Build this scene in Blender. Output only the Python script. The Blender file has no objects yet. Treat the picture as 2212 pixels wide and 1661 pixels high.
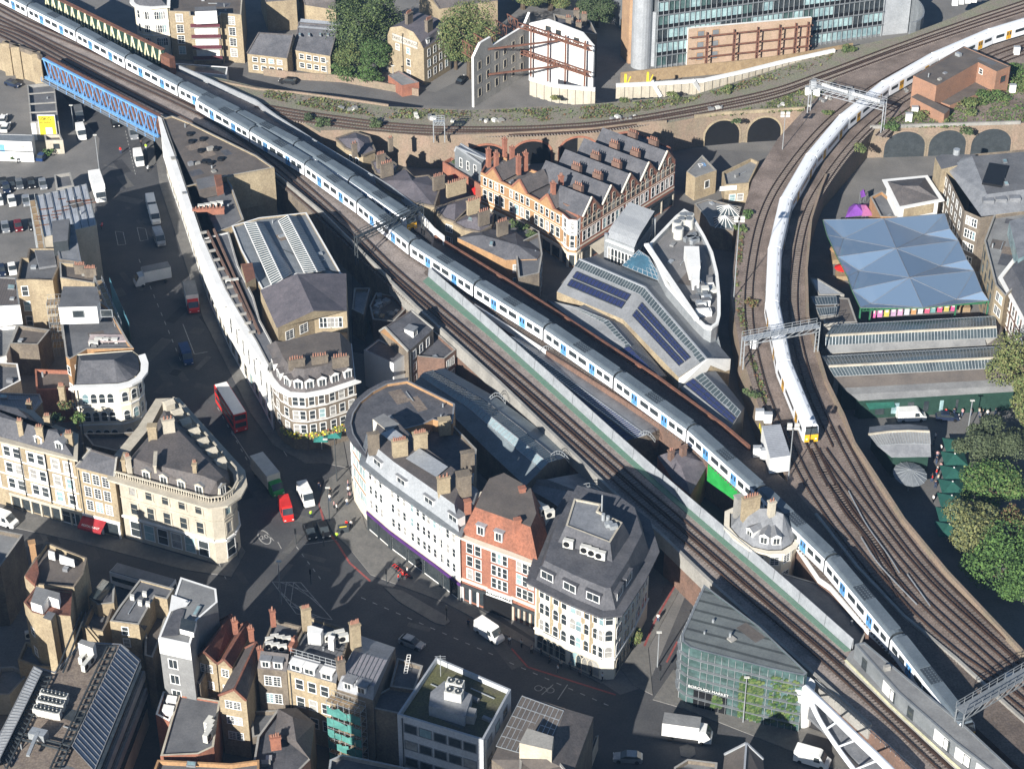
import bpy, bmesh, math, random
from mathutils import Vector, Matrix
random.seed(7)
SC = bpy.context.scene
COL = SC.collection
FPX, PITCH, CAMZ = 4480.0, math.radians(34.2), 217.0      # focal length in units of a 2212 x 1661 picture
cam_d = bpy.data.cameras.new('camera'); cam = bpy.data.objects.new('camera', cam_d); COL.objects.link(cam)
cam_d.sensor_width = 36.0; cam_d.lens = 36.0 * FPX / 2212.0
cam_d.clip_start = 1.0; cam_d.clip_end = 6000.0
cam.location = (0, 0, CAMZ); cam.rotation_euler = (math.pi / 2 - PITCH, 0, 0)
SC.camera = cam
SUN_AZ, SUN_EL = math.radians(205.8), math.radians(25.5)   # bearing of the sun clockwise from +Y, height
w = bpy.data.worlds.new("World"); SC.world = w; w.use_nodes = True
nt = w.node_tree; bg = nt.nodes['Background']
sky = nt.nodes.new('ShaderNodeTexSky'); sky.sky_type = 'NISHITA'; sky.sun_disc = False
sky.sun_elevation = SUN_EL; sky.sun_rotation = SUN_AZ; sky.altitude = 100; sky.ozone_density = 3.5; sky.dust_density = .4
nt.links.new(sky.outputs[0], bg.inputs[0]); bg.inputs[1].default_value = 0.05
sd = bpy.data.lights.new('sun', 'SUN'); sd.energy = 5.0; sd.angle = math.radians(0.5); sd.color = (1.0, 0.965, 0.905)
sun = bpy.data.objects.new('sun', sd); COL.objects.link(sun)
sv = Vector((math.sin(SUN_AZ) * math.cos(SUN_EL), math.cos(SUN_AZ) * math.cos(SUN_EL), math.sin(SUN_EL)))
sun.rotation_euler = sv.to_track_quat('Z', 'Y').to_euler(); sun.location = sv * 500
SC.view_settings.view_transform = 'Standard'; SC.view_settings.look = 'None'
SC.view_settings.exposure = 0.92; SC.view_settings.gamma = 1.0
CF = Vector((0, math.cos(PITCH), -math.sin(PITCH))); CR = Vector((1, 0, 0)); CU = CR.cross(CF)
def U(x, y, z=0.0):
 """survey point: where the sight line x,y meets the level z (metres above the street)"""
 d = CR * ((x - 1106) / FPX) - CU * ((y - 830.5) / FPX) + CF
 t = (z - CAMZ) / d.z
 return Vector((d.x * t, d.y * t, z))
def V3(p): return Vector((p[0], p[1], p[2]))
def link(o, parent=None):
 COL.objects.link(o)
 if parent is not None: o.parent = parent
 return o
def tag(o, label=None, cat=None, group=None, kind=None):
 if label: o['label'] = label
 if cat: o['category'] = cat
 if group: o['group'] = group
 if kind: o['kind'] = kind
 return o
def empty(name, loc, rz=0.0, label=None, cat=None, group=None, parent=None):
 o = bpy.data.objects.new(name, None); o.location = loc; o.rotation_euler = (0, 0, rz)
 o.empty_display_size = 0.3
 link(o, parent); return tag(o, label, cat, group)
MATS = {}
def mat(name, c1, c2=None, sc=0.5, rough=0.85, metal=0.0, spec=0.3, streak=0.0, fine=0.12, bump=0.0, stripe=None, thr=(0.35, 0.65), alpha=None):
 """procedural surface: c1 mottled with c2 by noise, fine grain, optional stripes (angle, period, darkness)"""
 if name in MATS: return MATS[name]
 m = bpy.data.materials.new(name); m.use_nodes = True; MATS[name] = m
 N = m.node_tree.nodes; L = m.node_tree.links; b = N['Principled BSDF']
 b.inputs['Roughness'].default_value = rough; b.inputs['Metallic'].default_value = metal
 b.inputs['Specular IOR Level'].default_value = spec
 g = N.new('ShaderNodeNewGeometry')
 if c2 is None: c2 = tuple(v * 0.72 for v in c1)
 mp = N.new('ShaderNodeMapping'); mp.inputs['Scale'].default_value = (1, 1, 1 - streak * 0.85)
 L.new(g.outputs['Position'], mp.inputs['Vector'])
 n1 = N.new('ShaderNodeTexNoise'); n1.inputs['Scale'].default_value = sc; n1.inputs['Detail'].default_value = 5
 n1.inputs['Roughness'].default_value = 0.65
 L.new(mp.outputs[0], n1.inputs['Vector'])
 r = N.new('ShaderNodeValToRGB'); r.color_ramp.elements[0].position = thr[0]; r.color_ramp.elements[1].position = thr[1]
 r.color_ramp.elements[0].color = (*c1, 1); r.color_ramp.elements[1].color = (*c2, 1)
 L.new(n1.outputs[0], r.inputs[0])
 n2 = N.new('ShaderNodeTexNoise'); n2.inputs['Scale'].default_value = 3.1; n2.inputs['Detail'].default_value = 3
 L.new(g.outputs['Position'], n2.inputs['Vector'])
 mr = N.new('ShaderNodeMapRange'); mr.inputs[1].default_value = 0.3; mr.inputs[2].default_value = 0.7
 mr.inputs[3].default_value = 1 - fine; mr.inputs[4].default_value = 1 + fine
 L.new(n2.outputs[0], mr.inputs[0])
 mx = N.new('ShaderNodeMix'); mx.data_type = 'RGBA'; mx.blend_type = 'MULTIPLY'; mx.inputs[0].default_value = 1
 L.new(r.outputs[0], mx.inputs[6]); L.new(mr.outputs[0], mx.inputs[7])
 out = mx.outputs[2]
 if stripe:
  ang, per, dk = stripe
  mp2 = N.new('ShaderNodeMapping'); mp2.inputs['Rotation'].default_value = (0, 0, -ang)
  L.new(g.outputs['Position'], mp2.inputs['Vector'])
  sx = N.new('ShaderNodeSeparateXYZ'); L.new(mp2.outputs[0], sx.inputs[0])
  dv = N.new('ShaderNodeMath'); dv.operation = 'DIVIDE'; dv.inputs[1].default_value = per; L.new(sx.outputs[0], dv.inputs[0])
  fr = N.new('ShaderNodeMath'); fr.operation = 'FRACT'; L.new(dv.outputs[0], fr.inputs[0])
  lt = N.new('ShaderNodeMath'); lt.operation = 'LESS_THAN'; lt.inputs[1].default_value = 0.22; L.new(fr.outputs[0], lt.inputs[0])
  m2 = N.new('ShaderNodeMapRange'); m2.inputs[3].default_value = 1; m2.inputs[4].default_value = dk; L.new(lt.outputs[0], m2.inputs[0])
  mx2 = N.new('ShaderNodeMix'); mx2.data_type = 'RGBA'; mx2.blend_type = 'MULTIPLY'; mx2.inputs[0].default_value = 1
  L.new(out, mx2.inputs[6]); L.new(m2.outputs[0], mx2.inputs[7]); out = mx2.outputs[2]
 L.new(out, b.inputs['Base Color'])
 if alpha is not None: b.inputs['Alpha'].default_value = alpha
 return m
M = dict(
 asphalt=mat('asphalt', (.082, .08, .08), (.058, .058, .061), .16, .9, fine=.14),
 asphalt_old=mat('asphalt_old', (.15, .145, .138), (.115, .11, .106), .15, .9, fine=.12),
 paving=mat('paving', (.17, .16, .145), (.125, .12, .11), .5, .9),
 kerb=mat('kerb', (.22, .21, .2), None, .6),
 yard=mat('yard_tarmac', (.19, .18, .168), (.135, .13, .123), .12, .92, fine=.12),
 roadpaint=mat('road_paint', (.42, .41, .38), (.24, .23, .22), 1.5),
 redline=mat('red_route_line', (.3, .08, .07), None, 1),
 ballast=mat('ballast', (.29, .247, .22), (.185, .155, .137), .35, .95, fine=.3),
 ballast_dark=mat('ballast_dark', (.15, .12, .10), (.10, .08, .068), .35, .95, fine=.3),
 sleeper=mat('sleeper', (.20, .17, .148), (.12, .10, .085), 1.2),
 sleeper_c=mat('sleeper_concrete', (.28, .24, .21), (.19, .16, .14), 1.2),
 rail=mat('rail', (.085, .05, .036), (.05, .035, .03), 1.2, .55, .3),
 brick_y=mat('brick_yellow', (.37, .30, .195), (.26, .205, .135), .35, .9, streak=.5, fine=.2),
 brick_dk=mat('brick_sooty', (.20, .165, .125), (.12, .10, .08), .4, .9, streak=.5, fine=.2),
 brick_o=mat('brick_orange', (.40, .235, .115), (.30, .18, .095), .5, .9, streak=.4, fine=.15),
 brick_r=mat('brick_red', (.34, .145, .09), (.23, .10, .07), .4, .9, streak=.4, fine=.18),
 brick_arch=mat('brick_arch', (.27, .195, .145), (.21, .175, .125), .22, .9, streak=.5, fine=.2),
 brick_arch_y=mat('brick_arch_yellow', (.38, .31, .20), (.23, .185, .13), .22, .9, streak=.5, fine=.2),
 brick_br=mat('brick_brown', (.19, .115, .085), (.13, .085, .065), .4, .9, streak=.5, fine=.2),
 stucco=mat('stucco_cream', (.72, .66, .54), (.60, .54, .43), .3, .8, streak=.7, fine=.05),
 white=mat('white_paint', (.78, .77, .74), (.68, .67, .64), .3, .7, streak=.7, fine=.04),
 stone=mat('stone', (.50, .45, .36), (.38, .34, .27), .4, .85, streak=.6, fine=.1),
 concrete=mat('concrete', (.33, .315, .285), (.24, .23, .21), .3, .85, streak=.5),
 slate=mat('slate', (.105, .104, .112), (.068, .069, .077), .45, .7, fine=.2),
 slate_p=mat('slate_purple', (.14, .125, .135), (.095, .088, .098), .4, .75, fine=.18),
 slate_b=mat('slate_brown', (.125, .11, .104), (.085, .078, .077), .4, .75, fine=.2),
 felt=mat('roof_felt', (.145, .146, .152), (.10, .102, .108), .25, .85, fine=.12),
 felt_l=mat('roof_felt_light', (.235, .235, .23), (.165, .165, .165), .25, .8, fine=.1),
 felt_b=mat('roof_felt_brown', (.135, .115, .10), (.095, .083, .075), .3, .85),
 gravel=mat('roof_gravel', (.21, .17, .135), (.15, .12, .10), .8, .95, fine=.3),
 lead=mat('lead_sheet', (.27, .275, .285), (.19, .195, .205), .5, .5, .2),
 tile_r=mat('tile_red', (.20, .085, .055), (.13, .062, .048), .5, .85, fine=.25),
 tile_o=mat('tile_orange', (.29, .115, .07), (.20, .085, .055), .5, .85, fine=.25),
 pot=mat('chimney_pot', (.33, .17, .12), None, 1),
 glass=mat('window_glass', (.025, .032, .038), (.05, .058, .06), .6, .08, spec=.8),
 glass_l=mat('blind_glass', (.36, .50, .50), (.16, .24, .26), .25, .15, spec=.6),
 glass_g=mat('green_glass', (.09, .15, .145), (.035, .06, .055), .35, .12, spec=.8),
 glass_roof=mat('roof_glass', (.075, .095, .10), (.045, .058, .065), .5, .15, spec=.6),
 solar=mat('solar_panel', (.022, .030, .085), (.03, .038, .10), .8, .2, spec=.6, fine=.05),
 metal=mat('grey_metal', (.26, .275, .285), (.20, .215, .225), .4, .5, .3),
 metal_d=mat('dark_metal', (.07, .08, .085), None, .8, .5, .3),
 zinc=mat('zinc', (.42, .435, .45), (.34, .355, .37), .35, .5, .25),
 rust=mat('rust', (.20, .09, .055), (.12, .06, .045), .8, .85),
 blue=mat('bridge_blue', (.17, .38, .68), (.12, .29, .56), .6, .5),
 blind=mat('window_blind', (.36, .35, .32), (.22, .21, .20), .8),
 green=mat('bridge_green', (.03, .33, .07), None, .6, .5),
 dgreen=mat('dark_green', (.022, .055, .04), None, .6, .6),
 cream=mat('cream_paint', (.72, .68, .45), None, .8, .6),
 walk=mat('green_walkway', (.105, .20, .145), (.14, .21, .16), .7, .85),
 barrier=mat('barrier_panel', (.36, .375, .395), (.27, .285, .305), .5, .5, .1),
 tr_white=mat('train_white', (.80, .81, .82), (.76, .77, .79), .3, .35, fine=.03),
 tr_roof=mat('train_roof', (.125, .150, .172), (.092, .115, .136), .25, .6, fine=.1),
 tr_roofd=mat('train_roof_dark', (.05, .062, .075), None, .6, .6, fine=.15),
 tr_blue=mat('train_door_blue', (.13, .36, .70), None, .5, .4, fine=.03),
 tr_yel=mat('train_yellow', (.80, .42, .03), None, .5, .4, fine=.03),
 black=mat('black', (.012, .012, .013), None, 1, .5),
 ac=mat('ac_unit', (.60, .585, .53), (.50, .49, .45), .8, .6, fine=.05),
 yellow=mat('yellow', (.75, .62, .04), None, .8, .6, fine=.03),
 red=mat('red_paint', (.62, .03, .025), None, .5, .35, fine=.03),
 steel=mat('galvanised', (.45, .47, .48), (.36, .38, .39), .8, .4, .4),
 timber=mat('timber', (.33, .24, .14), (.24, .17, .10), .8, .85),
 net=mat('debris_net', (.09, .27, .235), (.05, .17, .15), .6, .8),
 grass=mat('grass', (.12, .15, .05), (.17, .155, .075), .5, .95, fine=.35),
 scrub=mat('scrub_ground', (.20, .195, .135), (.215, .185, .15), .28, .95, fine=.35, thr=(.42, .58)),
 market_roof=mat('market_roof', (.20, .235, .25), (.14, .165, .18), .3, .5),
 white_shaded=mat('shaded_white_render', (.55, .56, .57), (.47, .48, .49), .3, .7, streak=.7),  # white wall greyed in its colour for the shadow partly over it
 terracotta=mat('terracotta', (.40, .26, .15), (.33, .21, .13), .5),
 steelw=mat('white_steel', (.80, .82, .84), (.72, .74, .77), .4, .35, fine=.03),
 bark=mat('bark', (.10, .075, .05), None, 1.2),
)
for k, c in dict(g1=(.085, .125, .045), g2=(.125, .165, .055), g3=(.05, .08, .03), o1=(.15, .165, .06), o2=(.19, .19, .075), b1=(.07, .135, .035), b2=(.10, .175, .045), b3=(.038, .08, .025), d1=(.07, .09, .045), d2=(.095, .115, .06), r1=(.16, .09, .05)).items():
 M['leaf_' + k] = mat('leaf_' + k, c, tuple(v * .8 for v in c), 1.0, .8, fine=.2)
class MB:
 """collects faces in world coordinates; build() links them as one mesh object"""
 def __init__(s): s.v = []; s.f = []; s.m = []; s.mats = []
 def mi(s, m):
  m = M[m] if isinstance(m, str) else m
  if m not in s.mats: s.mats.append(m)
  return s.mats.index(m)
 def face(s, pts, m):
  n = len(s.v); s.v += [tuple(p) for p in pts]; s.f.append(tuple(range(n, n + len(pts)))); s.m.append(s.mi(m)); return s
 def prism(s, pts, z0, z1, m, top=None, bottom=False):
  """upright prism over plan points"""
  P = [(p[0], p[1]) for p in pts]
  if area(P) < 0: P = P[::-1]
  n = len(P)
  for i in range(n):
   a, b = P[i], P[(i + 1) % n]
   s.face([(a[0], a[1], z0), (b[0], b[1], z0), (b[0], b[1], z1), (a[0], a[1], z1)], m)
  s.face([(p[0], p[1], z1) for p in P], top or m)
  if bottom: s.face([(p[0], p[1], z0) for p in P[::-1]], m)
  return s
 def box(s, c, sx, sy, sz, m, rz=0.0, top=None):
  """box standing on point c"""
  ca, sa = math.cos(rz), math.sin(rz)
  P = [(c[0] + x * ca - y * sa, c[1] + x * sa + y * ca) for x, y in ((-sx / 2, -sy / 2), (sx / 2, -sy / 2), (sx / 2, sy / 2), (-sx / 2, sy / 2))]
  return s.prism(P, c[2], c[2] + sz, m, top, True)
 def bar(s, a, b, w, m, h=None):
  a = Vector(a); b = Vector(b); h = h or w
  d = (b - a)
  if d.length < 1e-6: return s
  d.normalize()
  up = Vector((0, 0, 1)) if abs(d.z) < .95 else Vector((0, 1, 0))
  x = d.cross(up).normalized() * (w / 2); y = x.cross(d).normalized() * (h / 2)
  q = [a - x - y, a + x - y, a + x + y, a - x + y]; r = [b - x - y, b + x - y, b + x + y, b - x + y]
  for i in range(4):
   j = (i + 1) % 4; s.face([q[i], q[j], r[j], r[i]], m)
  s.face(q[::-1], m); s.face(r, m); return s
 def tube(s, a, b, r, m, n=8, r2=None):
  a = Vector(a); b = Vector(b); r2 = r if r2 is None else r2
  d = (b - a).normalized(); up = Vector((0, 0, 1)) if abs(d.z) < .95 else Vector((0, 1, 0))
  x = d.cross(up).normalized(); y = x.cross(d).normalized()
  A = [a + (x * math.cos(t) + y * math.sin(t)) * r for t in [2 * math.pi * i / n for i in range(n)]]
  B = [b + (x * math.cos(t) + y * math.sin(t)) * r2 for t in [2 * math.pi * i / n for i in range(n)]]
  for i in range(n):
   j = (i + 1) % n; s.face([A[j], A[i], B[i], B[j]], m)
  s.face(A, m); s.face(B[::-1], m); return s
 def build(s, name, parent=None, bevel=0, smooth=False):
  o = (0, 0, 0)
  if parent is not None:
   mw = WM.get(parent.name, Vector((0, 0, 0)))
   o = mw
  me = bpy.data.meshes.new(name)
  me.from_pydata([(x - o[0], y - o[1], z - o[2]) for x, y, z in s.v], [], s.f)
  for m in s.mats: me.materials.append(m)
  me.polygons.foreach_set('material_index', s.m)
  if smooth: me.polygons.foreach_set('use_smooth', [True] * len(me.polygons))
  me.update()
  ob = bpy.data.objects.new(name, me); link(ob, parent)
  if parent is not None: WM[ob.name] = o
  return ob
WM = {}                                   # world position of every parent
def root(name, loc, label, cat, group=None):
 e = empty(name, loc, 0, label, cat, group); WM[e.name] = Vector(loc); return e
def put(name, me, parent, loc, rz=0.0):
 o = bpy.data.objects.new(name, me); link(o, parent)
 base = WM.get(parent.name, Vector((0, 0, 0))) if parent is not None else Vector((0, 0, 0))
 o.location = Vector(loc) - base; o.rotation_euler = (0, 0, rz); return o
def area(P): return .5 * sum(P[i][0] * P[(i + 1) % len(P)][1] - P[(i + 1) % len(P)][0] * P[i][1] for i in range(len(P)))
def inset(P, d):
 """offset a plan polygon inwards by d, keeping its point order"""
 sg = 1 if area(P) > 0 else -1
 n = len(P); out = []
 for i in range(n):
  p0, p1, p2 = Vector(P[i - 1][:2]), Vector(P[i][:2]), Vector(P[(i + 1) % n][:2])
  e1 = (p1 - p0).normalized(); e2 = (p2 - p1).normalized()
  n1 = Vector((-e1.y, e1.x)) * sg; n2 = Vector((-e2.y, e2.x)) * sg
  k = n1 + n2; L = k.length
  if L < .3: k = n1; q = p1 + k * d
  else:
   k /= L; q = p1 + k * min(d / max(k.dot(n1), .35), d * 2.5)
  out.append((q.x, q.y))
 return out
def smooth_path(pts, step=2.0):
 """Catmull-Rom through points, resampled evenly"""
 P = [Vector(p) for p in pts]; P = [P[0] * 2 - P[1]] + P + [P[-1] * 2 - P[-2]]
 fine = []
 for i in range(1, len(P) - 2):
  for k in range(16):
   t = k / 16; a, b, c, d = P[i - 1], P[i], P[i + 1], P[i + 2]
   fine.append(.5 * ((2 * b) + (c - a) * t + (2 * a - 5 * b + 4 * c - d) * t * t + (3 * b - a - 3 * c + d) * t ** 3))
 fine.append(P[-2]); out = [fine[0]]; acc = 0
 for i in range(1, len(fine)):
  seg = (fine[i] - fine[i - 1]).length
  while acc + seg >= step:
   t = (step - acc) / seg; q = fine[i - 1].lerp(fine[i], t); out.append(q)
   fine[i - 1] = q; seg = (fine[i] - q).length; acc = 0
  acc += seg
 return out
def offset_path(P, d):
 """shift to the right-hand side of travel by d"""
 out = []
 for i, p in enumerate(P):
  t = (P[min(i + 1, len(P) - 1)] - P[max(i - 1, 0)]); t.z = 0; t.normalize()
  out.append(p + Vector((t.y, -t.x, 0)) * d)
 return out
def struct(name, pts, z, m, parent=None):
 b = MB(); P = [(p[0], p[1]) for p in pts]
 if area(P) < 0: P = P[::-1]
 b.face([(x, y, z) for x, y in P], m); o = b.build(name, parent)
 if parent is None: tag(o, kind='structure')
 return o
def Us(pts, z): return [U(x, y, z) for x, y in pts]
def patch(name, px, z, m):            # flat sheet traced at level z
 return struct(name, Us(px, z), z, m)
ZD = 7.4; ZR = 7.78
g = MB(); g.face([(-1500, -300, 0), (1500, -300, 0), (1500, 3000, 0), (-1500, 3000, 0)], 'yard'); tag(g.build('ground'), kind='structure')
def slab(name, px, z, h, m, side='kerb'):
 b = MB(); b.prism(Us(px, z), z - h, z, side, m); return tag(b.build(name), kind='structure')
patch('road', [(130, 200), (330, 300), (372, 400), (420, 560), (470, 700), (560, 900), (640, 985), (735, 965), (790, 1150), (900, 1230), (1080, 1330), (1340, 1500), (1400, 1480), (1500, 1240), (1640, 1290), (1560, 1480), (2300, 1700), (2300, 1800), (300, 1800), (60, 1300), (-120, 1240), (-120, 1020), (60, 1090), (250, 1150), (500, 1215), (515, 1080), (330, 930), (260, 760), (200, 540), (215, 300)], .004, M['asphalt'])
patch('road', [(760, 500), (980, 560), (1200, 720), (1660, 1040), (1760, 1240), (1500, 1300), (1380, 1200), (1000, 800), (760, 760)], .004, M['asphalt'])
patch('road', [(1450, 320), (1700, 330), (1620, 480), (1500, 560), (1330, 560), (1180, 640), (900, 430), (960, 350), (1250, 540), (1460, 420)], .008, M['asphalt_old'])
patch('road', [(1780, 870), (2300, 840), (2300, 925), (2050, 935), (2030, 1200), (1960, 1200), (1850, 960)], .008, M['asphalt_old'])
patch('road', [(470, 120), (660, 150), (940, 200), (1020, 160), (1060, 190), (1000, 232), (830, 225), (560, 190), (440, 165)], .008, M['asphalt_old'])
for px in ([(330, 300), (352, 330), (480, 700), (585, 905), (640, 955), (740, 945), (752, 1010), (700, 1000), (660, 1000), (590, 960), (540, 890), (440, 690), (345, 400)],
  [(752, 1005), (790, 1140), (900, 1225), (1010, 1300), (1160, 1390), (1330, 1445), (1300, 1475), (1100, 1375), (960, 1300), (800, 1240), (752, 1180), (720, 1150), (690, 1090), (700, 1040)],
  [(1330, 1430), (1420, 1310), (1440, 1245), (1480, 1190), (1500, 1215), (1400, 1400), (1410, 1500), (1370, 1480)],
  [(-100, 1065), (60, 1100), (265, 1160), (480, 1225), (515, 1170), (530, 1190), (500, 1245), (400, 1230), (150, 1165), (-100, 1110)],
  [(1455, 1445), (1560, 1500), (1800, 1590), (1850, 1680), (1760, 1640), (1480, 1530), (1410, 1510)],
  [(330, 300), (318, 320), (322, 372), (352, 330)]):
 slab('pavement', px, .12, .12, M['paving'])
def stroke(name, px, wd, z, m, closed=False):
 P = Us(px, z); b = MB()
 if closed: P = P + [P[0]]
 for a, c in zip(P, P[1:]):
  t = (c - a)
  if t.length < 1e-4: continue
  t.normalize(); n = Vector((-t.y, t.x, 0)) * wd / 2
  b.face([a - n, c - n, c + n, a + n], m)
 return tag(b.build(name), kind='structure')
stroke('road_marking', [(703, 1040), (690, 1090), (703, 1140), (730, 1175), (755, 1215), (800, 1255)], .35, .012, M['redline'])
stroke('road_marking', [(1105, 1400), (1140, 1440), (1250, 1475), (1330, 1500)], .3, .012, M['redline'])
stroke('road_marking', [(1468, 1246), (1410, 1350), (1392, 1395), (1432, 1440), (1462, 1390)][:3], .35, .124, M['redline'])
stroke('road_marking', [(1463, 1385), (1440, 1430)], .3, .012, M['redline'])
for i in range(14):                                   # lane dashes of the wide street
 x0, y0 = 271 + i * 1.6, 283 + i * 7
 stroke('road_marking', [(x0, y0), (x0 + .8, y0 + 3.4)], .15, .012, M['roadpaint'])
for a, c in (((990, 500), (1000, 528)),): pass
for q in ([(249, 500), (266, 502), (272, 528), (255, 530)], [(296, 492), (314, 494), (320, 518), (303, 521)]):
 stroke('road_marking', q, .12, .012, M['roadpaint'], True)
for a, c in (((488, 1250), (470, 1210)), ((560, 890), (620, 985)), ((560, 985), (600, 1040)), ((500, 930), (545, 1000)), ((657, 1176), (729, 1165)), ((579, 1154), (592, 1168)), ((600, 1170), (608, 1185)), ((395, 700), (420, 765)), ((420, 765), (448, 760)), ((1170, 1500), (1195, 1448 + 30)), ((1205, 1510), (1226, 1478)), ((1365, 1428), (1390, 1405))):
 stroke('road_marking', [a, c], .15, .012, M['roadpaint'])
jb = [(588, 1256), (650, 1258), (718, 1338), (640, 1325)]
stroke('road_marking', jb, .14, .012, M['roadpaint'], True)
for t in (.25, .5, .75):
 l = lambda a, c, t: (a[0] + (c[0] - a[0]) * t, a[1] + (c[1] - a[1]) * t)
 stroke('road_marking', [l(jb[0], jb[1], t), l(jb[1], jb[2], t)], .12, .012, M['roadpaint'])
 stroke('road_marking', [l(jb[0], jb[3], t), l(jb[3], jb[2], t)], .12, .012, M['roadpaint'])
 stroke('road_marking', [l(jb[0], jb[1], t), l(jb[0], jb[3], t)], .12, .012, M['roadpaint'])
rq = random.Random(4)
for k in range(60):
 x, y = rq.choice([(rq.uniform(250, 330), rq.uniform(330, 640)), (rq.uniform(330, 450), rq.uniform(640, 860)), (rq.uniform(520, 700), rq.uniform(1000, 1260)), (rq.uniform(700, 1350), rq.uniform(1300, 1480)), (rq.uniform(60, 420), rq.uniform(1140, 1190))])
 p = U(x, y, 0); a = rq.choice([.5, -.4, 1.2]); w_, h_ = rq.uniform(.25, 1.2), rq.uniform(.5, 4.5); c_, s_ = math.cos(a), math.sin(a)
 struct('road_patch', [(p.x + u * c_ - v * s_, p.y + u * s_ + v * c_) for u, v in ((-w_, -h_), (w_, -h_), (w_, h_), (-w_, h_))], .006 + .0001 * k, rq.choice([mat('patch_dark', (.045, .045, .048)), mat('patch_mid', (.098, .095, .092)), mat('patch_old', (.12, .115, .108))]))
for a, d, n_ in (((300, 560), (395, 790), 12), ((470, 880), (560, 1040), 9), ((640, 1180), (700, 1260), 5), ((780, 1290), (1080, 1420), 12), ((1100, 1430), (1330, 1530), 9), ((40, 1130), (240, 1180), 7)):
 for k in range(n_): t = k / n_; q = (a[0] + (d[0] - a[0]) * t, a[1] + (d[1] - a[1]) * t); stroke('road_marking', [q, (q[0] + (d[0] - a[0]) * .4 / n_, q[1] + (d[1] - a[1]) * .4 / n_)], .16, .014, M['roadpaint'])
def island(pts, label):
 b = MB(); P = Us(pts, .12); b.prism(P, 0, .13, 'kerb', 'paving'); return tag(b.build('traffic_island'), label, 'traffic island')
island([(830, 1268), (870, 1275), (965, 1330), (972, 1342), (960, 1350), (940, 1345), (860, 1298)], 'long narrow paved traffic island in the shaded junction beside the white vans')
island([(1468, 1612), (1485, 1606), (1500, 1612), (1503, 1628), (1490, 1636), (1470, 1632)], 'small round traffic island in the dark road at the bottom right')
def text(name, s, loc, size, m, rz=0.0, tilt=0.0, parent=None, extr=.01, rot=None):
 cu = bpy.data.curves.new(name, 'FONT'); cu.body = s; cu.size = size; cu.extrude = extr; cu.align_x = 'CENTER'; cu.align_y = 'CENTER'
 to = bpy.data.objects.new(name, cu); COL.objects.link(to); dg = bpy.context.evaluated_depsgraph_get()
 me = bpy.data.meshes.new_from_object(to.evaluated_get(dg)); bpy.data.objects.remove(to); me.materials.clear(); me.materials.append(M[m] if isinstance(m, str) else m)
 o = bpy.data.objects.new(name, me); link(o, parent)
 base = WM.get(parent.name, Vector((0, 0, 0))) if parent is not None else Vector((0, 0, 0))
 o.location = Vector(loc) - base
 if rot is not None: o.rotation_euler = rot
 else: o.rotation_euler = (tilt, 0, rz)
 return o
def ring(name, c, rx, ry, rz, wd, m, z):
 b = MB(); n = 24; ca, sa = math.cos(rz), math.sin(rz)
 pt = lambda k, r: (c[0] + math.cos(k) * (rx - r) * ca - math.sin(k) * (ry - r) * sa, c[1] + math.cos(k) * (rx - r) * sa + math.sin(k) * (ry - r) * ca, z)
 for i in range(n):
  a, d = 2 * math.pi * i / n, 2 * math.pi * (i + 1) / n
  b.face([pt(a, wd), pt(a, 0), pt(d, 0), pt(d, wd)], m)
 return tag(b.build(name), kind='structure')
c20 = U(571, 1160, .012); ring('road_marking', c20, 1.0, 2.1, math.radians(25), .22, 'roadpaint', .012)
tag(text('road_marking', '20', (c20.x, c20.y, .012), 1.5, 'roadpaint', math.radians(25), extr=.002), kind='structure')
cb = U(1176, 1488, .012)
for dx in (-.9, .9): ring('road_marking', (cb.x + dx, cb.y - dx * .25), .65, .65, 0, .12, 'roadpaint', .012)
stroke('road_marking', [(1168, 1490), (1176, 1483), (1184, 1492)], .12, .012, M['roadpaint'])
def viaduct(label, px, ztop, wall, bed, par=None, parm=None, name='railway_viaduct', edges=None, ph=.9, open_edges=()):
 P = Us(px, ztop); c = P[0]
 r = root(name, (c.x, c.y, 0), label, 'viaduct')
 b = MB(); b.face([(p.x, p.y, ztop) for p in (P if area(P) > 0 else P[::-1])], bed); b.build('track_bed', r)
 b = MB(); n = len(P); sg = 1 if area(P) > 0 else -1
 for i in range(n):
  if i in open_edges: continue
  a, d = P[i], P[(i + 1) % n]
  q = [(a.x, a.y, 0), (d.x, d.y, 0), (d.x, d.y, ztop), (a.x, a.y, ztop)]
  b.face(q if sg > 0 else q[::-1], wall)
 b.build('wall', r)
 for i in (edges or []):
  a, d = P[i], P[(i + 1) % n]
  t = (d - a).normalized(); nn = Vector((-t.y, t.x, 0)) * sg * .2
  pb = MB(); pb.prism([a + nn - t * .0, d + nn, d - nn * .4, a - nn * .4], ztop - .9, ztop + ph, parm or wall)
  pb.build('parapet', r)
 return r
front_main = [(-80, 62), (12, 97), (79, 121), (89, 128), (345, 256), (440, 292), (553, 350), (610, 395), (700, 470), (790, 560), (843, 612), (900, 668), (1078, 830), (1318, 1062), (1436, 1167), (1530, 1258), (1659, 1373), (1741, 1446), (1880, 1572), (2060, 1740)]
wallL1 = [(925, 598), (1060, 715), (1188, 830), (1424, 1043), (1659, 1245), (1838, 1404)]
MAINV = viaduct('wide brown ballasted viaduct carrying four tracks from the top left, splitting in the middle', front_main[:12] + [(925, 598), (915, 590), (930, 575), (938, 512), (905, 470), (840, 415), (675, 312), (595, 262), (553, 228), (430, 172), (345, 136), (95, -2), (40, -40), (-80, -40)], ZD, 'brick_dk', 'ballast', edges=[], open_edges=(3,))
BRA = viaduct('long straight double-track viaduct with a pale concrete girder edge and green walkway', front_main[11:] + [(2250, 1740), (2110, 1640), (1960, 1500), (1838, 1404)] + wallL1[::-1][1:], ZD - .02, 'brick_br', 'ballast', open_edges=(2,))
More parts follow.
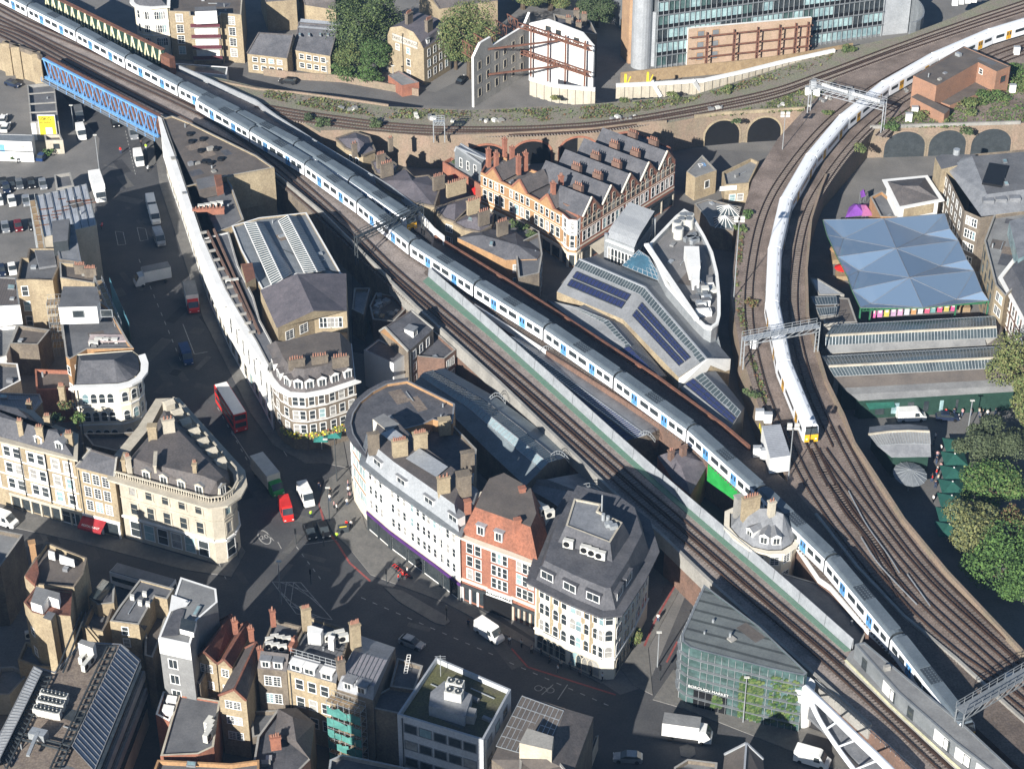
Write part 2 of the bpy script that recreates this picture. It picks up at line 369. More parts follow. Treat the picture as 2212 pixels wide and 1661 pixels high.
BRB = viaduct('viaduct branch under the twelve carriage white and blue train', [(915, 590), (1031, 663), (1106, 712), (1180, 760), (1343, 862), (1481, 955), (1528, 1000), (1603, 1052), (1660, 1100), (1722, 1175), (1769, 1246), (1794, 1263), (1874, 1355), (2069, 1535), (2260, 1710), (2330, 1660), (2170, 1520), (2060, 1420), (1950, 1330), (1850, 1225), (1760, 1110), (1700, 1040), (1618, 972), (1566, 928), (1421, 822), (1106, 618), (938, 512), (930, 575)], ZD - .03, 'brick_br', 'ballast_dark')
CR1 = [(2300, -20), (2212, 12), (2060, 60), (1960, 100), (1850, 140), (1790, 185), (1735, 240), (1680, 300), (1625, 390), (1592, 500), (1578, 640), (1600, 760), (1640, 880), (1690, 1000), (1702, 1042), (1762, 1112), (1852, 1227), (1952, 1332), (2062, 1422), (2172, 1522), (2330, 1662)]
CR2 = [(2500, 1690), (2300, 1500), (2212, 1421), (2044, 1243), (1951, 1130), (1844, 965), (1821, 905), (1784, 830), (1759, 747), (1744, 690), (1741, 590), (1751, 482), (1773, 412), (1784, 385), (1879, 277), (2034, 272.2), (2204, 267), (2350, 255), (2350, -20)]
CV = viaduct('curved viaduct under the white train with brown ballast and a fan of tracks', CR1 + CR2, ZD - .01, 'brick_arch', mat('ballast_brown', (.25, .198, .168), (.125, .097, .08), .16, .95, fine=.3))
DF = [(650, 262), (693, 288), (760, 286), (833, 292), (928, 300), (1106, 292), (1281, 282), (1381, 270), (1440, 266), (1500, 255), (1560, 247), (1650, 242), (1738, 237)]
DV = viaduct('overgrown viaduct with one curving double track and weeds above red brick arches', [(470, 186)] + [(560, 232), (598, 262)] + DF + [(1790, 184), (1850, 139), (1960, 99), (2060, 59), (2212, 10), (2330, -30), (2212, -32), (2060, 38), (1960, 76), (1800, 110), (1650, 158), (1500, 205), (1290, 224), (1020, 238), (830, 230), (700, 210), (553, 188), (480, 170), (425, 160)], ZD - .015, 'brick_arch', 'scrub')
def arch(a, d, zs, zt, parent, ringm, fill, name='arch'):
 """arched opening between wall points a and d: brick ring proud of a recessed infill"""
 a = V3(a); d = V3(d); t = (d - a); L = t.length; t.normalize(); n = Vector((t.y, -t.x, 0))
 if n.y > 0: n = -n
 c = (a + d) / 2; R = L / 2; rise = zt - zs
 b = MB(); K = 14
 o = [c - t * R * math.cos(math.pi * k / K) + Vector((0, 0, zs + rise * math.sin(math.pi * k / K) - c.z)) for k in range(K + 1)]
 f = [Vector((a.x, a.y, 0))] + o + [Vector((d.x, d.y, 0))]
 b.face([p + n * .03 for p in f], fill)
 ob = b.build(name, parent)
 b = MB()
 for k in range(len(f) - 1):
  p, q = f[k], f[k + 1]
  m = Vector((c.x, c.y, zs * .6)); pp = p + (p - m).normalized() * .45; qq = q + (q - m).normalized() * .45
  pp.z = max(pp.z, 0); qq.z = max(qq.z, 0)
  b.face([p + n * .12, q + n * .12, qq + n * .12, pp + n * .12], ringm)
  b.face([p + n * .03, q + n * .03, q + n * .12, p + n * .12], ringm)
  b.face([pp + n * .0, qq + n * .0, qq + n * .12, pp + n * .12], ringm)
 b.build('arch_ring', ob)
 return ob
for i, (x0, x1, zt) in enumerate(((1010, 1090, 5.2), (1108, 1190, 5.6), (1210, 1290, 5.8), (1310, 1390, 5.8))):
 def wp(x):
  for (xa, ya), (xb, yb) in zip(DF, DF[1:]):
   if xa <= x <= xb: return U(x, ya + (yb - ya) * (x - xa) / (xb - xa), ZD)
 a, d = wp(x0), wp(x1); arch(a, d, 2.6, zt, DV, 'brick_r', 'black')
for x0, x1 in ((1525, 1600), (1618, 1690)):
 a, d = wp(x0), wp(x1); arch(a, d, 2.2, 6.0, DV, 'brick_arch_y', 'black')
def edge_pt(a, d, t, z=ZD): return U(a[0] + (d[0] - a[0]) * t, a[1] + (d[1] - a[1]) * t, z)
for x0, x1 in ((1915, 2003), (2012, 2092), (2104, 2190)):
 a = edge_pt((1879, 277), (2204, 267), (x0 - 1879) / 325.); d = edge_pt((1879, 277), (2204, 267), (x1 - 1879) / 325.)
 arch(a, d, 2.6, 6.3, CV, 'brick_arch', 'metal_d')
def wall_run(name, px, z0, h, th, m, label=None, cat='wall', parent=None, top=None, zref=None):
 P = Us(px, zref if zref is not None else z0); b = MB()
 for i, (a, d) in enumerate(zip(P, P[1:])):
  t = (d - a).normalized(); n = Vector((-t.y, t.x, 0)) * th / 2
  b.prism([a - n, d - n, d + n, a + n], z0, z0 + h + .003 * (i % 2), m, top)
 o = b.build(name, parent)
 if label: tag(o, label, cat)
 return o
wall_run('parapet', front_main[10:19], ZD - 2.1, 2.8, .55, 'concrete', parent=BRA, zref=ZD)
wall_run('parapet', DF[1:9], ZD - .1, .75, .35, 'brick_arch', parent=DV, zref=ZD)
wall_run('parapet', DF[9:], ZD - .1, .75, .5, 'brick_arch_y', parent=DV, zref=ZD)
wall_run('parapet', CR2[1:14], ZD - .1, 1.1, .5, 'brick_arch', parent=CV, zref=ZD)
wall_run('parapet', CR2[14:17], ZD - .1, .7, .5, 'concrete', parent=CV, zref=ZD)
wall_run('parapet', CR1[15:], ZD - .1, .5, .5, 'concrete', parent=CV, zref=ZD)
wall_run('parapet', [(345, 136), (430, 172), (553, 228), (598, 262), (675, 312), (840, 412), (905, 462)], ZD - .1, 1.5, .35, 'zinc', parent=MAINV, zref=ZD)
wall_run('parapet', [(905, 475), (938, 512), (960, 530)], ZD - .1, 2.2, .25, 'white', parent=MAINV, zref=ZD)
wall_run('edge_girder', [(940, 516), (1106, 618), (1421, 822), (1566, 928), (1618, 972)], ZD - 1.4, 2.3, .5, 'rust', parent=BRB, zref=ZD)
wall_run('parapet', [(12, 97), (79, 121), (89, 128)], ZD - .1, 1.0, .8, 'brick_dk', parent=MAINV, zref=ZD)
wall_run('parapet', [(345, 256), (440, 292), (553, 350), (610, 395), (700, 470), (790, 560), (843, 612)], ZD - .1, 1.2, .4, 'concrete', parent=MAINV, zref=ZD)
wall_run('edge_wall', [(1025, 660), (1106, 712), (1180, 760)], ZD - .9, 1.2, .3, 'white', parent=BRB, zref=ZD)
wall_run('edge_wall', [(1180, 760), (1343, 862), (1481, 955), (1528, 1000)], ZD - .9, 1.1, .3, 'brick_br', parent=BRB, zref=ZD)
wall_run('bridge_girder', [(1531, 1003), (1606, 1055)], ZD - 3.4, 3.4, .4, 'green', parent=BRB, zref=ZD)
wall_run('edge_wall', [(1722, 1178), (1769, 1248), (1794, 1265), (1874, 1357), (2069, 1537)], ZD - .9, .9, .3, 'white', parent=BRB, zref=ZD)
for x, y in ((14, 98), (36, 106), (79, 121)):
 bt = MB(); p = U(x, y, ZD); bt.prism([(p.x - .9, p.y - 1.2), (p.x + .9, p.y - 1.2), (p.x + .9, p.y + .5), (p.x - .9, p.y + .5)], 0, ZD + .9, 'brick_y'); bt.build('buttress', MAINV)
fb = MB(); P = Us(front_main[:4], ZD)
for a, d in zip(P, P[1:]):
 n = Vector(((d - a).y, -(d - a).x, 0)).normalized() * .15
 fb.face([(a.x + n.x, a.y + n.y, 0), (d.x + n.x, d.y + n.y, 0), (d.x + n.x, d.y + n.y, ZD - .1), (a.x + n.x, a.y + n.y, ZD - .1)], 'brick_y')
fb.build('brick_facing', MAINV)
G0 = [(913, 608)] + [(x - 13, y + 3) for x, y in wallL1[1:]]
b = MB(); A_ = Us(wallL1, ZD + .05); B_ = Us(G0, ZD + .05)
for i in range(len(A_) - 1): b.prism([B_[i], B_[i + 1], A_[i + 1], A_[i]], ZD - .02, ZD + .06, 'walk')
b.build('walkway', BRA)
P = smooth_path(Us(wallL1, ZD), 3.2)
nb = root('noise_barrier', P[0], 'long pale grey panelled barrier standing behind the green walkway', 'barrier')
b = MB()
for i in range(len(P) - 1):
 a, d = P[i], P[i + 1]; t = (d - a).normalized(); n = Vector((-t.y, t.x, 0))
 lean = n * .25
 b.face([a, d, d + lean + Vector((0, 0, 2.1)), a + lean + Vector((0, 0, 2.1))], 'barrier')
 b.face([d + n * .4, a + n * .4, a + lean + n * .08 + Vector((0, 0, 2.1)), d + lean + n * .08 + Vector((0, 0, 2.1))], 'barrier'); b.face([a + lean + Vector((0, 0, 2.1)), d + lean + Vector((0, 0, 2.1)), d + lean + n * .08 + Vector((0, 0, 2.1)), a + lean + n * .08 + Vector((0, 0, 2.1))], 'metal')
b.build('panel_face', nb)
for i in range(0, len(P) - 1, 2):
 b = MB(); a = P[i]; t = (P[i + 1] - a).normalized(); n = Vector((-t.y, t.x, 0)); b.bar(a + n * -.04, a + n * .18 + Vector((0, 0, 2.15)), .09, 'metal'); b.build('panel_post', nb)
def track(px, label, z=ZR, off=0.0, slp='sleeper', path=None, grp='running lines on the viaducts'):
 P = path or smooth_path(Us(px, z), 1.3)
 if off: P = offset_path(P, off)
 r = root('railway_track', P[0], label, 'railway track', grp)
 for s in (-.717, .717):
  Q = offset_path(P, s); b = MB()
  for i in range(len(Q) - 1):
   a, d = Q[i], Q[i + 1]; t = (d - a); t.z = 0; t.normalize(); n = Vector((-t.y, t.x, 0)) * .075
   b.face([a - n, d - n, d + n, a + n], 'rail')
   lo = Vector((0, 0, -.34)); b.face([a - n + lo, d - n + lo, d - n, a - n], 'rail'); b.face([d + n + lo, a + n + lo, a + n, d + n], 'rail')
  b.build('rail', r)
 b = MB()
 for i in range(len(P) - 1):
  for f in (0, .5):
   p = P[i].lerp(P[i + 1], f); t = (P[i + 1] - P[i]).normalized(); b.box((p.x, p.y, z - .5), .27, 2.5, .19, slp, math.atan2(t.y, t.x))
 tag(b.build('sleepers', r), kind='stuff')
 return P
pathB_px = [(418, 215), (533, 283), (652, 355), (770, 440), (894, 537), (1033, 625), (1180, 717), (1332, 822), (1490, 937), (1640, 1073), (1785, 1215), (1924, 1383), (2050, 1545), (2120, 1640)]
pathA_px = [(-130, -80), (-30, -27), (67, 22), (165, 72), (272, 130), (386, 190), (505, 250), (624, 312), (744, 387), (880, 480), (915, 508)]
ZS = ZR + 2.85
pB = offset_path(smooth_path(Us(pathB_px, ZS), .5), -1.38); pA = offset_path(smooth_path(Us(pathA_px, ZS), .5), -1.38)
pathW_px = [(2380, -5), (2260, 28), (2138, 65), (2023, 114), (1918, 173), (1831, 241), (1756, 328), (1701, 420), (1674, 535), (1670, 652), (1698, 785), (1754, 919), (1800, 1010)]
pW = smooth_path(Us(pathW_px, ZR + 3.6), .5)
flat = lambda P: [Vector((p.x, p.y, ZR)) for p in P]
pA, pB, pW = flat(pA), flat(pB), flat(pW)
def thin(P, k=3): return P[::k]
LBL = iter(['track under the rear white and grey-roofed train at the top left', 'track under the twelve carriage train along the middle branch', 'track under the white curved train on the right'])
for p_ in (pA, pB, pW): track(None, next(LBL), path=thin(p_))
iB = [(-60, -12), (0, 18), (65, 51), (207, 111), (336, 170), (400, 205), (430, 225)]
track(iB, 'empty track beside the rear train running up to the front train nose', slp='sleeper_c')
tA1 = [(-60, 12), (59, 68), (138, 107), (271, 168), (435, 245), (553, 318), (660, 405), (760, 495), (845, 578), (953, 672), (1138, 832), (1368, 1037), (1476, 1130), (1659, 1290), (1826, 1433), (2034, 1626), (2130, 1715)]
track(tA1, 'long straight sunlit track nearest the green walkway')
track([(-60, 40), (0, 58), (65, 85), (227, 172), (375, 247), (470, 295)] + [(x - 13, y + 15) for x, y in tA1[5:]], 'long straight track nearest the pale concrete girder')
track([(-60, 52), (0, 72), (79, 112), (200, 176), (330, 246), (400, 280)], 'track closest to the blue lattice bridge')
track([(553, 226), (640, 241), (728, 254), (840, 268), (970, 276), (1106, 276), (1206, 272), (1306, 264), (1456, 240), (1659, 198), (1784, 156), (1941, 98), (2100, 42), (2230, -2), (2330, -40)], 'upper track of the curving pair through the weeds', slp='sleeper_c')
track([(600, 248), (728, 268), (840, 281), (970, 287), (1106, 286), (1206, 282), (1306, 274), (1456, 251), (1659, 211), (1784, 168), (1941, 110), (2100, 56), (2230, 14), (2330, -22)], 'lower track of the curving pair beside the arch parapet', slp='sleeper_c')
nW = pW[::3]
i1 = max(i for i, p in enumerate(nW) if p.y > U(1752, 940, ZR).y)
track(None, 'curved track on the left-hand side of the white train', path=offset_path(nW[: i1 + 4], 4.3))
track(None, 'curved track on the right-hand side of the white train', path=offset_path(nW[: i1 + 4], -4.3))
track(None, 'outer curved track passing the brick signal building', path=offset_path(nW[: int(len(nW) * .42)], -8.0))
for px, lb in (([(1690, 915), (1709, 965), (1741, 1032), (1789, 1107), (1834, 1167), (1884, 1230), (1909, 1258), (1971, 1328), (2059, 1406), (2149, 1471), (2260, 1560)], 'leftmost track of the fan below the white train'),
   ([(1760, 968), (1790, 1030), (1830, 1090), (1885, 1162), (1935, 1230), (2009, 1312), (2159, 1448), (2260, 1540)], 'second track of the fan below the white train'),
   ([(1776, 968), (1809, 1015), (1850, 1070), (1901, 1137), (1959, 1210), (2034, 1290), (2184, 1425), (2280, 1510)], 'third track of the fan below the white train'),
   ([(1802, 920), (1846, 1000), (1884, 1065), (1940, 1145), (2009, 1230), (2100, 1320), (2250, 1460)], 'fourth track of the fan, beside the brick parapet'),
   ([(1800, 1045), (1834, 1105), (1880, 1160), (1910, 1215), (1950, 1290)], 'short crossover track inside the fan')):
 track(px, lb)
for px in ([(1833, 1060), (1870, 1130), (1920, 1200), (1945, 1240)], [(1860, 1160), (1900, 1220), (1993, 1318)], [(1960, 1240), (2015, 1316)]):
 P = smooth_path(Us(px, ZR + .05), 2); b = MB()
 for a, d in zip(P, P[1:]): b.bar(a, d, .14, 'steel')
 tag(b.build('spare_rail'), 'loose bright rail lying between the fan tracks at about x %d' % 0 if 0 else {1833: 'longest pale loose rail lying in the track fan', 1860: 'pale loose rail lying lower in the track fan', 1960: 'short pale loose rail at the foot of the track fan'}[px[0][0]], 'rail')
def carriage_mesh(kind, L=19.7, nose=False):
 b = MB(); W = 1.38
 if kind == 'blue': sec = [(-W, .45, None), (-W, 2.72, 'tr_white'), (-W + .12, 3.0, 'tr_white'), (-.95, 3.45, 'tr_roof'), (-.35, 3.66, 'tr_roof'), (.35, 3.66, 'tr_roof'), (.95, 3.45, 'tr_roof'), (W - .12, 3.0, 'tr_roof'), (W, 2.72, 'tr_white'), (W, .45, 'tr_white')]
 else: sec = [(-W, .45, None), (-W, 2.7, 'tr_white'), (-W + .08, 3.05, 'tr_white'), (-1.0, 3.42, 'tr_white'), (-.4, 3.62, 'tr_white'), (.4, 3.62, 'tr_white'), (1.0, 3.42, 'tr_white'), (W - .08, 3.05, 'tr_white'), (W, 2.7, 'tr_white'), (W, .45, 'tr_white')]
 x0, x1 = -L / 2, L / 2
 for i in range(1, len(sec)):
  a, d = sec[i - 1], sec[i]
  b.face([(x0, a[0], a[1]), (x1, a[0], a[1]), (x1, d[0], d[1]), (x0, d[0], d[1])][::-1] if 0 else [(x0, d[0], d[1]), (x1, d[0], d[1]), (x1, a[0], a[1]), (x0, a[0], a[1])], sec[i][2])
 endm = 'metal_d' if kind == 'blue' else 'tr_white'
 b.face([(x0, s[0], s[1]) for s in sec], endm); b.face([(x1, s[0], s[1]) for s in sec][::-1], endm)
 b.box((0, 0, .12), L * .94, 2.3, .34, 'black')
 b.box((x1 + .22, 0, .6), .5, 2.0, 2.6, 'black')
 return b
def rounded_panel(L, H, z, y, m, frame=None, r=.14):
 b = MB(); s = 1 if y > 0 else -1
 def rr(l, h, rad, yy):
  pts = []
  for cx_, cz_, a0 in ((l / 2 - rad, h / 2 - rad, 0), (-l / 2 + rad, h / 2 - rad, 90), (-l / 2 + rad, -h / 2 + rad, 180), (l / 2 - rad, -h / 2 + rad, 270)):
   for k in range(4): a = math.radians(a0 + 30 * k); pts.append((cx_ + rad * math.cos(a), yy, z + cz_ + rad * math.sin(a)))
  return pts if s < 0 else pts[::-1]
 b.face(rr(L, H, r, y + s * .02), m)
 return b
CARM = {}
def car_meshes(kind):
 if kind in CARM: return CARM[kind]
 def tomesh(b, nm):
  o = b.build(nm); me = o.data; bpy.data.objects.remove(o); return me
 d = {}
 bb = carriage_mesh(kind)
 d['body'] = tomesh(bb, 'carriage')
 if kind == 'blue':
  b = MB(); b.box((-5.6, 0, 3.6), 7.2, 1.8, .14, 'tr_roof'); b.box((5.4, 0, 3.6), 7.6, 1.8, .14, 'tr_roof'); b.box((-.2, 0, 3.56), 3.4, 1.9, .12, 'tr_roofd')
  for x in range(7):
   for y in (-.5, .1, .6): b.box((-1.6 + x * .5, y, 3.66), .16, .16, .08, 'tr_roof')
  d['pod'] = tomesh(b, 'roof_pod')
  wins = [(-8.3, 1.6), (-6.2, 1.6), (-1.35, 2.2), (1.35, 2.2), (6.2, 1.6), (8.3, 1.6)]; H, zc = 1.0, 1.95; doors = (-4.1, 4.1)
 else:
  b = MB()
  for x in (-7.5, -3.5, .5, 4.5, 8): b.box((x, .75, 3.49), 1.0, .1, .06, 'metal')
  d['pod'] = tomesh(b, 'roof_vents')
  wins = [(-7.9, 2.6), (0, 6.2), (7.9, 2.6)]; H, zc = .8, 1.95; doors = (-5.1, 5.1)
 d['win'] = {}
 for y in (-1.38, 1.38):
  for L in {w_[1] for w_ in wins}: d['win'][(y, L)] = tomesh(rounded_panel(L, H, zc, y, 'glass'), 'window')
  b = MB(); s = 1 if y > 0 else -1
  for x in (-.42, .42):
   q = [(x - .4, y + s * .03, .55), (x + .4, y + s * .03, .55), (x + .4, y + s * .03, 2.65), (x - .4, y + s * .03, 2.65)]
   b.face(q if s < 0 else q[::-1], 'tr_blue' if kind == 'blue' else 'tr_yel')
   q = [(x - .2, y + s * .045, 1.5), (x + .2, y + s * .045, 1.5), (x + .2, y + s * .045, 2.4), (x - .2, y + s * .045, 2.4)]
   b.face(q if s < 0 else q[::-1], 'glass')
  b.box((0, y + s * .04, .55), .05, .02, 2.1, 'black')
  d[('door', y)] = tomesh(b, 'door')
 b = MB()          # cab nose
 m = 'tr_white'
 N0 = [(0, -1.38, .4), (0, 1.38, .4), (0, 1.38, 2.75), (0, .9, 3.4), (0, -.9, 3.4), (0, -1.38, 2.75)]
 N1 = [(.9, -1.2, .4), (.9, 1.2, .4), (.85, 1.2, 1.9), (.45, 1.0, 3.0), (.45, -1.0, 3.0), (.85, -1.2, 1.9)]
 for i in range(6): j = (i + 1) % 6; b.face([N0[j], N0[i], N1[i], N1[j]], m if kind != 'blue' or i != 3 else 'tr_roof')
 f1 = [N1[0], N1[1], N1[2], N1[5]]; b.face(f1, 'tr_yel'); b.face([N1[5], N1[2], N1[3], N1[4]], 'glass')
 b.box((1.0, 0, .5), .4, .6, .4, 'black')
 for y in (-.8, .8): b.box((.92, y, .95), .06, .3, .2, 'tr_white')
 d['nose'] = tomesh(b, 'cab_front')
 d['wins'] = wins; d['doors'] = doors; CARM[kind] = d; return d
def train(path, n, kind, label, s0=0.0, noses=(True, True), pitch=20.15, reverse=False):
 D = car_meshes(kind); P = path
 cum = [0]
 for a, d in zip(P, P[1:]): cum.append(cum[-1] + (d - a).length)
 def at(s):
  import bisect
  i = min(max(bisect.bisect_left(cum, s) - 1, 0), len(P) - 2); return P[i].lerp(P[i + 1], (s - cum[i]) / max(cum[i + 1] - cum[i], 1e-6))
 r = root('passenger_train', at(s0), label, 'train')
 for k in range(n):
  a, d = at(s0 + k * pitch + .2), at(s0 + (k + 1) * pitch - .2)
  c = (a + d) / 2; rz = math.atan2(d.y - a.y, d.x - a.x)
  o = put('carriage', D['body'], r, c, rz); WM[o.name] = Vector((0, 0, 0))
  def ch(nm, me, x=0, rot=0):
   q = bpy.data.objects.new(nm, me); link(q, o); q.location = (x, 0, 0); q.rotation_euler = (0, 0, rot); return q
  ch('roof_equipment', D['pod'])
  for y in (-1.38, 1.38):
   for x, L in D['wins']: ch('window', D['win'][(y, L)], x)
   for x in D['doors']: ch('door', D[('door', y)], x)
  if k == 0 and noses[0]: ch('cab_front', D['nose'], -9.85, math.pi)
  if k == n - 1 and noses[1]: ch('cab_front', D['nose'], 9.85)
 return r
def s_at(P, q):
 best = min(range(len(P)), key=lambda i: (P[i] - q).length); return sum((P[i + 1] - P[i]).length for i in range(best))
train(pB, 12, 'blue', 'long white train with blue doors and grey roofs running through the middle of the picture', s_at(pB, offset_path([U(418, 215, ZS), U(533, 283, ZS)], -1.38)[0]) + .9)
sE = s_at(pA, Vector((*offset_path([U(744, 387, ZS), U(880, 480, ZS)], -1.38)[1][:2], ZR))) - .9
train(pA, 9, 'blue', 'rear white train with blue doors behind the front train, yellow cab under the gantry', sE - 9 * 20.15, noses=(False, True))
sW = s_at(pW, Vector((*U(1754, 919, ZR + 3.6)[:2], ZR))) - .3
train(pW, 12, 'white', 'white roofed train with ochre doors curving around the right-hand viaduct', sW - 12 * 20.15, noses=(False, True))
class Bld:
 pass
def lerp(a, b, t): return (a[0] + (b[0] - a[0]) * t, a[1] + (b[1] - a[1]) * t)
def bld(label, px, z, wall='brick_y', roof='felt', kind='flat', ph=.7, cop='concrete', name='building', cat='building', group=None, ridge=None, ins=1.0, mh=3.0, roof2=None, base=0, cornice=None, ends=None, zr=None, P=None, r=None, gw=None):
 """one building: walls up to z over the traced roof outline, then a roof of the given kind"""
 B = Bld(); B.z = z; B.base = base
 B.P = P or Us(px, z); n = len(B.P); B.sg = 1 if area(B.P) > 0 else -1
 c = sum((V3(p) for p in B.P), Vector()) / n
 B.r = r or root(name, (c.x, c.y, base), label, cat, group)
 P2 = [(p.x, p.y) for p in B.P]
 def nrm(pts): return pts if B.sg > 0 else pts[::-1]
 b = MB()
 for i in range(n):
  a, d = P2[i], P2[(i + 1) % n]
  b.face(nrm([(*a, base), (*d, base), (*d, z), (*a, z)]), wall)
 if kind == 'flat':
  I = inset(P2, .32)
  for i in range(n):
   j = (i + 1) % n
   b.face(nrm([(*I[j], z - ph), (*I[i], z - ph), (*I[i], z), (*I[j], z)]), wall)
   b.face(nrm([(*P2[i], z), (*P2[j], z), (*I[j], z), (*I[i], z)]), cop)
  b.build('wall', B.r)
  rb = MB(); rb.face(nrm([(*p, z - ph) for p in I]), roof); rb.build('roof', B.r); B.zr = z - ph; clutter(B, I)
 elif kind == 'open':
  b.build('wall', B.r); B.zr = z
 elif kind == 'mansard':
  b.build('wall', B.r)
  I0 = inset(P2, .12); I = inset(P2, ins)
  rb = MB()
  for i in range(n):
   j = (i + 1) % n
   m_ = (gw if (ends and i in ends) else roof)
   rb.face(nrm([(*I0[i], z), (*I0[j], z), (*I[j], z + mh), (*I[i], z + mh)]), m_)
   rb.face(nrm([(*P2[i], z), (*P2[j], z), (*I0[j], z + .002), (*I0[i], z + .002)]), cop)
  rb.face(nrm([(*p, z + mh) for p in I]), roof2 or roof)
  rb.build('roof', B.r); B.zr = z + mh
 elif kind in ('gable', 'hip'):
  r0, r1, zr_ = ridge; R0, R1 = U(*r0, zr_), U(*r1, zr_); p = B.P
  m_ = roof; rb = MB()
  def oh(a, q): # small overhang
   return a
  rb.face(nrm([p[0], p[1], R1, R0]), m_); rb.face(nrm([p[2], p[3], R0, R1]), m_)
  if kind == 'hip':
   rb.face(nrm([p[1], p[2], R1]), m_); rb.face(nrm([p[3], p[0], R0]), m_)
  else:
   b.face(nrm([p[1], p[2], R1]), gw or wall); b.face(nrm([p[3], p[0], R0]), gw or wall)
  b.build('wall', B.r)
  rb.build('roof', B.r)
  cb = MB(); cb.bar(R0, R1, .28, cop if cop != 'concrete' else 'slate_b'); cb.build('ridge_capping', B.r)
  if kind == 'gable':
   for q0, q1, q2 in ((p[1], R1, p[2]), (p[3], R0, p[0])):
    vb = MB(); vb.bar(V3(q0) + Vector((0, 0, .08)), V3(q1) + Vector((0, 0, .08)), .3, cop, .35); vb.bar(V3(q1) + Vector((0, 0, .08)), V3(q2) + Vector((0, 0, .08)), .3, cop, .35); vb.build('coping', B.r)
  B.zr = zr_
 if cornice:
  hh, out, m_ = cornice[:3]; O = inset(P2, -out); cb = MB()
  for i in (cornice[3] if len(cornice) > 3 else range(n)):
   j = (i + 1) % n
   cb.face(nrm([(*P2[i], z - hh), (*P2[j], z - hh), (*O[j], z - hh * .5), (*O[i], z - hh * .5)]), m_)
   cb.face(nrm([(*O[i], z - hh * .5), (*O[j], z - hh * .5), (*O[j], z + .03), (*O[i], z + .03)]), m_)
   cb.face(nrm([(*O[i], z + .03), (*O[j], z + .03), (*inset(P2, .05)[j], z + .03), (*inset(P2, .05)[i], z + .03)]), m_)
  cb.build('cornice', B.r)
 return B
RC = random.Random(77)
def inside(P, x, y):
 c = False
 for i in range(len(P)):
  (x1, y1), (x2, y2) = P[i], P[i - 1]
  if (y1 > y) != (y2 > y) and x < (x2 - x1) * (y - y1) / (y2 - y1) + x1: c = not c
 return c
def clutter(B, I):
 """vents, hatches, pipes and felt repairs scattered over a flat roof"""
 A = abs(area(I))
 if A < 25: return
 Q = inset(I, .9); xs = [p[0] for p in Q]; ys = [p[1] for p in Q]; z = B.zr; a_, d_ = B.P[0], B.P[1]; rz = math.atan2(d_[1] - a_[1], d_[0] - a_[0])
 def pt():
  for _ in range(40):
   x, y = RC.uniform(min(xs), max(xs)), RC.uniform(min(ys), max(ys))
   if inside(Q, x, y): return Vector((x, y, z))
 for k in range(min(7, 1 + int(A / 45))):
  p = pt()
  if p is None: continue
  t = RC.random(); b = MB(); nm = 'roof_vent'
  if t < .35: b.tube(p, p + Vector((0, 0, RC.uniform(.4, 1))), RC.uniform(.1, .22), 'steel', 7)
  elif t < .7: b.box(p, RC.uniform(.6, 1.4), RC.uniform(.5, 1.1), RC.uniform(.25, .8), RC.choice(['lead', 'felt_l', 'steel', 'concrete']), rz); nm = 'roof_hatch'
  else:
   L = RC.uniform(2, 4.5); q = p + Vector((math.cos(rz), math.sin(rz), 0)) * L
   if not inside(Q, q.x, q.y): continue
   b.bar(p + Vector((0, 0, .15)), q + Vector((0, 0, .15)), .14, 'steel'); nm = 'roof_pipe'
  b.build(nm, B.r)
 for k in range(min(5, int(A / 60))):
  p = pt()
  if p is None: continue
  w_, h_ = RC.uniform(.8, 2.4), RC.uniform(.6, 1.6); c_, s_ = math.cos(rz), math.sin(rz)
  q = [(p.x + u * c_ - v * s_, p.y + u * s_ + v * c_) for u, v in ((-w_, -h_), (w_, -h_), (w_, h_), (-w_, h_))]
  if all(inside(I, *c) for c in q): b = MB(); b.face([(x, y, z + .006 + .003 * k) for x, y in q], RC.choice(['felt', 'slate', 'metal_d', 'felt_b', 'gravel'])); b.build('felt_repair', B.r)
def edge(B, i):
 a, d = B.P[i], B.P[(i + 1) % len(B.P)]
 t = Vector((d.x - a.x, d.y - a.y, 0)); L = t.length; t.normalize(); n = Vector((t.y, -t.x, 0)) * B.sg
 return V3((a.x, a.y, 0)), t, n, L
WC = {}
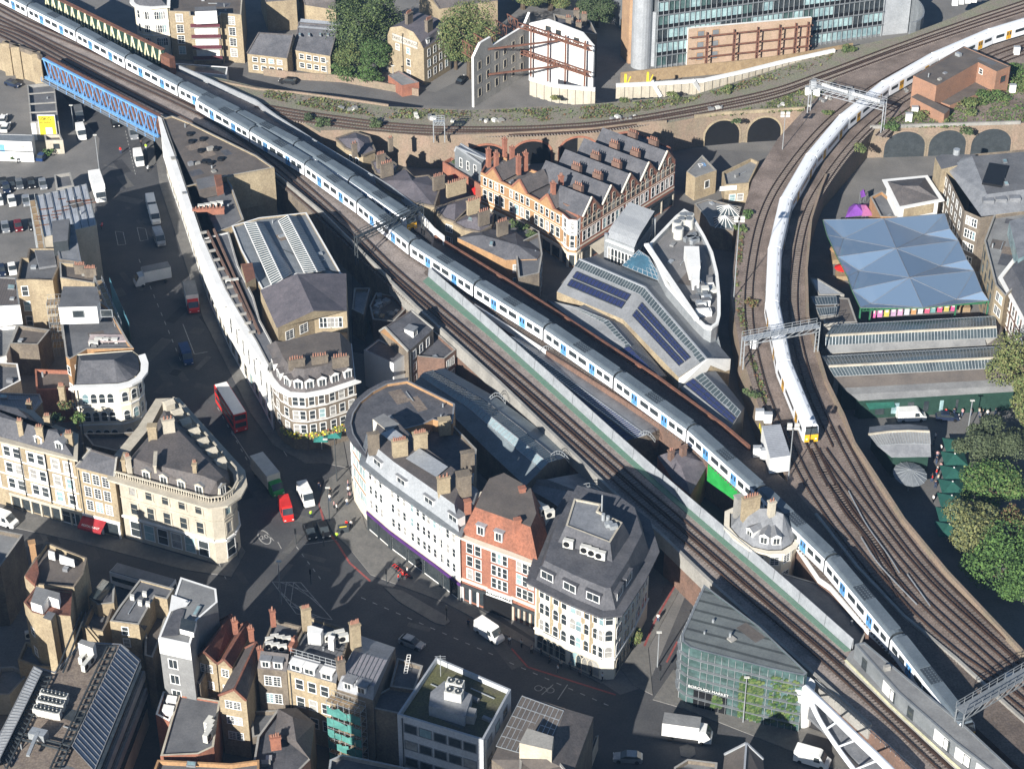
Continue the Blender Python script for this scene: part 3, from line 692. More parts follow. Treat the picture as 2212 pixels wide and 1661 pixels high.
def win_mesh(style, w, h, pane, frame):
 k = (style, w, h, pane, frame)
 if k in WC: return WC[k]
 b = MB(); f = .13 if style != 'wide' else .3; y0, y1 = 0, .07 if style != 'wide' else .12
 if style == 'arch':
  n = 8; out = [(-w / 2, -h / 2), (w / 2, -h / 2)] + [(w / 2 * math.cos(math.pi * i / n), h / 2 - w / 2 + w / 2 * math.sin(math.pi * i / n)) for i in range(n + 1)]
  ou = [(x * (1 + 2 * f / w), z * (1 + 1.6 * f / h)) for x, z in out]
  for i in range(len(out)):
   j = (i + 1) % len(out)
   b.face([(out[i][0], y1, out[i][1]), (ou[i][0], y1, ou[i][1]), (ou[j][0], y1, ou[j][1]), (out[j][0], y1, out[j][1])][::-1], frame)
   b.face([(ou[i][0], 0, ou[i][1]), (ou[j][0], 0, ou[j][1]), (ou[j][0], y1, ou[j][1]), (ou[i][0], y1, ou[i][1])], frame)
  pf = [(x, .02, z) for x, z in out][::-1]
 else:
  for x, z, ww, hh in ((0, h / 2 - f / 2 + f, w + 2 * f, f), (0, -h / 2 - f / 2 , w + 2 * f + .1, f), (-w / 2 - f / 2, 0, f, h), (w / 2 + f / 2, 0, f, h)):
   b.box((x, (y0 + y1) / 2, z - hh / 2), ww, y1 - y0, hh, frame)
  pf = [(w / 2, .02, -h / 2), (-w / 2, .02, -h / 2), (-w / 2, .02, h / 2), (w / 2, .02, h / 2)]
 if style in ('sash', 'wide', 'arch', 'georgian'):
  b.box((0, .035, -.03), w, .03, .07, frame)
 if style in ('georgian', 'casement'):
  b.box((0, .035, -h / 2), .06, .03, h, frame)
  if style == 'georgian':
   for z in (-h / 4, h / 4): b.box((0, .035, z), w, .03, .045, frame)
 o = b.build('window'); me = o.data; bpy.data.objects.remove(o)
 p = MB(); p.face(pf, pane); o = p.build('pane'); me2 = o.data; bpy.data.objects.remove(o)
 WC[k] = (me, me2); return WC[k]
def place_win(B, i, x, z, style, w, h, pane, frame, off=0.0):
 o, t, n, L = edge(B, i); me, mp = win_mesh(style, w, h, pane, frame)
 xa = Vector((n.y, -n.x, 0)); rz = math.atan2(xa.y, xa.x)
 q = put('window', me, B.r, o + t * x + n * (.01 + off) + Vector((0, 0, z)), rz)
 p = bpy.data.objects.new('pane', mp); link(p, q); return q
NW = [0]
def W(B, i, cols, rows, w=1.0, h=1.6, z0=4.2, z1=None, style='sash', m=.9, pane='glass', frame='white', skip=0.0, xs=None, zs=None):
 """a grid of windows on wall edge i: rows spread between z0 (ground floor top) and z1"""
 o, t, n, L = edge(B, i); z1 = z1 if z1 is not None else B.z - .3; z0 += B.base
 if rows >= 3 and L > 7: pipes(B, i)
 xs = xs or [m + (L - 2 * m) * (c + .5) / cols for c in range(cols)]
 zs = zs or [z0 + (z1 - z0) * (r_ + .5) / rows for r_ in range(rows)]
 for x in xs:
  for z in zs:
   if skip and random.random() < skip: continue
   NW[0] += 1
   rr = random.random(); pn = pane if pane != 'glass' or rr > .26 else ('glass_l' if rr < .09 else 'blind')
   place_win(B, i, x, z, style, w, h, pn, frame)
def pipes(B, i, n_=1):
 o, t, n, L = edge(B, i)
 for k in range(n_): b = MB(); c = o + t * L * (k + .96) / (n_ + .02) + n * .09; b.box((c.x, c.y, B.base + .2), .13, .13, B.z - B.base - .6, 'metal_d'); b.build('drainpipe', B.r)
def band(B, idx, z, h, m, out=.1, name='band'):
 for i in idx:
  o, t, n, L = edge(B, i); b = MB(); a = o - t * out * .5; d = o + t * (L + out * .5)
  b.prism([a + n * .0, d + n * .0, d + n * out, a + n * out], z, z + h, m); b.build(name, B.r)
def shop(B, i, n_, h=3.2, m='glass', frame='white', sign='dgreen', z=0.0, mm=.3):
 """ground floor shopfront: piers, glass and fascia"""
 o, t, n, L = edge(B, i); s = (L - 2 * mm) / n_
 for k in range(n_):
  b = MB(); a = o + t * (mm + s * k + .25) ; d = o + t * (mm + s * (k + 1) - .25)
  b.prism([a, d, d + n * .05, a + n * .05], z + .4, z + h - .6, m); b.build('shop_window', B.r)
 b = MB(); b.prism([o, o + t * L, o + t * L + n * .22, o + n * .22], z + h - .6, z + h, sign); b.build('fascia', B.r)
 for k in range(n_ + 1):
  b = MB(); c = o + t * (mm + s * k); b.box((c.x + n.x * .06, c.y + n.y * .06, z), .35, .3, h - .6, frame, math.atan2(t.y, t.x)); b.build('pier', B.r)
POTM = []
def pot_mesh():
 if not POTM:
  b = MB(); b.tube((0, 0, 0), (0, 0, .65), .15, 'pot', 7, .11); o = b.build('p'); POTM.append(o.data); bpy.data.objects.remove(o)
 return POTM[0]
def chim(B, x, y, zt, w=2.2, d=.8, h=2.5, pots=4, m='brick_dk', ang=None, e=None):
 """chimney stack whose top centre is surveyed at x,y,zt; long side along wall edge e or angle"""
 c = U(x, y, zt); w *= .82; d *= .85
 if e is not None: _, t, _, _ = edge(B, e); ang = math.atan2(t.y, t.x)
 if ang is None: ang = 0
 b = MB(); b.box((c.x, c.y, zt - h), w, d, h - .25, m, ang); b.box((c.x, c.y, zt - .25), w + .2, d + .2, .25, m, ang)
 o = b.build('chimney', B.r)
 for k in range(pots):
  s = (k + .5) / pots - .5; p = c + Vector((math.cos(ang), math.sin(ang), 0)) * s * w * .9
  q = put('chimney_pot', pot_mesh(), o, (p.x, p.y, zt)); q.scale = (1, 1, random.uniform(.7, 1.15))
def dormer(B, i, f, z, w=1.5, h=1.7, dep=2.2, inn=.25, roofm='lead', wallm='white', pane='glass', style='casement', arched=False):
 o, t, n, L = edge(B, i); c = o + t * (L * f) - n * inn; rz = math.atan2(t.y, t.x)
 b = MB(); q = [c - t * w / 2, c + t * w / 2, c + t * w / 2 - n * dep, c - t * w / 2 - n * dep]
 b.prism(q, z, z + h, wallm)
 pk = z + h + (.55 if arched else .12)
 e_ = .15; q2 = [c - t * (w / 2 + e_) + n * e_, c + t * (w / 2 + e_) + n * e_, c + t * (w / 2 + e_) - n * (dep + .1), c - t * (w / 2 + e_) - n * (dep + .1)]
 if arched:
  m0 = c + n * e_; m1 = c - n * (dep + .1); m0 = Vector((m0.x, m0.y, pk)); m1 = Vector((m1.x, m1.y, pk))
  z_ = lambda v: Vector((v.x, v.y, z + h))
  b.face([z_(q2[0]), m0, m1, z_(q2[3])], roofm); b.face([z_(q2[1]), z_(q2[2]), m1, m0], roofm); b.face([z_(q2[0]), z_(q2[1]), m0], wallm); b.face([z_(q2[3]), m1, z_(q2[2])], wallm)
 else: b.prism(q2, z + h + .002, z + h + .14, roofm)
 ob = b.build('dormer', B.r)
 me, mp = win_mesh(style, round(w - .5, 2), round(h - .45, 2), pane, 'white')
 xa = Vector((n.y, -n.x, 0)); wo = bpy.data.objects.new('window', me); link(wo, ob)
 wp = c + n * .02 + Vector((0, 0, z + h / 2)); wo.location = wp - WM[B.r.name]; wo.rotation_euler = (0, 0, math.atan2(xa.y, xa.x))
 pb = win_pane_join(me, mp); wo.data = pb
JM = {}
def win_pane_join(me, mp):
 if me.name in JM: return JM[me.name]
 bm = bmesh.new(); bm.from_mesh(me); nm = len(me.materials); bm2 = bmesh.new(); bm2.from_mesh(mp)
 vs = [bm.verts.new(v.co) for v in bm2.verts]
 for f in bm2.faces:
  ff = bm.faces.new([vs[v.index] for v in f.verts]); ff.material_index = nm
 out = bpy.data.meshes.new('dormer_window'); bm.to_mesh(out); bm.free(); bm2.free()
 for m_ in me.materials: out.materials.append(m_)
 out.materials.append(mp.materials[0]); JM[me.name] = out; return out
def poly3(parent, name, pts, faces, m):
 """part from surveyed points (x, y, level); faces index them, optionally with a material"""
 P = [U(*p) for p in pts]; b = MB()
 for f in faces:
  mm = m
  if not isinstance(f[-1], int): mm = f[-1]; f = f[:-1]
  b.face([P[k] for k in f], mm)
 return b.build(name, parent)
def blk(B, name, px, z, h, wall, top=None, zt=None):
 """box-like part: outline surveyed at its top level z, going down by h"""
 P = Us(px, z); b = MB(); b.prism(P, z - h, z, wall, top); return b.build(name, B.r if isinstance(B, Bld) else B)
def skylight(B, px, z, hgt=.35, m='glass_l', frame='lead'):
 P = Us(px, z); b = MB(); b.prism(P, z - hgt, z - .03, frame, frame); I = inset([(p.x, p.y) for p in P], .12)
 b.face([(x, y, z - .02) for x, y in (I if area(I) > 0 else I[::-1])], m); b.build('skylight', B.r)
def glaze(parent, a, b_, c, d, n, m='glass_roof', bar='steel', name='glazing', wd=.07, cross=0, lift=.08):
 """sloping glass between four surveyed points a-b (low) and d-c (high), n panes with bars"""
 A, Bv, C_, D_ = [U(*p) if not isinstance(p, Vector) else p for p in (a, b_, c, d)]
 nn = (Bv - A).cross(D_ - A).normalized()
 if nn.z < 0: nn = -nn
 up = nn * lift
 q = MB(); q.face([A + up, Bv + up, C_ + up, D_ + up], m); q.face([A, Bv, Bv + up, A + up], bar)
 o = q.build(name, parent)
 fb = MB()
 for k in range(n + 1):
  t = k / n; fb.bar(A.lerp(Bv, t) + up * 1.5, D_.lerp(C_, t) + up * 1.5, wd, bar, .06)
 for k in range(cross + 2):
  t = k / (cross + 1); fb.bar(A.lerp(D_, t) + up * 1.5, Bv.lerp(C_, t) + up * 1.5, wd * 1.2, bar, .06)
 s = fb.build('glazing_bars', o); return o
def ribs(parent, a, b_, c, d, n, m, name='standing_seams', w=.06):
 A, Bv, C_, D_ = [U(*p) if not isinstance(p, Vector) else p for p in (a, b_, c, d)]
 fb = MB(); up = Vector((0, 0, .06))
 for k in range(n + 1): t = k / n; fb.bar(A.lerp(Bv, t) + up, D_.lerp(C_, t) + up, w, m, .08)
 return fb.build(name, parent)
def plant(name, label, cat, x, y, z, fn, rz=0, group=None):
 p = U(x, y, z); r = root(name, p, label, cat, group); fn(r, p, rz); return r
ACM = {}
def ac_meshes():
 if not ACM:
  def mk(b, nm): o = b.build(nm); me = o.data; bpy.data.objects.remove(o); return me
  b = MB(); b.box((0, 0, .1), 1.1, .5, .95, 'ac'); b.box((-.4, 0, 0), .08, .6, .1, 'metal_d'); b.box((.4, 0, 0), .08, .6, .1, 'metal_d'); ACM['c'] = mk(b, 'casing')
  b = MB(); b.tube((-.15, -.25, .58), (-.15, -.28, .58), .34, 'black', 14); ACM['f'] = mk(b, 'fan')
  b = MB(); b.box((0, 0, 0), 1.3, 1.3, 1.5, 'ac'); ACM['C'] = mk(b, 'casing')
  b = MB(); b.tube((0, 0, 1.5), (0, 0, 1.62), .5, 'metal_d', 14); b.tube((0, 0, 1.5), (0, 0, 1.75), .12, 'ac', 8); ACM['F'] = mk(b, 'fan')
 return ACM
def ac(x, y, z, rz, label, group, s=1.0, big=False):
 A = ac_meshes(); p = U(x, y, z); r = root('air_conditioner', p, label, 'air conditioner', group)
 o = put('casing', A['C' if big else 'c'], r, p, rz); f = put('fan', A['F' if big else 'f'], r, p, rz)
 for q in (o, f): q.scale = (s, s, s)
ORDS = {1: [''], 2: ['left-hand ', 'right-hand '], 3: ['leftmost ', 'middle ', 'rightmost ']}
def acs(pts, z, rz, label, s=1.15, big=False):
 n = len(pts); w_ = ORDS.get(n) or ['leftmost '] + ['second ', 'third ', 'fourth ', 'fifth ', 'sixth ', 'seventh ', 'eighth ', 'ninth ', 'tenth '][:n - 2] + ['rightmost ']
 for k, (x, y) in enumerate(pts): ac(x, y, z, rz, w_[k] + label, label + ' (set)', s, big)
def tree(x, y, hgt, rad, label, cols=('g1', 'g2', 'g3'), z=0.0, trunk=True, n=None, squash=1.0, leaf=.55, name='tree', cat='tree', group=None, blobs=9, seed=None):
 rnd = random.Random(seed if seed is not None else int(x * 31 + y * 17)); p = U(x, y, z)
 r = root(name, p, label, cat, group)
 cz = hgt * (.56 if trunk else .5); rv = hgt * (.46 if trunk else .5)
 if trunk:
  b = MB(); b.tube(p, p + Vector((0, 0, hgt * .5)), rad * .085 + .08, 'bark', 8, rad * .05)
  for k in range(6):
   a = rnd.random() * 6.28; s = p + Vector((0, 0, hgt * (.25 + .05 * k))); b.tube(s, s + Vector((math.cos(a) * rad * .6, math.sin(a) * rad * .6, hgt * .22)), rad * .035 + .03, 'bark', 5, .03)
  b.build('trunk', r)
 cb = MB(); n = n or int(420 * rad ** 1.25 + 120)
 bl = []
 for k in range(blobs):
  a = rnd.random() * 6.28; u = rnd.uniform(-.75, .85); q = math.sqrt(max(0, 1 - u * u)) * rad * rnd.uniform(.4, .84)
  bl.append((Vector((math.cos(a) * q, math.sin(a) * q, u * rv * .62)), rad * rnd.uniform(.24, .5)))
 bl.append((Vector((0, 0, 0)), rad * .58)); ms = ['leaf_' + c for c in cols]
 for k in range(n):
  c, br = bl[rnd.randrange(len(bl))]
  d = Vector((rnd.gauss(0, 1), rnd.gauss(0, 1), rnd.gauss(.25, 1))).normalized()
  q = c + Vector((d.x, d.y, d.z * min(rv / rad, 1.3))) * br * rnd.uniform(.72, 1.08)
  if q.z < -rv: continue
  q = p + Vector((0, 0, cz)) + q
  nn = (d + Vector((rnd.gauss(0, .6), rnd.gauss(0, .6), rnd.gauss(.3, .6)))).normalized()
  t = nn.orthogonal().normalized(); t = (Matrix.Rotation(rnd.random() * 6.28, 3, nn) @ t); s2 = nn.cross(t); s = leaf * rnd.uniform(.45, 1.0) * .5
  cb.face([q - t * s * 1.3 - s2 * s * .3, q + s2 * s - t * s * .2, q + t * s * 1.3 + s2 * s * .25, q - s2 * s + t * s * .3], rnd.choice(ms))
 cb.build('crown', r); return r
def bush(x, y, rad, label, cols=('g1', 'g2', 'o1'), z=0.0, h=None, group=None, name='bush', cat='bush'):
 return tree(x, y, h or rad * 1.3, rad, label, cols, z, False, int(120 * rad ** 1.6 + 50), leaf=.42, name=name, cat=cat, group=group, blobs=5)
# ================================================================ BUILDINGS, top left
B = bld('white arched-window corner block with a curved end at the top left', [(289, 4), (293, 9), (302, 13), (325, 15), (361, 13), (363, -30), (289, -30)], 13.5, 'stucco', 'slate', 'mansard', ins=1.5, mh=1.2, cornice=(.5, .4, 'white'))
W(B, 3, 4, 3, .9, 2.0, 2.6, 12.9, 'arch'); W(B, 2, 2, 3, .9, 2.0, 2.6, 12.9, 'arch'); W(B, 1, 1, 3, .8, 2.0, 2.6, 12.9, 'arch', m=.2); band(B, (1, 2, 3), 9.4, .3, 'white'); band(B, (1, 2, 3), 5.9, .3, 'white')
B = bld('yellow brick flats with maroon balconies between two wings at the top left', [(364, 25), (408, 26), (409, 35), (476, 34), (477, 29), (521, 33), (526, -35), (364, -35)], 12.6, 'brick_y', 'felt_b', cop='stone')
W(B, 0, 1, 4, 1.5, 1.9, 1.2, style='georgian', pane='glass'); W(B, 4, 1, 4, 1.5, 1.9, 1.2, style='georgian')
o, t, n, L = edge(B, 2)
for z in (1.6, 4.4, 7.2, 10.0):
 b = MB(); a = o + t * .2; d = o + t * (L - .2); b.prism([a, d, d + n * 1.3, a + n * 1.3], z, z + .2, 'concrete'); b.build('balcony_slab', B.r)
 b = MB(); b.prism([a + n * 1.22, d + n * 1.22, d + n * 1.3, a + n * 1.3], z + .2, z + 1.1, mat('maroon', (.12, .035, .045))); b.build('balcony_rail', B.r)
W(B, 2, 6, 4, .65, 2.1, 1.7, 12.6, 'sash', pane='white', frame='white')
blk(B, 'roof_room', [(420, 16), (467, 14), (468, 24), (421, 26)], 15.2, 3.2, 'white', 'felt')
B = bld('small slate-roofed cottage left of the taller pair, top of the picture', [(552, 90), (645, 94), (620, 127), (534, 117)], 4.8, 'brick_y', 'slate', 'gable', ridge=((560, 72), (633, 76), 8.8), name='cottage', cat='house', cop='slate_b')
W(B, 2, 4, 2, 1.1, 1.0, .5, 4.6)
B = bld('slate house with four small rooflights and a metal-topped ridge, top of the picture', [(652, 66), (738, 74), (713, 122), (636, 109)], 5.2, 'brick_y', 'slate', 'gable', ridge=((646, 50), (731, 57), 9.6), name='house', cat='house', cop='slate_b')
W(B, 2, 4, 2, 1.1, 1.1, .5, 5); poly3(B.r, 'metal_roof_strip', [(643, 60, 9.0), (729, 67, 9.0), (735, 49, 9.75), (650, 41, 9.75)], [(3, 2, 1, 0)], 'zinc')
for x in (645, 665, 689, 706): skylight(B, [(x, 71), (x + 5, 71.5), (x + 5, 77), (x, 76)], 8.4)
B = bld('low glass-roofed white shed beside the brick retaining wall', [(380, 137), (492, 145), (489, 164), (378, 152)], 3.2, 'white', 'glass_roof', ph=.1, cop='white', name='shed', cat='shed')
B = bld('tall old yellow brick block with a faded painted wall sign and two chimney rows', [(837, 77), (915, 106), (974, 70), (925, 40)], 9.6, 'brick_y', 'slate_p', 'open', name='building')
poly3(B.r, 'roof', [(837, 77, 9.6), (915, 106, 9.6), (974, 70, 9.6), (925, 40, 9.6), (843, 60, 11.6), (866, 57, 12.6), (893, 70, 12.4), (909, 92, 11.3), (962, 52, 11.6), (944, 40, 12.6), (905, 28, 11.8)], [(1, 2, 8, 7), (7, 8, 9, 6), (6, 9, 5), (5, 9, 10, 4), (0, 4, 10, 3), (2, 3, 10, 9, 8, 'brick_y')], 'slate_p')
poly3(B.r, 'gable_wall', [(837, 77, 9.6), (915, 106, 9.6), (909, 92, 11.3), (893, 70, 12.4), (866, 57, 12.6), (843, 60, 11.6)], [(0, 1, 2, 3, 4, 5)], 'brick_y')
for a, d in (((909, 92, 11.5), (962, 52, 11.8)), ): pass
W(B, 1, 4, 3, .9, 1.7, 1.0, 9.3); W(B, 0, 0, 0, xs=[3.2, 6.6], zs=[7.6], w=1, h=1.4); W(B, 0, 0, 0, xs=[6.6], zs=[4.6, 1.8], w=1, h=1.5)
o, t, n, L = edge(B, 0)
b = MB(); b.prism([o + t * 1.6 + n * .02, o + t * 9.6 + n * .02, o + t * 9.6 + n * .06, o + t * 1.6 + n * .06], 8.9, 10.7, mat('faded_sign', (.52, .49, .42))); sg = b.build('painted_sign', B.r)
xa = Vector((n.y, -n.x, 0)); text('sign_letters', 'TAKE COURAGE', o + t * 5.6 + n * .09 + Vector((0, 0, 9.8)), 1.12, 'brick_dk', parent=sg, rot=(math.pi / 2, 0, math.atan2(t.y, t.x)), extr=.01)
b = MB(); c = o + t * 4.9 + n * .1; b.box((c.x, c.y, 1), .15, .15, 10.6, 'black'); b.build('drainpipe', B.r)
chim(B, 883, 28, 15.2, 2.6, 1.0, 3.6, 6, e=1); chim(B, 926, 42, 14.8, 2.6, 1.0, 3.4, 6, e=1); dormer(B, 1, .2, 9.9, 1.2, 1.3, 1.6); dormer(B, 1, .68, 9.9, 1.2, 1.3, 1.6)
B = bld('small brick lean-to porch at the foot of the painted-sign building', [(838, 163), (862, 153), (905, 178), (868, 185)], 3.0, 'brick_r', 'lead', cop='lead', ph=.1, name='outbuilding', cat='outbuilding')
wall_run('boundary_wall', [(570, 163), (640, 172), (740, 178), (838, 196), (905, 208)], 0, 1.8, .35, 'brick_arch', 'curving red brick garden wall below the hedge and the painted-sign building')
wall_run('boundary_wall', [(470, 187), (560, 205), (640, 212), (740, 225), (840, 240)], 6.2, 1.6, .35, 'brick_arch', 'red and brown brick wall edging the back street above the railway weeds', zref=6.2)
for lb, px, z, ro in (('brown pitched roof house with an orange gable at the top centre', [(640, -30), (720, -10), (725, 22), (660, 12)], 6, 'slate_b'),
     ('long brown roofed building with an orange gable near the top centre', [(905, -22), (1010, -30), (1075, 2), (950, 20)], 7, 'slate_b'),
     ('dark roofed building at the very top left of the centre', [(560, -40), (620, -40), (640, 0), (575, 5)], 8, 'slate')):
 P = Us(px, z); bb = bld(lb, px, z, 'brick_y', ro, 'gable', ridge=(lerp(lerp(px[3], px[0], .5), (px[3][0], px[3][1] - 30), .3), lerp(lerp(px[1], px[2], .5), (px[2][0], px[2][1] - 30), .3), z + 2.6), name='house', cat='house', cop='slate_b')
def facade(label, base, tops, m, th=.6, name='retained_facade'):
 """free-standing wall: plan line base[(x,y),..] at level 0 and a list of (fraction, top level)"""
 A, D_ = U(*base[0], 0), U(*base[1], 0); t = D_ - A; L = t.length; tn = t.normalized(); n = Vector((tn.y, -tn.x, 0))
 if n.y > 0: n = -n
 r = root(name, A, label, 'facade'); b = MB()
 f = [A] + [D_] + [A + t * q + Vector((0, 0, z)) for q, z in tops[::-1]]
 b.face([p + n * th / 2 for p in f], m); b.face([p - n * th / 2 for p in f][::-1], m)
 for i in range(len(f)):
  p, q = f[i], f[(i + 1) % len(f)]; b.face([q + n * th / 2, p + n * th / 2, p - n * th / 2, q - n * th / 2], 'white' if i >= 2 else m)
 b.build('wall', r); X = Bld(); X.r = r; X.P = [A + n * th / 2, D_ + n * th / 2]; X.z = 12; X.base = 0
 X.sg = 1
 def e_(i=0): return A + n * th / 2, tn, n, L
 X.e = e_(); return X
_edge = edge
def edge(B, i):
 return B.e if hasattr(B, 'e') else _edge(B, i)
F1 = facade('blinding white gable wall of a demolished building held by rusty steel', ((1144, 168), (1281, 207)), [(0, 14), (.28, 16.2), (.82, 15.2), (1, 12.6)], 'white')
for x, z in ((.30, 14.0), (.46, 13.7), (.74, 13.0)): place_win(F1, 0, x * F1.e[3], z, 'plain', 1.3, 1.1, 'glass', 'brick_dk')
def truss(parent, a, b_, h, n, m='rust', w=.22, name='truss'):
 a, b_ = Vector(a), Vector(b_); u = Vector((0, 0, h)); q = MB(); q.bar(a, b_, w, m); q.bar(a + u, b_ + u, w, m)
 for k in range(n):
  p, r_ = a.lerp(b_, k / n), a.lerp(b_, (k + 1) / n); q.bar(p + (u if k % 2 else u * 0), r_ + (u * 0 if k % 2 else u), w * .6, m); q.bar(p, p + u, w * .6, m)
 return q.build(name, parent)
sf = root('propping_steelwork', F1.e[0], 'rusty steel frame of columns and lattice beams propping the white gable wall', 'steelwork')
o, t, n, L = F1.e; n2 = n * 1.4
for k in (.08, .35, .62, .92): b = MB(); p = o + t * L * k + n2; b.bar(p, p + Vector((0, 0, 14.2)), .42, 'rust'); b.build('column', sf)
for z in (12.2, 5.6): truss(sf, o + n2 * 1.2 - t * 2 + Vector((0, 0, z + 1)), o + n2 * 1.2 + t * (L + .5) + Vector((0, 0, z)), 1.2, 14)
F2 = facade('grey brick gutted facade with empty windows and steel props', ((1022, 232), (1142, 158)), [(0, 12.6), (.12, 15.2), (.3, 15.2), (.33, 12.8), (.9, 13), (1, 15.6)], 'concrete')
for z in (3, 6.4, 9.8):
 for k in range(6): place_win(F2, 0, F2.e[3] * (.1 + .15 * k), z, 'plain', 1.1, 1.9, 'black', 'stone')
o2, t2, n2_, L2 = F2.e
for z in (12.6, 6.2):
 for k in (.25, .9):
  b = MB(); b.bar(o2 + t2 * L2 * k + Vector((0, 0, z)), o + t * (L * (.95 if k > .5 else .5)) + n * 1.5 + Vector((0, 0, z - .2)), .38, 'rust'); b.build('raking_beam', sf)
for k in range(5): truss(sf, o2 + t2 * L2 * (.1 + k * .2) - n2_ * 2 + Vector((0, 0, 11)), o2 + t2 * L2 * (.16 + k * .2) - n2_ * 6 + Vector((0, 0, 11)), 3, 3)
B = bld('dark brick house with brown chimney stacks behind the white gable wall', [(1195, 30), (1275, 45), (1290, 75), (1200, 62)], 11, 'brick_dk', 'slate', 'flat', name='house', cat='house')
chim(B, 1228, 38, 14, 1.6, 1, 3, 3); chim(B, 1250, 48, 13.5, 1.6, 1, 3, 3); chim(B, 1262, 30, 14, 1.6, 1, 3, 3); chim(B, 1245, 22, 14.5, 1.6, 1, 3, 3)
OFZ = 28
GP = [U(1371, 150, 0), U(1415, 148, 0), U(1901, 78, 0), U(1960, 72, 0)]
dirx = (GP[2] - GP[1]).normalized(); back = Vector((-dirx.y, dirx.x, 0))
gw = root('office_block', GP[1], 'large green glass office block with silver corner, top right of the centre', 'office')
b = MB(); b.prism([GP[1], GP[2], GP[2] + back * 45, GP[1] + back * 45], 0, OFZ, 'metal'); b.build('core', gw)
b = MB(); b.tube(GP[0] + Vector((1.5, 2, 0)), GP[0] + Vector((1.5, 2, OFZ)), 2.4, 'zinc', 20); b.build('silver_column', gw)
b = MB(); q = GP[0] + Vector((2, 2, 0)); b.prism([q, GP[1] + dirx * 1.5, GP[1] + dirx * 1.5 + back * .3, q + Vector((0, 1, 0))], 0, 14, 'zinc'); b.build('silver_panel', gw)
b = MB(); q = GP[0] + Vector((-1.5, 3, 0)); b.prism([q, q + Vector((1.5, 0, 0)), q + back * 5 + Vector((1.5, 0, 0)), q + back * 5], 0, OFZ, 'terracotta'); b.build('terracotta_strip', gw)
Lg = (GP[2] - GP[1]).length; nb_ = 44; fn = Vector((dirx.y, -dirx.x, 0))
for f_ in range(8):
 z0 = .6 + f_ * 3.5
 for k in range(nb_ // 2):
  a = GP[1] + dirx * (Lg * k * 2 / nb_ + .1); d = GP[1] + dirx * (Lg * (k + 1) * 2 / nb_ - .1)
  rr = random.random(); mm = 'glass_l' if rr < .55 else ('glass_g' if rr < .8 else 'glass')
  b = MB(); b.prism([a, d, d + fn * .12, a + fn * .12], z0, z0 + 2.6, mm); b.build('window', gw)
b = MB()
for k in range(nb_ + 1): a = GP[1] + dirx * Lg * k / nb_ + fn * .5; b.bar(a, a + Vector((0, 0, OFZ)), .12, 'steel')
tag(b.build('mullions', gw), kind='stuff')
b = MB()
for f_ in range(9): a = GP[1] + fn * .35; z0 = 3.2 + f_ * 3.5; b.prism([a, a + dirx * Lg, a + dirx * Lg + fn * .5, a + fn * .5], z0, z0 + .14, 'metal'); b.prism([GP[1], GP[2], GP[2] + fn * .1, GP[1] + fn * .1], z0, z0 + .85, 'black')
b.build('floor_bands', gw)
b = MB(); b.prism([GP[2], GP[3], GP[3] + back * 20, GP[2] + back * 20], 0, OFZ, 'zinc'); b.build('silver_end', gw)
rt = root('roof_terrace', U(1960, 60, 6), 'curved grey terrace wall with white seats beside the glass office', 'terrace')
b = MB(); c = U(1955, 20, 9); prev = None
for k in range(9):
 a = math.radians(-90 + k * 18); p = c + Vector((math.cos(a) * 4.5, math.sin(a) * 9, 0))
 if prev: b.prism([prev, p, p + Vector((-.3, .3, 0)), prev + Vector((-.3, .3, 0))], 0, 9.5, 'metal')
 prev = p
b.build('curved_wall', rt)
F3 = facade('pale pink brick warehouse facade kept standing in front of the glass office', ((1482, 141), (1746, 113)), [(0, 9.6), (1, 9.2)], mat('brick_pale', (.42, .30, .22), (.34, .25, .17), .4, .9), .8)
for z, hh in ((7.9, 1.5), (5.0, 1.7), (2.1, 1.9)):
 for k in range(2): place_win(F3, 0, 3.2 + k * 3.7, z, 'plain', 1.6, hh, 'metal', 'brick_o')
sf2 = root('propping_steelwork', F3.e[0], 'rusty lattice columns and rails bracing the pale brick warehouse facade', 'steelwork')
o, t, n, L = F3.e
for k in (.14, .36, .55, .73, .86, .96):
 for dd in (.8, 2.2):
  b = MB(); p = o + t * L * k + n * dd; b.bar(p, p + Vector((0, 0, 8.6)), .25, 'rust'); b.build('column', sf2)
 q = o + t * L * k + n * 1.0; u = MB()
 for z in range(7): u.bar(q + Vector((0, 0, z * 1.2)), q + n * 1.2 + Vector((0, 0, z * 1.2 + 1.2)), .12, 'rust')
 u.build('lacing', sf2)
for z in (2.4, 4.9, 7.8): b = MB(); b.bar(o + n * 1.2 + Vector((0, 0, z)), o + n * 1.2 + t * L + Vector((0, 0, z)), .28, 'rust'); b.build('rail', sf2)
hd = wall_run('hoarding', [(1340, 182), (1380, 178), (1480, 167), (1600, 156), (1720, 140), (1840, 118)], 0, 3.0, .25, 'timber', 'long timber hoarding below the glass office with rusty posts')
def piles(label, px, z0, h, n):
 P = Us(px, z0); r = root('sheet_pile_wall', P[0], label, 'retaining wall'); b = MB(); k = 0
 for a, d in zip(P, P[1:]):
  m_ = max(2, int((d - a).length / .9))
  for q in range(m_):
   p, s = a.lerp(d, q / m_), a.lerp(d, (q + 1) / m_); nn = Vector(((d - a).y, -(d - a).x, 0)).normalized() * (.25 if k % 2 else 0); k += 1
   b.face([p + nn, s + nn, s + nn + Vector((0, 0, h)), p + nn + Vector((0, 0, h))], 'stone'); b.face([p, p + nn, p + nn + Vector((0, 0, h)), p + Vector((0, 0, h))], 'concrete')
 b.build('piles', r); b = MB()
 for a, d in zip(P, P[1:]): b.bar(a + Vector((0, 0, h)), d + Vector((0, 0, h)), .7, 'white')
 b.build('capping_beam', r); return r
piles('white sheet pile retaining wall curving below the gable wall', [(1144, 206), (1200, 222), (1285, 230)], 4.6, 4.2, 30)
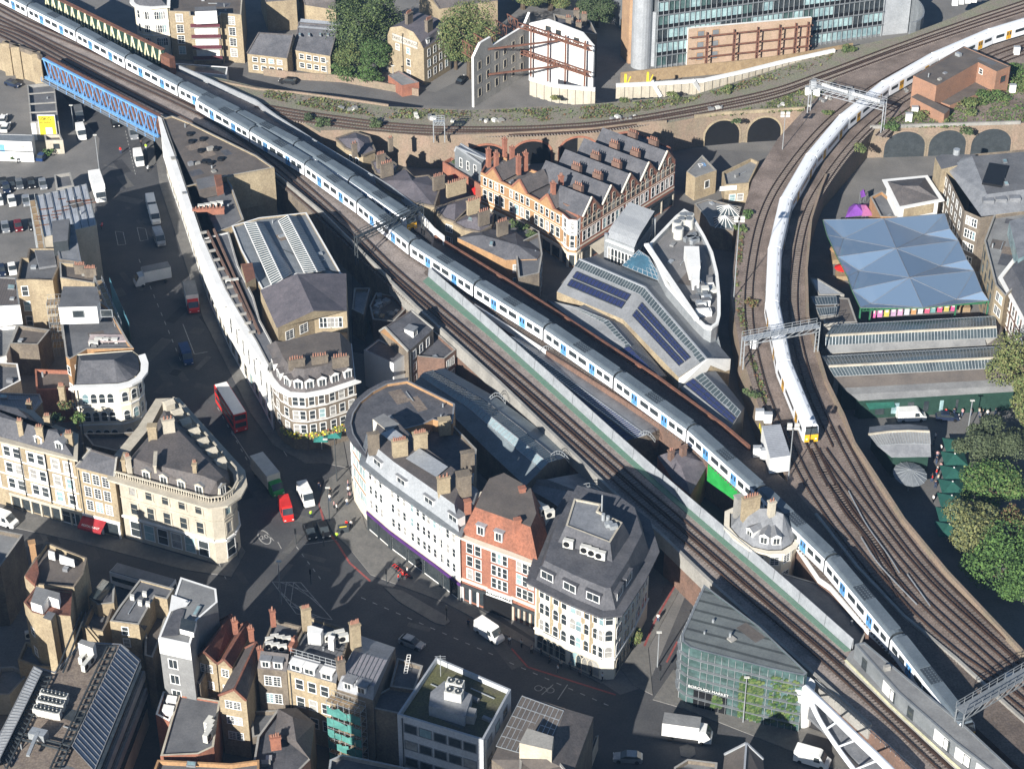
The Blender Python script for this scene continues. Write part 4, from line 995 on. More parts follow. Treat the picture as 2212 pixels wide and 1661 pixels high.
piles('long pale sheet pile retaining wall between hoarding and railway weeds', [(1330, 214), (1420, 210), (1520, 203), (1600, 185), (1700, 160), (1800, 138)], 4.6, 3.4, 60)
for x, y, lb in ((1350, 200, 'left yellow site winch post against the pale piles'), (1398, 196, 'right yellow site winch post against the pale piles')):
 r = root('piling_mast', U(x, y, 5), lb, 'mast'); b = MB(); p = U(x, y, 5); b.bar(p, p + Vector((0, 0, 4.6)), .5, 'yellow'); b.build('mast', r); b = MB(); b.bar(p + Vector((0, 0, 1)), p + Vector((1.2, 0, 4)), .2, 'yellow'); b.build('arm', r)
r = root('steel_strut', U(1420, 200, 5), 'white raking strut leaning on the pale pile wall', 'strut'); b = MB(); b.bar(U(1409, 176, 8.5), U(1428, 208, 5), .8, 'white'); b.build('strut', r)
r = root('steel_strut', U(1500, 198, 5), 'second white raking strut further right on the pale pile wall', 'strut'); b = MB(); b.bar(U(1498, 175, 8.5), U(1512, 198, 5), .8, 'white'); b.build('strut', r)
B = bld('flat roofed L-shaped brick railway building beside the curving line, top right', [(1973, 164), (2023, 186), (2113, 135), (2153, 155), (2183, 143), (2082, 100)], ZD + 6.2, mat('brick_signal', (.33, .18, .115), (.26, .15, .10), .4, .9), 'felt_b', ph=.12, cop='felt_b', base=ZD)
W(B, 2, 0, 0, xs=[1.2], zs=[ZD + 4.4], w=.9, h=1.1); W(B, 3, 0, 0, xs=[2.6], zs=[ZD + 3.6], w=1.8, h=1.6, style='plain', frame='brick_r');
blk(B, 'yard_roof', [(2023, 218), (2113, 168), (2152, 186), (2052, 228)], ZD + 1.2, 1.1, MATS['brick_signal'], 'felt_b')
blk(B, 'lower_wing', [(1968, 210), (1981, 203), (2052, 236), (2040, 247)], ZD + 2.6, 2.6, MATS['brick_signal'], 'felt_b')
# ================================================================ LEFT: car park side and curved white exchange
B = bld('row of low grey flat roofed garages beside the yellow poster', [(58, 184), (117, 178), (126, 262), (66, 264)], 4.6, 'concrete', 'felt', cop='concrete', name='garage_row', cat='garage')
for k in (.25, .52, .75):
 a, d = lerp((58, 184), (66, 264), k), lerp((117, 178), (126, 262), k); b = MB(); A, D_ = U(*a, 4.6), U(*d, 4.6); b.bar(A, D_, .3, 'concrete', .3); b.build('roof_upstand', B.r)
b = MB(); P = Us([(66, 264), (92, 262)], 4.6); n_ = Vector((0, -1, 0)); b.prism([P[0] + n_ * .02, P[1] + n_ * .02, P[1] + n_ * .1, P[0] + n_ * .1], 0, 4.3, 'white'); b.build('white_front', B.r)
bp = U(107, 304, 0); bb = root('billboard', bp, 'yellow advertising poster board on the end of the low garages', 'billboard')
b = MB(); b.box((bp.x, bp.y, 1.3), 3.9, .3, 5.1, 'white'); b.build('frame', bb); b = MB(); b.box((bp.x, bp.y - .2, 1.45), 3.6, .12, 4.8, 'yellow'); ps = b.build('poster', bb)
for s, z, sz in (('10KG', 5.5, 1.15), ('NO SWEAT', 4.65, .55)): text('lettering', s, (bp.x - .3, bp.y - .28, z), sz, 'black', parent=ps, rot=(math.pi / 2, 0, 0))
b = MB(); b.box((bp.x + .3, bp.y - .29, 1.7), 1.5, .02, 1.7, 'white'); b.tube((bp.x + .3, bp.y - .31, 2.6), (bp.x + .3, bp.y - .33, 2.6), .5, 'ac', 16); b.build('picture', ps)
B = bld('white two storey site cabin with a grey roof at the left edge', [(-12, 289), (73, 291), (68, 307), (-12, 304)], 5.0, 'white', 'metal', ph=.05, cop='metal', name='site_cabin', cat='cabin')
W(B, 2, 0, 0, xs=[2.2], zs=[3.6], w=.9, h=.9); W(B, 2, 0, 0, xs=[6.8], zs=[3.2], w=1.1, h=1.9, style='plain', pane='blue'); band(B, (2,), 2.45, .2, 'metal_d')
B = bld('small cream block hut with a square picture on its wall, left side', [(95, 291), (130, 290), (136, 303), (98, 304)], 3.4, 'stone', 'felt_b', name='hut', cat='hut')
W(B, 2, 0, 0, xs=[1.6], zs=[1.9], w=1.1, h=1.0, style='plain', frame='black')
B = bld('dark grey low shed under the lamp post by the car park', [(117, 378), (152, 372), (160, 400), (122, 408)], 4.2, 'concrete', 'felt', name='shed', cat='shed')
B = bld('building under a white corrugated scaffold roof stained with rust', [(78, 423), (187, 397), (209, 486), (96, 512)], 13, 'stone', mat('stained_sheet', (.40, .42, .45), (.27, .28, .30), .25, .5, stripe=(math.radians(8), .9, .85)), ph=.05, cop='steel', name='scaffolded_building')
for k in range(8): a, d = lerp((78, 423), (187, 397), k / 7), lerp((96, 512), (209, 486), k / 7); b = MB(); b.bar(U(*a, 13.15), U(*d, 13.15), .12, 'metal_d'); b.build('roof_rib', B.r)
for k in range(16):
 q = U(84 + random.random() * 112, 425 + random.random() * 62, 13.06); b = MB(); b.box((q.x, q.y, 12.98), random.uniform(1, 3), .25, .1, 'rust', .25); b.build('rust_patch', B.r)
sc = root('scaffold', U(78, 520, 0), 'tube scaffold on the left side of the corrugated temporary roof', 'scaffold')
def scaffold(r, a, d, h, m='steel', bays=6, lift=2.0, boards='timber', dep=1.2):
 a, d = Vector(a), Vector(d); t = (d - a).normalized(); n = Vector((t.y, -t.x, 0)) * dep
 if n.y > 0: n = -n
 b = MB()
 for k in range(bays + 1):
  p = a.lerp(d, k / bays)
  b.bar(p, p + Vector((0, 0, h)), .07, m); b.bar(p + n, p + n + Vector((0, 0, h)), .07, m)
  z = lift
  while z < h: b.bar(p + Vector((0, 0, z)), p + n + Vector((0, 0, z)), .06, m); z += lift
 z = lift
 while z < h + .1:
  for s in (0, 1): b.bar(a + n * s + Vector((0, 0, z)), d + n * s + Vector((0, 0, z)), .06, m); b.bar(a + n * s + Vector((0, 0, z + .9)), d + n * s + Vector((0, 0, z + .9)), .05, m)
  z += lift
 b.build('tubes', r)
 z = lift
 while z < h:
  b = MB(); b.prism([a + n * .1, d + n * .1, d + n * .9, a + n * .9], z - .08, z - .02, boards); b.build('boards', r); z += lift
scaffold(sc, (U(78, 423, 13) + Vector((-.3, 0, -13))), (U(96, 512, 13) + Vector((-.3, 0, -13))), 13.5)
B = bld('pale blue-grey roofed block between the scaffold roof and the street', [(112, 488), (160, 484), (176, 566), (128, 560)], 15, 'brick_dk', 'lead', ph=.2, cop='lead', name='building')
blk(B, 'plant_room', [(112, 478), (150, 472), (146, 520), (114, 524)], 17, 3, 'metal_d', 'felt')
B = bld('yellow brick stair block with red chimney pots beside the timber scaffold', [(128, 566), (178, 570), (208, 584), (204, 612), (130, 600)], 14.6, 'brick_y', 'felt_b', name='building')
chim(B, 172, 572, 16.2, 2.6, .7, 2, 6); chim(B, 194, 579, 16.0, 2.8, .7, 2, 7)
B = bld('yellow brick block with a dark roof well and white sash windows at the left', [(44, 556), (58, 556), (62, 536), (124, 536), (128, 575), (114, 606), (66, 604), (35, 605)], 12.4, 'brick_y', 'felt', ph=1.0, cop='brick_dk', name='building')
W(B, 6, 1, 3, 1.1, 2.0, 1.5, 11.6, m=.3); skylight(B, [(74, 540), (115, 538), (122, 572), (84, 578)], 12.2, .5, 'felt', 'lead')
B = bld('white painted building with a brown ribbed roof at the left edge', [(-10, 598), (36, 600), (43, 659), (-10, 662)], 8.5, 'white', mat('brown_ribs', (.13, .115, .11), (.10, .09, .085), .3, .7, stripe=(0, .5, .7)), ph=.05, cop='metal', name='building'); skylight(B, [(17, 614), (32, 615), (31, 624), (16, 623)], 8.7)
sc = root('scaffold', U(110, 640, 0), 'stacked timber scaffold platforms between two brick buildings', 'scaffold')
scaffold(sc, U(103, 650, 11) - Vector((0, 0, 11)), U(136, 648, 11) - Vector((0, 0, 11)), 12, bays=4, lift=1.9, dep=2.4)
sc = root('scaffold', U(225, 610, 0), 'blue netted scaffold along the shaded street front', 'scaffold')
A, D_ = U(220, 602, 15), U(262, 700, 15); A.z = D_.z = 0
scaffold(sc, A, D_, 15.5, bays=7, lift=2.1); b = MB(); tt = (D_ - A).normalized(); nn = Vector((-tt.y, tt.x, 0)) * 1.4; nn = nn if nn.x > 0 else -nn; b.face([A + nn, D_ + nn, D_ + nn + Vector((0, 0, 15)), A + nn + Vector((0, 0, 15))], mat('blue_net', (.09, .25, .32), None, 1)); b.build('netting', sc)
B = bld('brick building with a grey and pink roof, white box window block and air units', [(128, 664), (214, 648), (236, 664), (278, 738), (289, 752), (188, 754), (150, 776), (142, 770)], 15.4, 'brick_o', 'felt', cop='concrete', name='building')
W(B, 5, 2, 3, .8, 1.6, 3.5, 14.6); W(B, 6, 1, 3, .8, 1.6, 3.5, 14.6, m=.2)
blk(B, 'white_penthouse', [(136, 619), (209, 619), (216, 650), (209, 662), (126, 664)], 20, 3.6, 'white', 'felt')
X = Bld(); X.r = B.r; X.P = Us([(126, 664), (209, 662)], 20); X.sg = 1 if X.P[0].x < X.P[1].x else -1; X.z = 20; X.base = 0
for x in (3.4, 8.4): place_win(X, 0, x, 18.5, 'plain', 1.9, 1.3, 'glass', 'steel')
blk(B, 'pink_terrace', [(196, 722), (268, 722), (276, 736), (190, 738)], 15.3, .3, mat('pink', (.42, .35, .34)));
acs([(204, 753), (216, 746), (232, 747), (246, 747)], 14, 0, 'white air unit on the brick wall above the rounded hip roof', 1.5)
B = bld('rounded corner building with a dark hipped roof and white arched facade', [(166, 766), (285, 757), (299, 768), (305, 785), (304, 802), (294, 815), (277, 824), (255, 829), (160, 832)], 17, 'stucco', 'slate', 'open', cornice=(.8, .5, 'white', range(2, 8)), name='corner_building')
e8 = [(166, 766), (285, 757), (299, 768), (305, 785), (304, 802), (294, 815), (277, 824), (255, 829), (160, 832)]
poly3(B.r, 'roof', [(*lerp(p, (235, 797), .06), 17.2) for p in e8] + [(246, 777, 20), (176, 779, 19.8)], [(0, 1, 9, 10), (1, 2, 9), (2, 3, 9), (3, 4, 9), (4, 5, 9), (5, 6, 9), (6, 7, 9), (7, 8, 10, 9), (8, 0, 10)], 'slate')
for i in (2, 3, 4, 5, 6): W(B, i, 1, 4, 1.0, 1.9, .8, 16, 'arch', m=.1)
W(B, 7, 4, 4, 1.0, 1.9, .8, 16, 'arch')
for z in (12.3, 8.5, 4.6): band(B, (2, 3, 4, 5, 6, 7), z, .25, 'white', .15)
B = bld('flat grey roofed back extension in the yard behind the rounded corner building', [(38, 702), (108, 712), (82, 744), (22, 742)], 7, 'brick_dk', 'felt_b', name='extension', cat='building')
B = bld('white walled low block with pale roof at the far left edge', [(-10, 706), (38, 702), (14, 768), (-10, 775)], 6.4, 'white', 'felt_l', name='building')
B = bld('white rimmed dark roof block at the left edge below the pale one', [(-10, 782), (38, 785), (45, 822), (-10, 850)], 6.8, 'brick_dk', 'felt', cop='white', name='building')
B = bld('low brown roofed yard buildings with a red brick rim, left side', [(75, 797), (160, 800), (158, 840), (78, 842)], 7.2, 'brick_r', 'felt_b', cop='brick_r', name='building')
B = bld('long zinc roofed rear range left of the roof garden', [(-10, 848), (86, 851), (92, 868), (66, 900), (-10, 884)], 10.5, 'brick_dk', 'zinc', 'flat', ph=.2, name='building'); ribs(B.r, (-10, 884, 10.45), (66, 900, 10.45), (86, 851, 10.45), (-10, 848, 10.45), 26, 'lead'); skylight(B, [(0, 851), (17, 853), (15, 859), (0, 858)], 10.9)
B = bld('long yellow brick terrace with white window surrounds and tall chimneys, left edge', [(-95, 862), (62, 893), (104, 930), (118, 925), (156, 942), (160, 988), (0, 944), (-95, 918)], 14.8, 'brick_y', 'slate', 'mansard', ins=2.2, mh=2.4, roof2='slate', cop='stone', name='terrace', cornice=(.6, .45, 'stone'))
o, t, n, L = edge(B, 5)
xs = [L * v for v in (.10, .27, .47, .60, .80, .93)]
W(B, 5, 0, 0, w=1.2, h=1.9, xs=xs, zs=[12.3, 8.9, 5.6], style='wide'); W(B, 6, 3, 3, 1.1, 1.9, 4.0, 14, 'wide')
W(B, 5, 0, 0, w=2.6, h=3, xs=[L * .2], zs=[1.8]); shop(B, 5, 7, 3.4, sign='stone', frame='stone')
for z in (10.6, 7.2, 3.9): band(B, (5, 6), z, .22, 'white', .12)
for f in (.08, .4, .75): b = MB(); c = o + t * L * f; b.box((c.x + n.x * .1, c.y + n.y * .1, 3.6), .2, .2, 11, 'black'); b.build('drainpipe', B.r)
chim(B, 42, 908, 18.5, 1.0, .9, 3.6, 3, 'brick_y'); chim(B, 84, 921, 18.5, 1.4, .9, 3.6, 3, 'brick_y'); chim(B, 101, 897, 17.6, 1.2, 1.2, 3, 3, 'brick_y'); chim(B, 148, 935, 17.4, 1.4, 1.1, 3, 3, 'brick_y'); chim(B, 132, 833, 15.5, 1.2, 1.2, 4, 4, 'brick_y'); chim(B, 62, 868, 15.5, 1.0, 1.0, 3, 2, 'brick_y')
for f in (.22, .5): dormer(B, 5, f, 14.9, 1.5, 1.6, 2.4, .6, arched=True)
dormer(B, 6, .85, 14.9, 1.8, 2.0, 2.4, .5, arched=True)
b = MB(); q = U(124, 948, 15.6); b.box((q.x, q.y, 14.8), 4.2, .3, 2.0, 'brick_r', -.5); b.build('terrace_screen', B.r)
bush(122, 915, 1.6, 'round dark green shrub on the shaded roof garden', ('g3', 'g1'), 14.6); bush(168, 925, 1.5, 'pointed green shrub on the roof garden edge', ('b2', 'g2'), 13, 3.2); bush(150, 885, 1.8, 'reddish climbing plant on the roof garden pergola', ('r1', 'o1', 'g3'), 13.6)
B = bld('narrow three bay brick house with white sash windows above a red awning', [(186, 968), (262, 988), (247, 1030), (164, 1009)], 13, 'brick_y', 'slate', 'gable', ridge=((196, 972), (252, 990), 15.2), name='townhouse', cat='house')
W(B, 2, 3, 3, 1.15, 1.9, 4.2, 12.8, 'georgian'); shop(B, 2, 2, 3.6, sign='white'); chim(B, 268, 985, 16.2, 2.6, .7, 3, 0, 'brick_y', e=1)
o, t, n, L = edge(B, 2)
aw = root('awning', o, 'red fabric awning over the pavement below the narrow brick house', 'awning')
b = MB(); a, d = o + t * L * .36, o + t * L * .98
if (U(200, 1120, 3) - d).length < (U(200, 1120, 3) - a).length: pass
b.face([a + n * .1 + Vector((0, 0, 3.2)), a + n * 2.2 + Vector((0, 0, 2.2)), d + n * 2.2 + Vector((0, 0, 2.2)), d + n * .1 + Vector((0, 0, 3.2))], mat('awning_red', (.35, .03, .035), None, 1)); b.face([a + n * 2.2 + Vector((0, 0, 2.2)), a + n * 2.25 + Vector((0, 0, 1.8)), d + n * 2.25 + Vector((0, 0, 1.8)), d + n * 2.2 + Vector((0, 0, 2.2))], 'awning_red' if 'awning_red' in M else MATS['awning_red']); b.build('canopy', aw)
xa = Vector((n.y, -n.x, 0)); text('lettering', 'RESTAURANT', (a + d) / 2 + n * 1.75 + Vector((0, 0, 2.47)), .55, 'white', parent=aw, rot=(math.radians(25), 0, math.atan2(t.y, t.x) if t.x > 0 else math.atan2(-t.y, -t.x)))
B = bld('dark slated back roofs and yards behind the cream flatiron building', [(180, 935), (250, 935), (320, 930), (300, 985), (268, 985), (255, 975), (200, 962)], 9, 'brick_dk', 'slate', name='building')
fp = [(255, 1027), (455, 1082), (480, 1079), (498, 1066), (508, 1047), (504, 1022), (372, 872), (350, 872), (322, 925), (272, 985)]
B = bld('cream stone wedge-shaped building with balustrade and round dormers at the junction', fp, 13, 'stone', 'slate_b', 'open', name='wedge_building', cornice=(.7, .8, 'stone'))
z0 = 13.1
poly3(B.r, 'roof', [(*lerp(p, (400, 990), .10), z0) for p in fp] + [(290, 990, 16.4), (330, 1003, 16.6), (440, 1028, 16.4), (468, 1040, 16.4), (482, 1030, 16.2), (362, 905, 16.4), (345, 930, 16.4)], [(0, 1, 12, 11, 10), (1, 2, 13, 12), (2, 3, 13), (3, 4, 14, 13), (4, 5, 14), (5, 6, 15, 14), (6, 7, 15), (7, 8, 16, 15), (8, 9, 10, 16), (9, 0, 10), (10, 11, 16), (11, 12, 15, 16), (12, 13, 14, 15)], 'slate_b')
bal = MB(); Pb = [(p.x, p.y) for p in B.P]; O = inset(Pb, -.2)
for i in (0, 1, 2, 3, 4, 5):
 a, d = Vector((*O[i], 13.1)), Vector((*O[(i + 1) % len(O)], 13.1)); bal.bar(a + Vector((0, 0, .95)), d + Vector((0, 0, .95)), .28, 'stone', .18); k = int((d - a).length / .45)
 for q in range(k): p = a.lerp(d, (q + .5) / k); bal.bar(p, p + Vector((0, 0, .9)), .14, 'stone')
bal.build('balustrade', B.r)
for f in (.1, .29, .48, .67, .86): dormer(B, 0, f, 13.0, 1.6, 1.9, 1.8, .7, 'lead', 'stone', arched=True)
dormer(B, 2, .5, 13.0, 1.5, 1.9, 1.8, .7, 'lead', 'stone', arched=True)
for f in (.08, .22, .36, .5, .64, .78, .92): dormer(B, 5, f, 13.0, 1.6, 1.9, 1.6, .6, 'stone', 'stone', arched=True)
W(B, 0, 5, 1, 1.15, 1.9, 9.0, 12.3, 'wide', frame='stone'); W(B, 0, 5, 1, 1.25, 2.2, 5.2, 8.4, 'wide', frame='stone'); W(B, 2, 1, 2, 1.1, 2.1, 5.0, 12.3, 'wide', frame='stone', m=.1); W(B, 5, 7, 2, 1.1, 2.1, 5.0, 12.3, 'wide', frame='stone')
for i, c in ((0, 6), (2, 1), (5, 7)): W(B, i, c, 1, 1.8, 3.0, .6, 4.4, 'sash', frame='white')
band(B, range(0, 6), 4.6, .35, 'white', .3); band(B, range(0, 6), 8.6, .2, 'stone', .12)
chim(B, 328, 918, 19, 1.8, 1.3, 4.5, 0, 'brick_y', 0); chim(B, 362, 905, 19, 2.4, 1.2, 4, 3, 'stone', .3); chim(B, 420, 998, 18.2, .8, 1.6, 2.4, 2, 'brick_y', 0); chim(B, 275, 985, 17, .9, 1.6, 4, 3, 'stone', .4); chim(B, 335, 990, 17.8, .5, 4.5, 1.6, 0, 'stone', .1)
par = [(348, 255), (362, 297), (378, 340), (405, 420), (437, 515), (462, 572), (487, 627), (515, 675), (553, 738), (580, 790)]
def arc_part(label, i0, i1, back, z, wall, roof, nm='building', cop='white', cols=6, ph=.5):
 px = par[i0:i1 + 1] + back
 B = bld(label, px, z, wall, roof, cop=cop, name=nm, cornice=None, ph=ph)
 return B
HX = bld('long white curving exchange building along the shaded street', par + [(600, 772), (586, 735), (562, 690), (548, 640), (515, 572), (494, 500), (441, 514), (421, 455), (402, 404), (378, 335), (364, 290), (353, 256)], 14, 'white', 'felt', cop='concrete', ph=.25, name='exchange_building', cornice=(1.0, .5, 'white', range(9)))
for a, d in (((448, 500), (540, 690)), ((462, 496), (560, 720))): b = MB(); b.bar(U(*a, 14), U(*d, 14), .4, 'brick_br', .5); b.build('roof_duct', HX.r)
for k in range(12): q = U(*lerp((440, 505), (545, 720), k / 11), 13.9); b = MB(); b.box(q, 1.2, .3, .5, 'concrete', .4); b.build('roof_vent', HX.r)
for i in range(9):
 o, t, n, L = edge(HX, i); c = max(2, int(L / 3.1)); W(HX, i, c, 1, 1.3, 2.2, 10.2, 13, 'sash', m=.2); W(HX, i, c, 1, 1.3, 3.4, 5.0, 9.8, 'arch', m=.2); W(HX, i, c, 1, 1.6, 2.6, .6, 4.4, 'sash', m=.2, frame='stone')
 for k in range(c + 1):
  p = o + t * (.2 + (L - .4) * k / c); b = MB(); b.box((p.x + n.x * .2, p.y + n.y * .2, 4.8), .45, .4, 5.0, 'white', math.atan2(t.y, t.x)); b.build('column', HX.r)
band(HX, range(9), 4.5, .4, 'white', .4); band(HX, range(9), 9.9, .4, 'white', .35)
B = bld('brown-grey triangular roof with rows of small dark vents behind the blue bridge end', [(350, 256), (372, 250), (412, 266), (465, 292), (553, 335), (592, 362), (488, 381), (400, 404), (376, 330)], 13.95, 'brick_y', 'felt_b', cop='concrete', name='building', ph=.3)
for x, y in ((410, 292), (414, 308), (438, 303), (434, 328), (467, 324), (443, 351), (477, 346), (455, 368 - 14)):
 q = U(x, y, 13.7); b = MB(); b.tube(q, q + Vector((0, 0, .5)), .75, 'black', 10, .7); b.build('roof_vent', B.r)
B = bld('flat grey roof block with a chimney stack row between vented roof and glazed hall', [(400, 402), (488, 380), (500, 400), (527, 474), (500, 490), (438, 512), (418, 452)], 13.4, 'brick_y', 'felt', cop='concrete', name='building')
chim(B, 450, 450, 14.4, 7.5, .8, 1.4, 8, 'brick_r', .1); acs([(436, 455), (449, 453), (462, 450), (475, 448)], 12.8, .1, 'white air unit in the row on the flat roof near the street wall', 1.3)
blk(B, 'stair_room', [(423, 388), (468, 378), (474, 400), (430, 410)], 15.2, 2.2, 'felt_b', 'felt'); blk(B, 'rust_tank', [(462, 378), (478, 377), (482, 400), (468, 405)], 16, 2, 'brick_r', 'rust')
bw = wall_run('brick_wall', [(490, 384), (592, 363)], 6, 7.9, .5, 'brick_y', 'tall sunlit yellow brick end wall below the vented triangular roof', zref=13.9)
B = bld('grey hall roof with two long glazed ridge skylights', [(500, 488), (560, 470), (662, 459), (700, 525), (737, 590), (748, 592), (640, 592), (566, 626), (552, 600), (520, 540)], 13.6, 'brick_y', 'metal', cop='white', name='hall', ph=.3)
for (a0, a1), (r0, r1), (c0, c1) in ((((528, 482), (588, 618)), ((553, 481), (611, 604)), ((570, 484), (631, 592))), (((602, 478), (658, 590)), ((622, 466), (686, 588)), ((640, 468), (704, 585)))):
 glaze(B.r, (*a0, 13.7), (*a1, 13.7), (*r1, 15.3), (*r0, 15.3), 30, 'glass_roof', 'white', wd=.16); glaze(B.r, (*c1, 13.7), (*c0, 13.7), (*r0, 15.3), (*r1, 15.3), 30, 'zinc', 'lead', wd=.08)
acs([(496, 617), (508, 616)], 13.0, .2, 'white air unit on the walkway roof behind the white parapet', 1.3)
blk(B, 'brick_plant_room', [(520, 570), (545, 568), (552, 600), (532, 612)], 15, 2.5, 'brick_y', 'rust')
B = bld('slate roofed block with yellow brick gable and white windows above the terrace', [(562, 627), (641, 591), (748, 591), (749, 672), (678, 674), (600, 709)], 15.5, 'brick_y', 'slate_p', 'open', name='building')
poly3(B.r, 'roof', [(562, 627, 15.5), (641, 591, 18), (748, 591, 15.6), (749, 672, 15.6), (678, 672, 18), (598, 709, 15.5)], [(0, 5, 4, 1), (1, 4, 3, 2)], 'slate_p'); poly3(B.r, 'gable', [(598, 709, 15.5), (678, 672, 18), (749, 672, 15.6)], [(0, 2, 1)], 'brick_y')
W(B, 4, 2, 1, 1.6, 1.7, 11.3, 14.8, 'georgian'); W(B, 3, 6, 1, .55, 2.0, 11.3, 15, 'sash')
blk(B, 'timber_deck', [(600, 738), (750, 712), (752, 745), (608, 775)], 11.0, 1, 'brick_y', 'timber');
cp = [(562, 752), (580, 792), (590, 815), (605, 834), (628, 847), (660, 849), (705, 841), (768, 820), (760, 742), (700, 738), (610, 760)]
B = bld('rounded corner block with brown mansard, white dormers and hanging flowers', cp, 12.4, 'brick_dk', 'slate_b', 'mansard', ins=2.1, mh=3.6, roof2='felt_b', cop='white', name='corner_building', cornice=(.6, .45, 'white', range(7)))
for i, c in ((1, 1), (2, 1), (3, 1), (4, 2), (5, 2), (6, 3)): W(B, i, c, 3, .95, 1.7, 3.2, 12, 'sash', m=.1)
for z in (6.2, 9.2): band(B, (0, 1, 2, 3, 4, 5, 6), z, .2, 'white')
for i, f in ((2, .5), (3, .5), (4, .5), (5, .25), (5, .85), (6, .35), (6, .8), (1, .5)): dormer(B, i, f, 12.4, 1.6, 2.1, 2.2, .5, 'slate_b', 'white', arched=True)
for x, y in ((640, 775), (690, 768), (735, 770)): chim(B, x, y, 17.6, 3.5, .7, 2.2, 6, 'brick_dk', .3)
b = MB(); rnd = random.Random(3)
for i in (3, 4, 5, 6):
 o, t, n, L = edge(B, i)
 for k in range(int(L * 26)):
  p = o + t * rnd.random() * L + n * rnd.uniform(.1, .8) + Vector((0, 0, rnd.uniform(3.0, 3.9))); s = .16
  b.face([p + Vector((-s, 0, -s)), p + Vector((s, 0, -s)), p + Vector((s, .1, s)), p + Vector((-s, .1, s))], rnd.choice(['yellow', 'leaf_o1', 'leaf_g2', 'tile_o', 'leaf_o2']))
fl = b.build('flower_display'); tag(fl, 'yellow and orange flowers hanging over the ground floor of the rounded corner', 'flowers', kind='stuff')
for x, y, lb in ((694, 946, 'left green parasol outside the flowered corner pub'), (722, 938, 'right green parasol outside the flowered corner pub')):
 r = root('parasol', U(x, y, 0), lb, 'parasol'); c = U(x, y, 2.6); b = MB(); q = [c + Vector((dx, dy, 0)) for dx, dy in ((-1.3, -1.3), (1.3, -1.3), (1.3, 1.3), (-1.3, 1.3))]; tp = c + Vector((0, 0, .7))
 for i in range(4): b.face([q[i], q[(i + 1) % 4], tp], mat('parasol_teal', (.04, .22, .19)))
 b.build('canopy', r); b = MB(); b.tube((c.x, c.y, 0), (c.x, c.y, 3), .04, 'white', 6); b.build('pole', r)
# ================================================================ CENTRE AND BOTTOM
B = bld('dark flat roofed curved-front block between the flower pub and the white terrace', [(790, 982), (773, 958), (760, 937), (755, 914), (760, 892), (775, 868), (803, 845), (835, 828), (880, 821), (983, 872), (978, 915), (960, 912), (935, 906), (915, 916), (880, 925), (830, 930), (800, 948)], 14.2, 'brick_o', 'slate', cop='lead', ph=.5, name='building', cornice=(.4, .35, 'slate', range(8)))
for i, c in ((0, 2), (1, 2), (2, 2)): W(B, i, c, 4, 1.4, 1.9, 2.5, 13.5, 'casement', m=.2, pane='glass_l')
for i in (0, 1, 2, 3, 4, 5, 6): W(B, i, 2, 4, 1.3, 1.5, 2.5, 13.5, 'casement', m=.3) if i > 2 else None
for i in (0, 1, 2): band(B, (i,), .1, 2.9, 'stucco', .15)
B = bld('tall white stucco terrace with three rows of triple windows and a metal mansard', [(788, 998), (838, 1040), (950, 1120), (993, 1152), (1002, 1118), (1020, 1060), (905, 975), (870, 935), (840, 925), (802, 942)], 14, 'white', 'zinc', 'mansard', ins=1.3, mh=3.4, roof2='slate_b', cop='metal', name='terrace', cornice=(.4, .4, 'metal'))
for i, fr in ((0, (.45,)), (1, (.2, .58, .9)), (2, (.4,))):
 o, t, n, L = edge(B, i)
 xs = []
 for f in fr: xs += [L * f - 1.5, L * f, L * f + 1.5]
 W(B, i, 0, 0, .72, 1.6, xs=xs, zs=[12.2, 9.2, 6.2], style='sash', frame='white'); shop(B, i, max(2, int(L / 3.4)), 3.9, sign=mat('purple', (.09, .03, .16)), frame='metal_d')
band(B, (0, 1, 2), 4.0, .15, 'stone', .1)
for i, f in ((0, .45), (1, .22), (1, .75), (2, .55)): dormer(B, i, f, 14.2, 2.4, 1.9, 1.5, .5, 'lead', 'white')
b = MB(); q1, q2 = inset([(p.x, p.y) for p in B.P], 1.5), None
roof_px = [(843, 990, 17.6), (868, 972, 17.6), (990, 1048, 17.6), (965, 1072, 17.6)]
poly3(B.r, 'zinc_platform', [(876, 990, 17.9), (906, 968, 17.9), (968, 1008, 17.9), (942, 1030, 17.9)], [(3, 2, 1, 0)], 'zinc'); poly3(B.r, 'zinc_platform', [(822, 936, 17.9), (850, 925, 17.9), (884, 950, 17.9), (860, 965, 17.9)], [(3, 2, 1, 0)], 'zinc')
for x, y, w_, n_, d_ in ((863, 950, 3.0, 7, 1.2), (907, 934, 2.8, 7, 1.2), (958, 1030, 2.4, 3, .9), (1001, 1022, 2.6, 0, 2.0), (1010, 975, 2.6, 0, 1.0), (806, 935, 2.2, 0, 1)): chim(B, x, y, 20.5, w_, d_, 4.2, n_, 'brick_y' if n_ else 'brick_dk', .3)
b = blk(B, 'roof_hut', [(805, 905), (829, 893), (862, 915), (838, 932)], 17.5, 3.0, 'stucco', 'felt_l')
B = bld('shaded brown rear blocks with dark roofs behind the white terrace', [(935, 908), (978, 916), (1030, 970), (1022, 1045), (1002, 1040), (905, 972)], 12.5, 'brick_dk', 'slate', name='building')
chim(B, 960, 905, 15.5, 2.4, 1.6, 3, 0, 'brick_y', .2)
B = bld('red brick market entrance building with an orange tiled mansard', [(995, 1153), (1052, 1174), (1106, 1193), (1163, 1216), (1186, 1160), (1172, 1096), (1092, 1050), (1035, 1072), (1018, 1102)], 13.5, 'brick_r', 'tile_o', 'mansard', ins=2.0, mh=4.6, roof2='felt_b', cop='stucco', name='market_entrance', cornice=(.7, .4, 'stucco'))
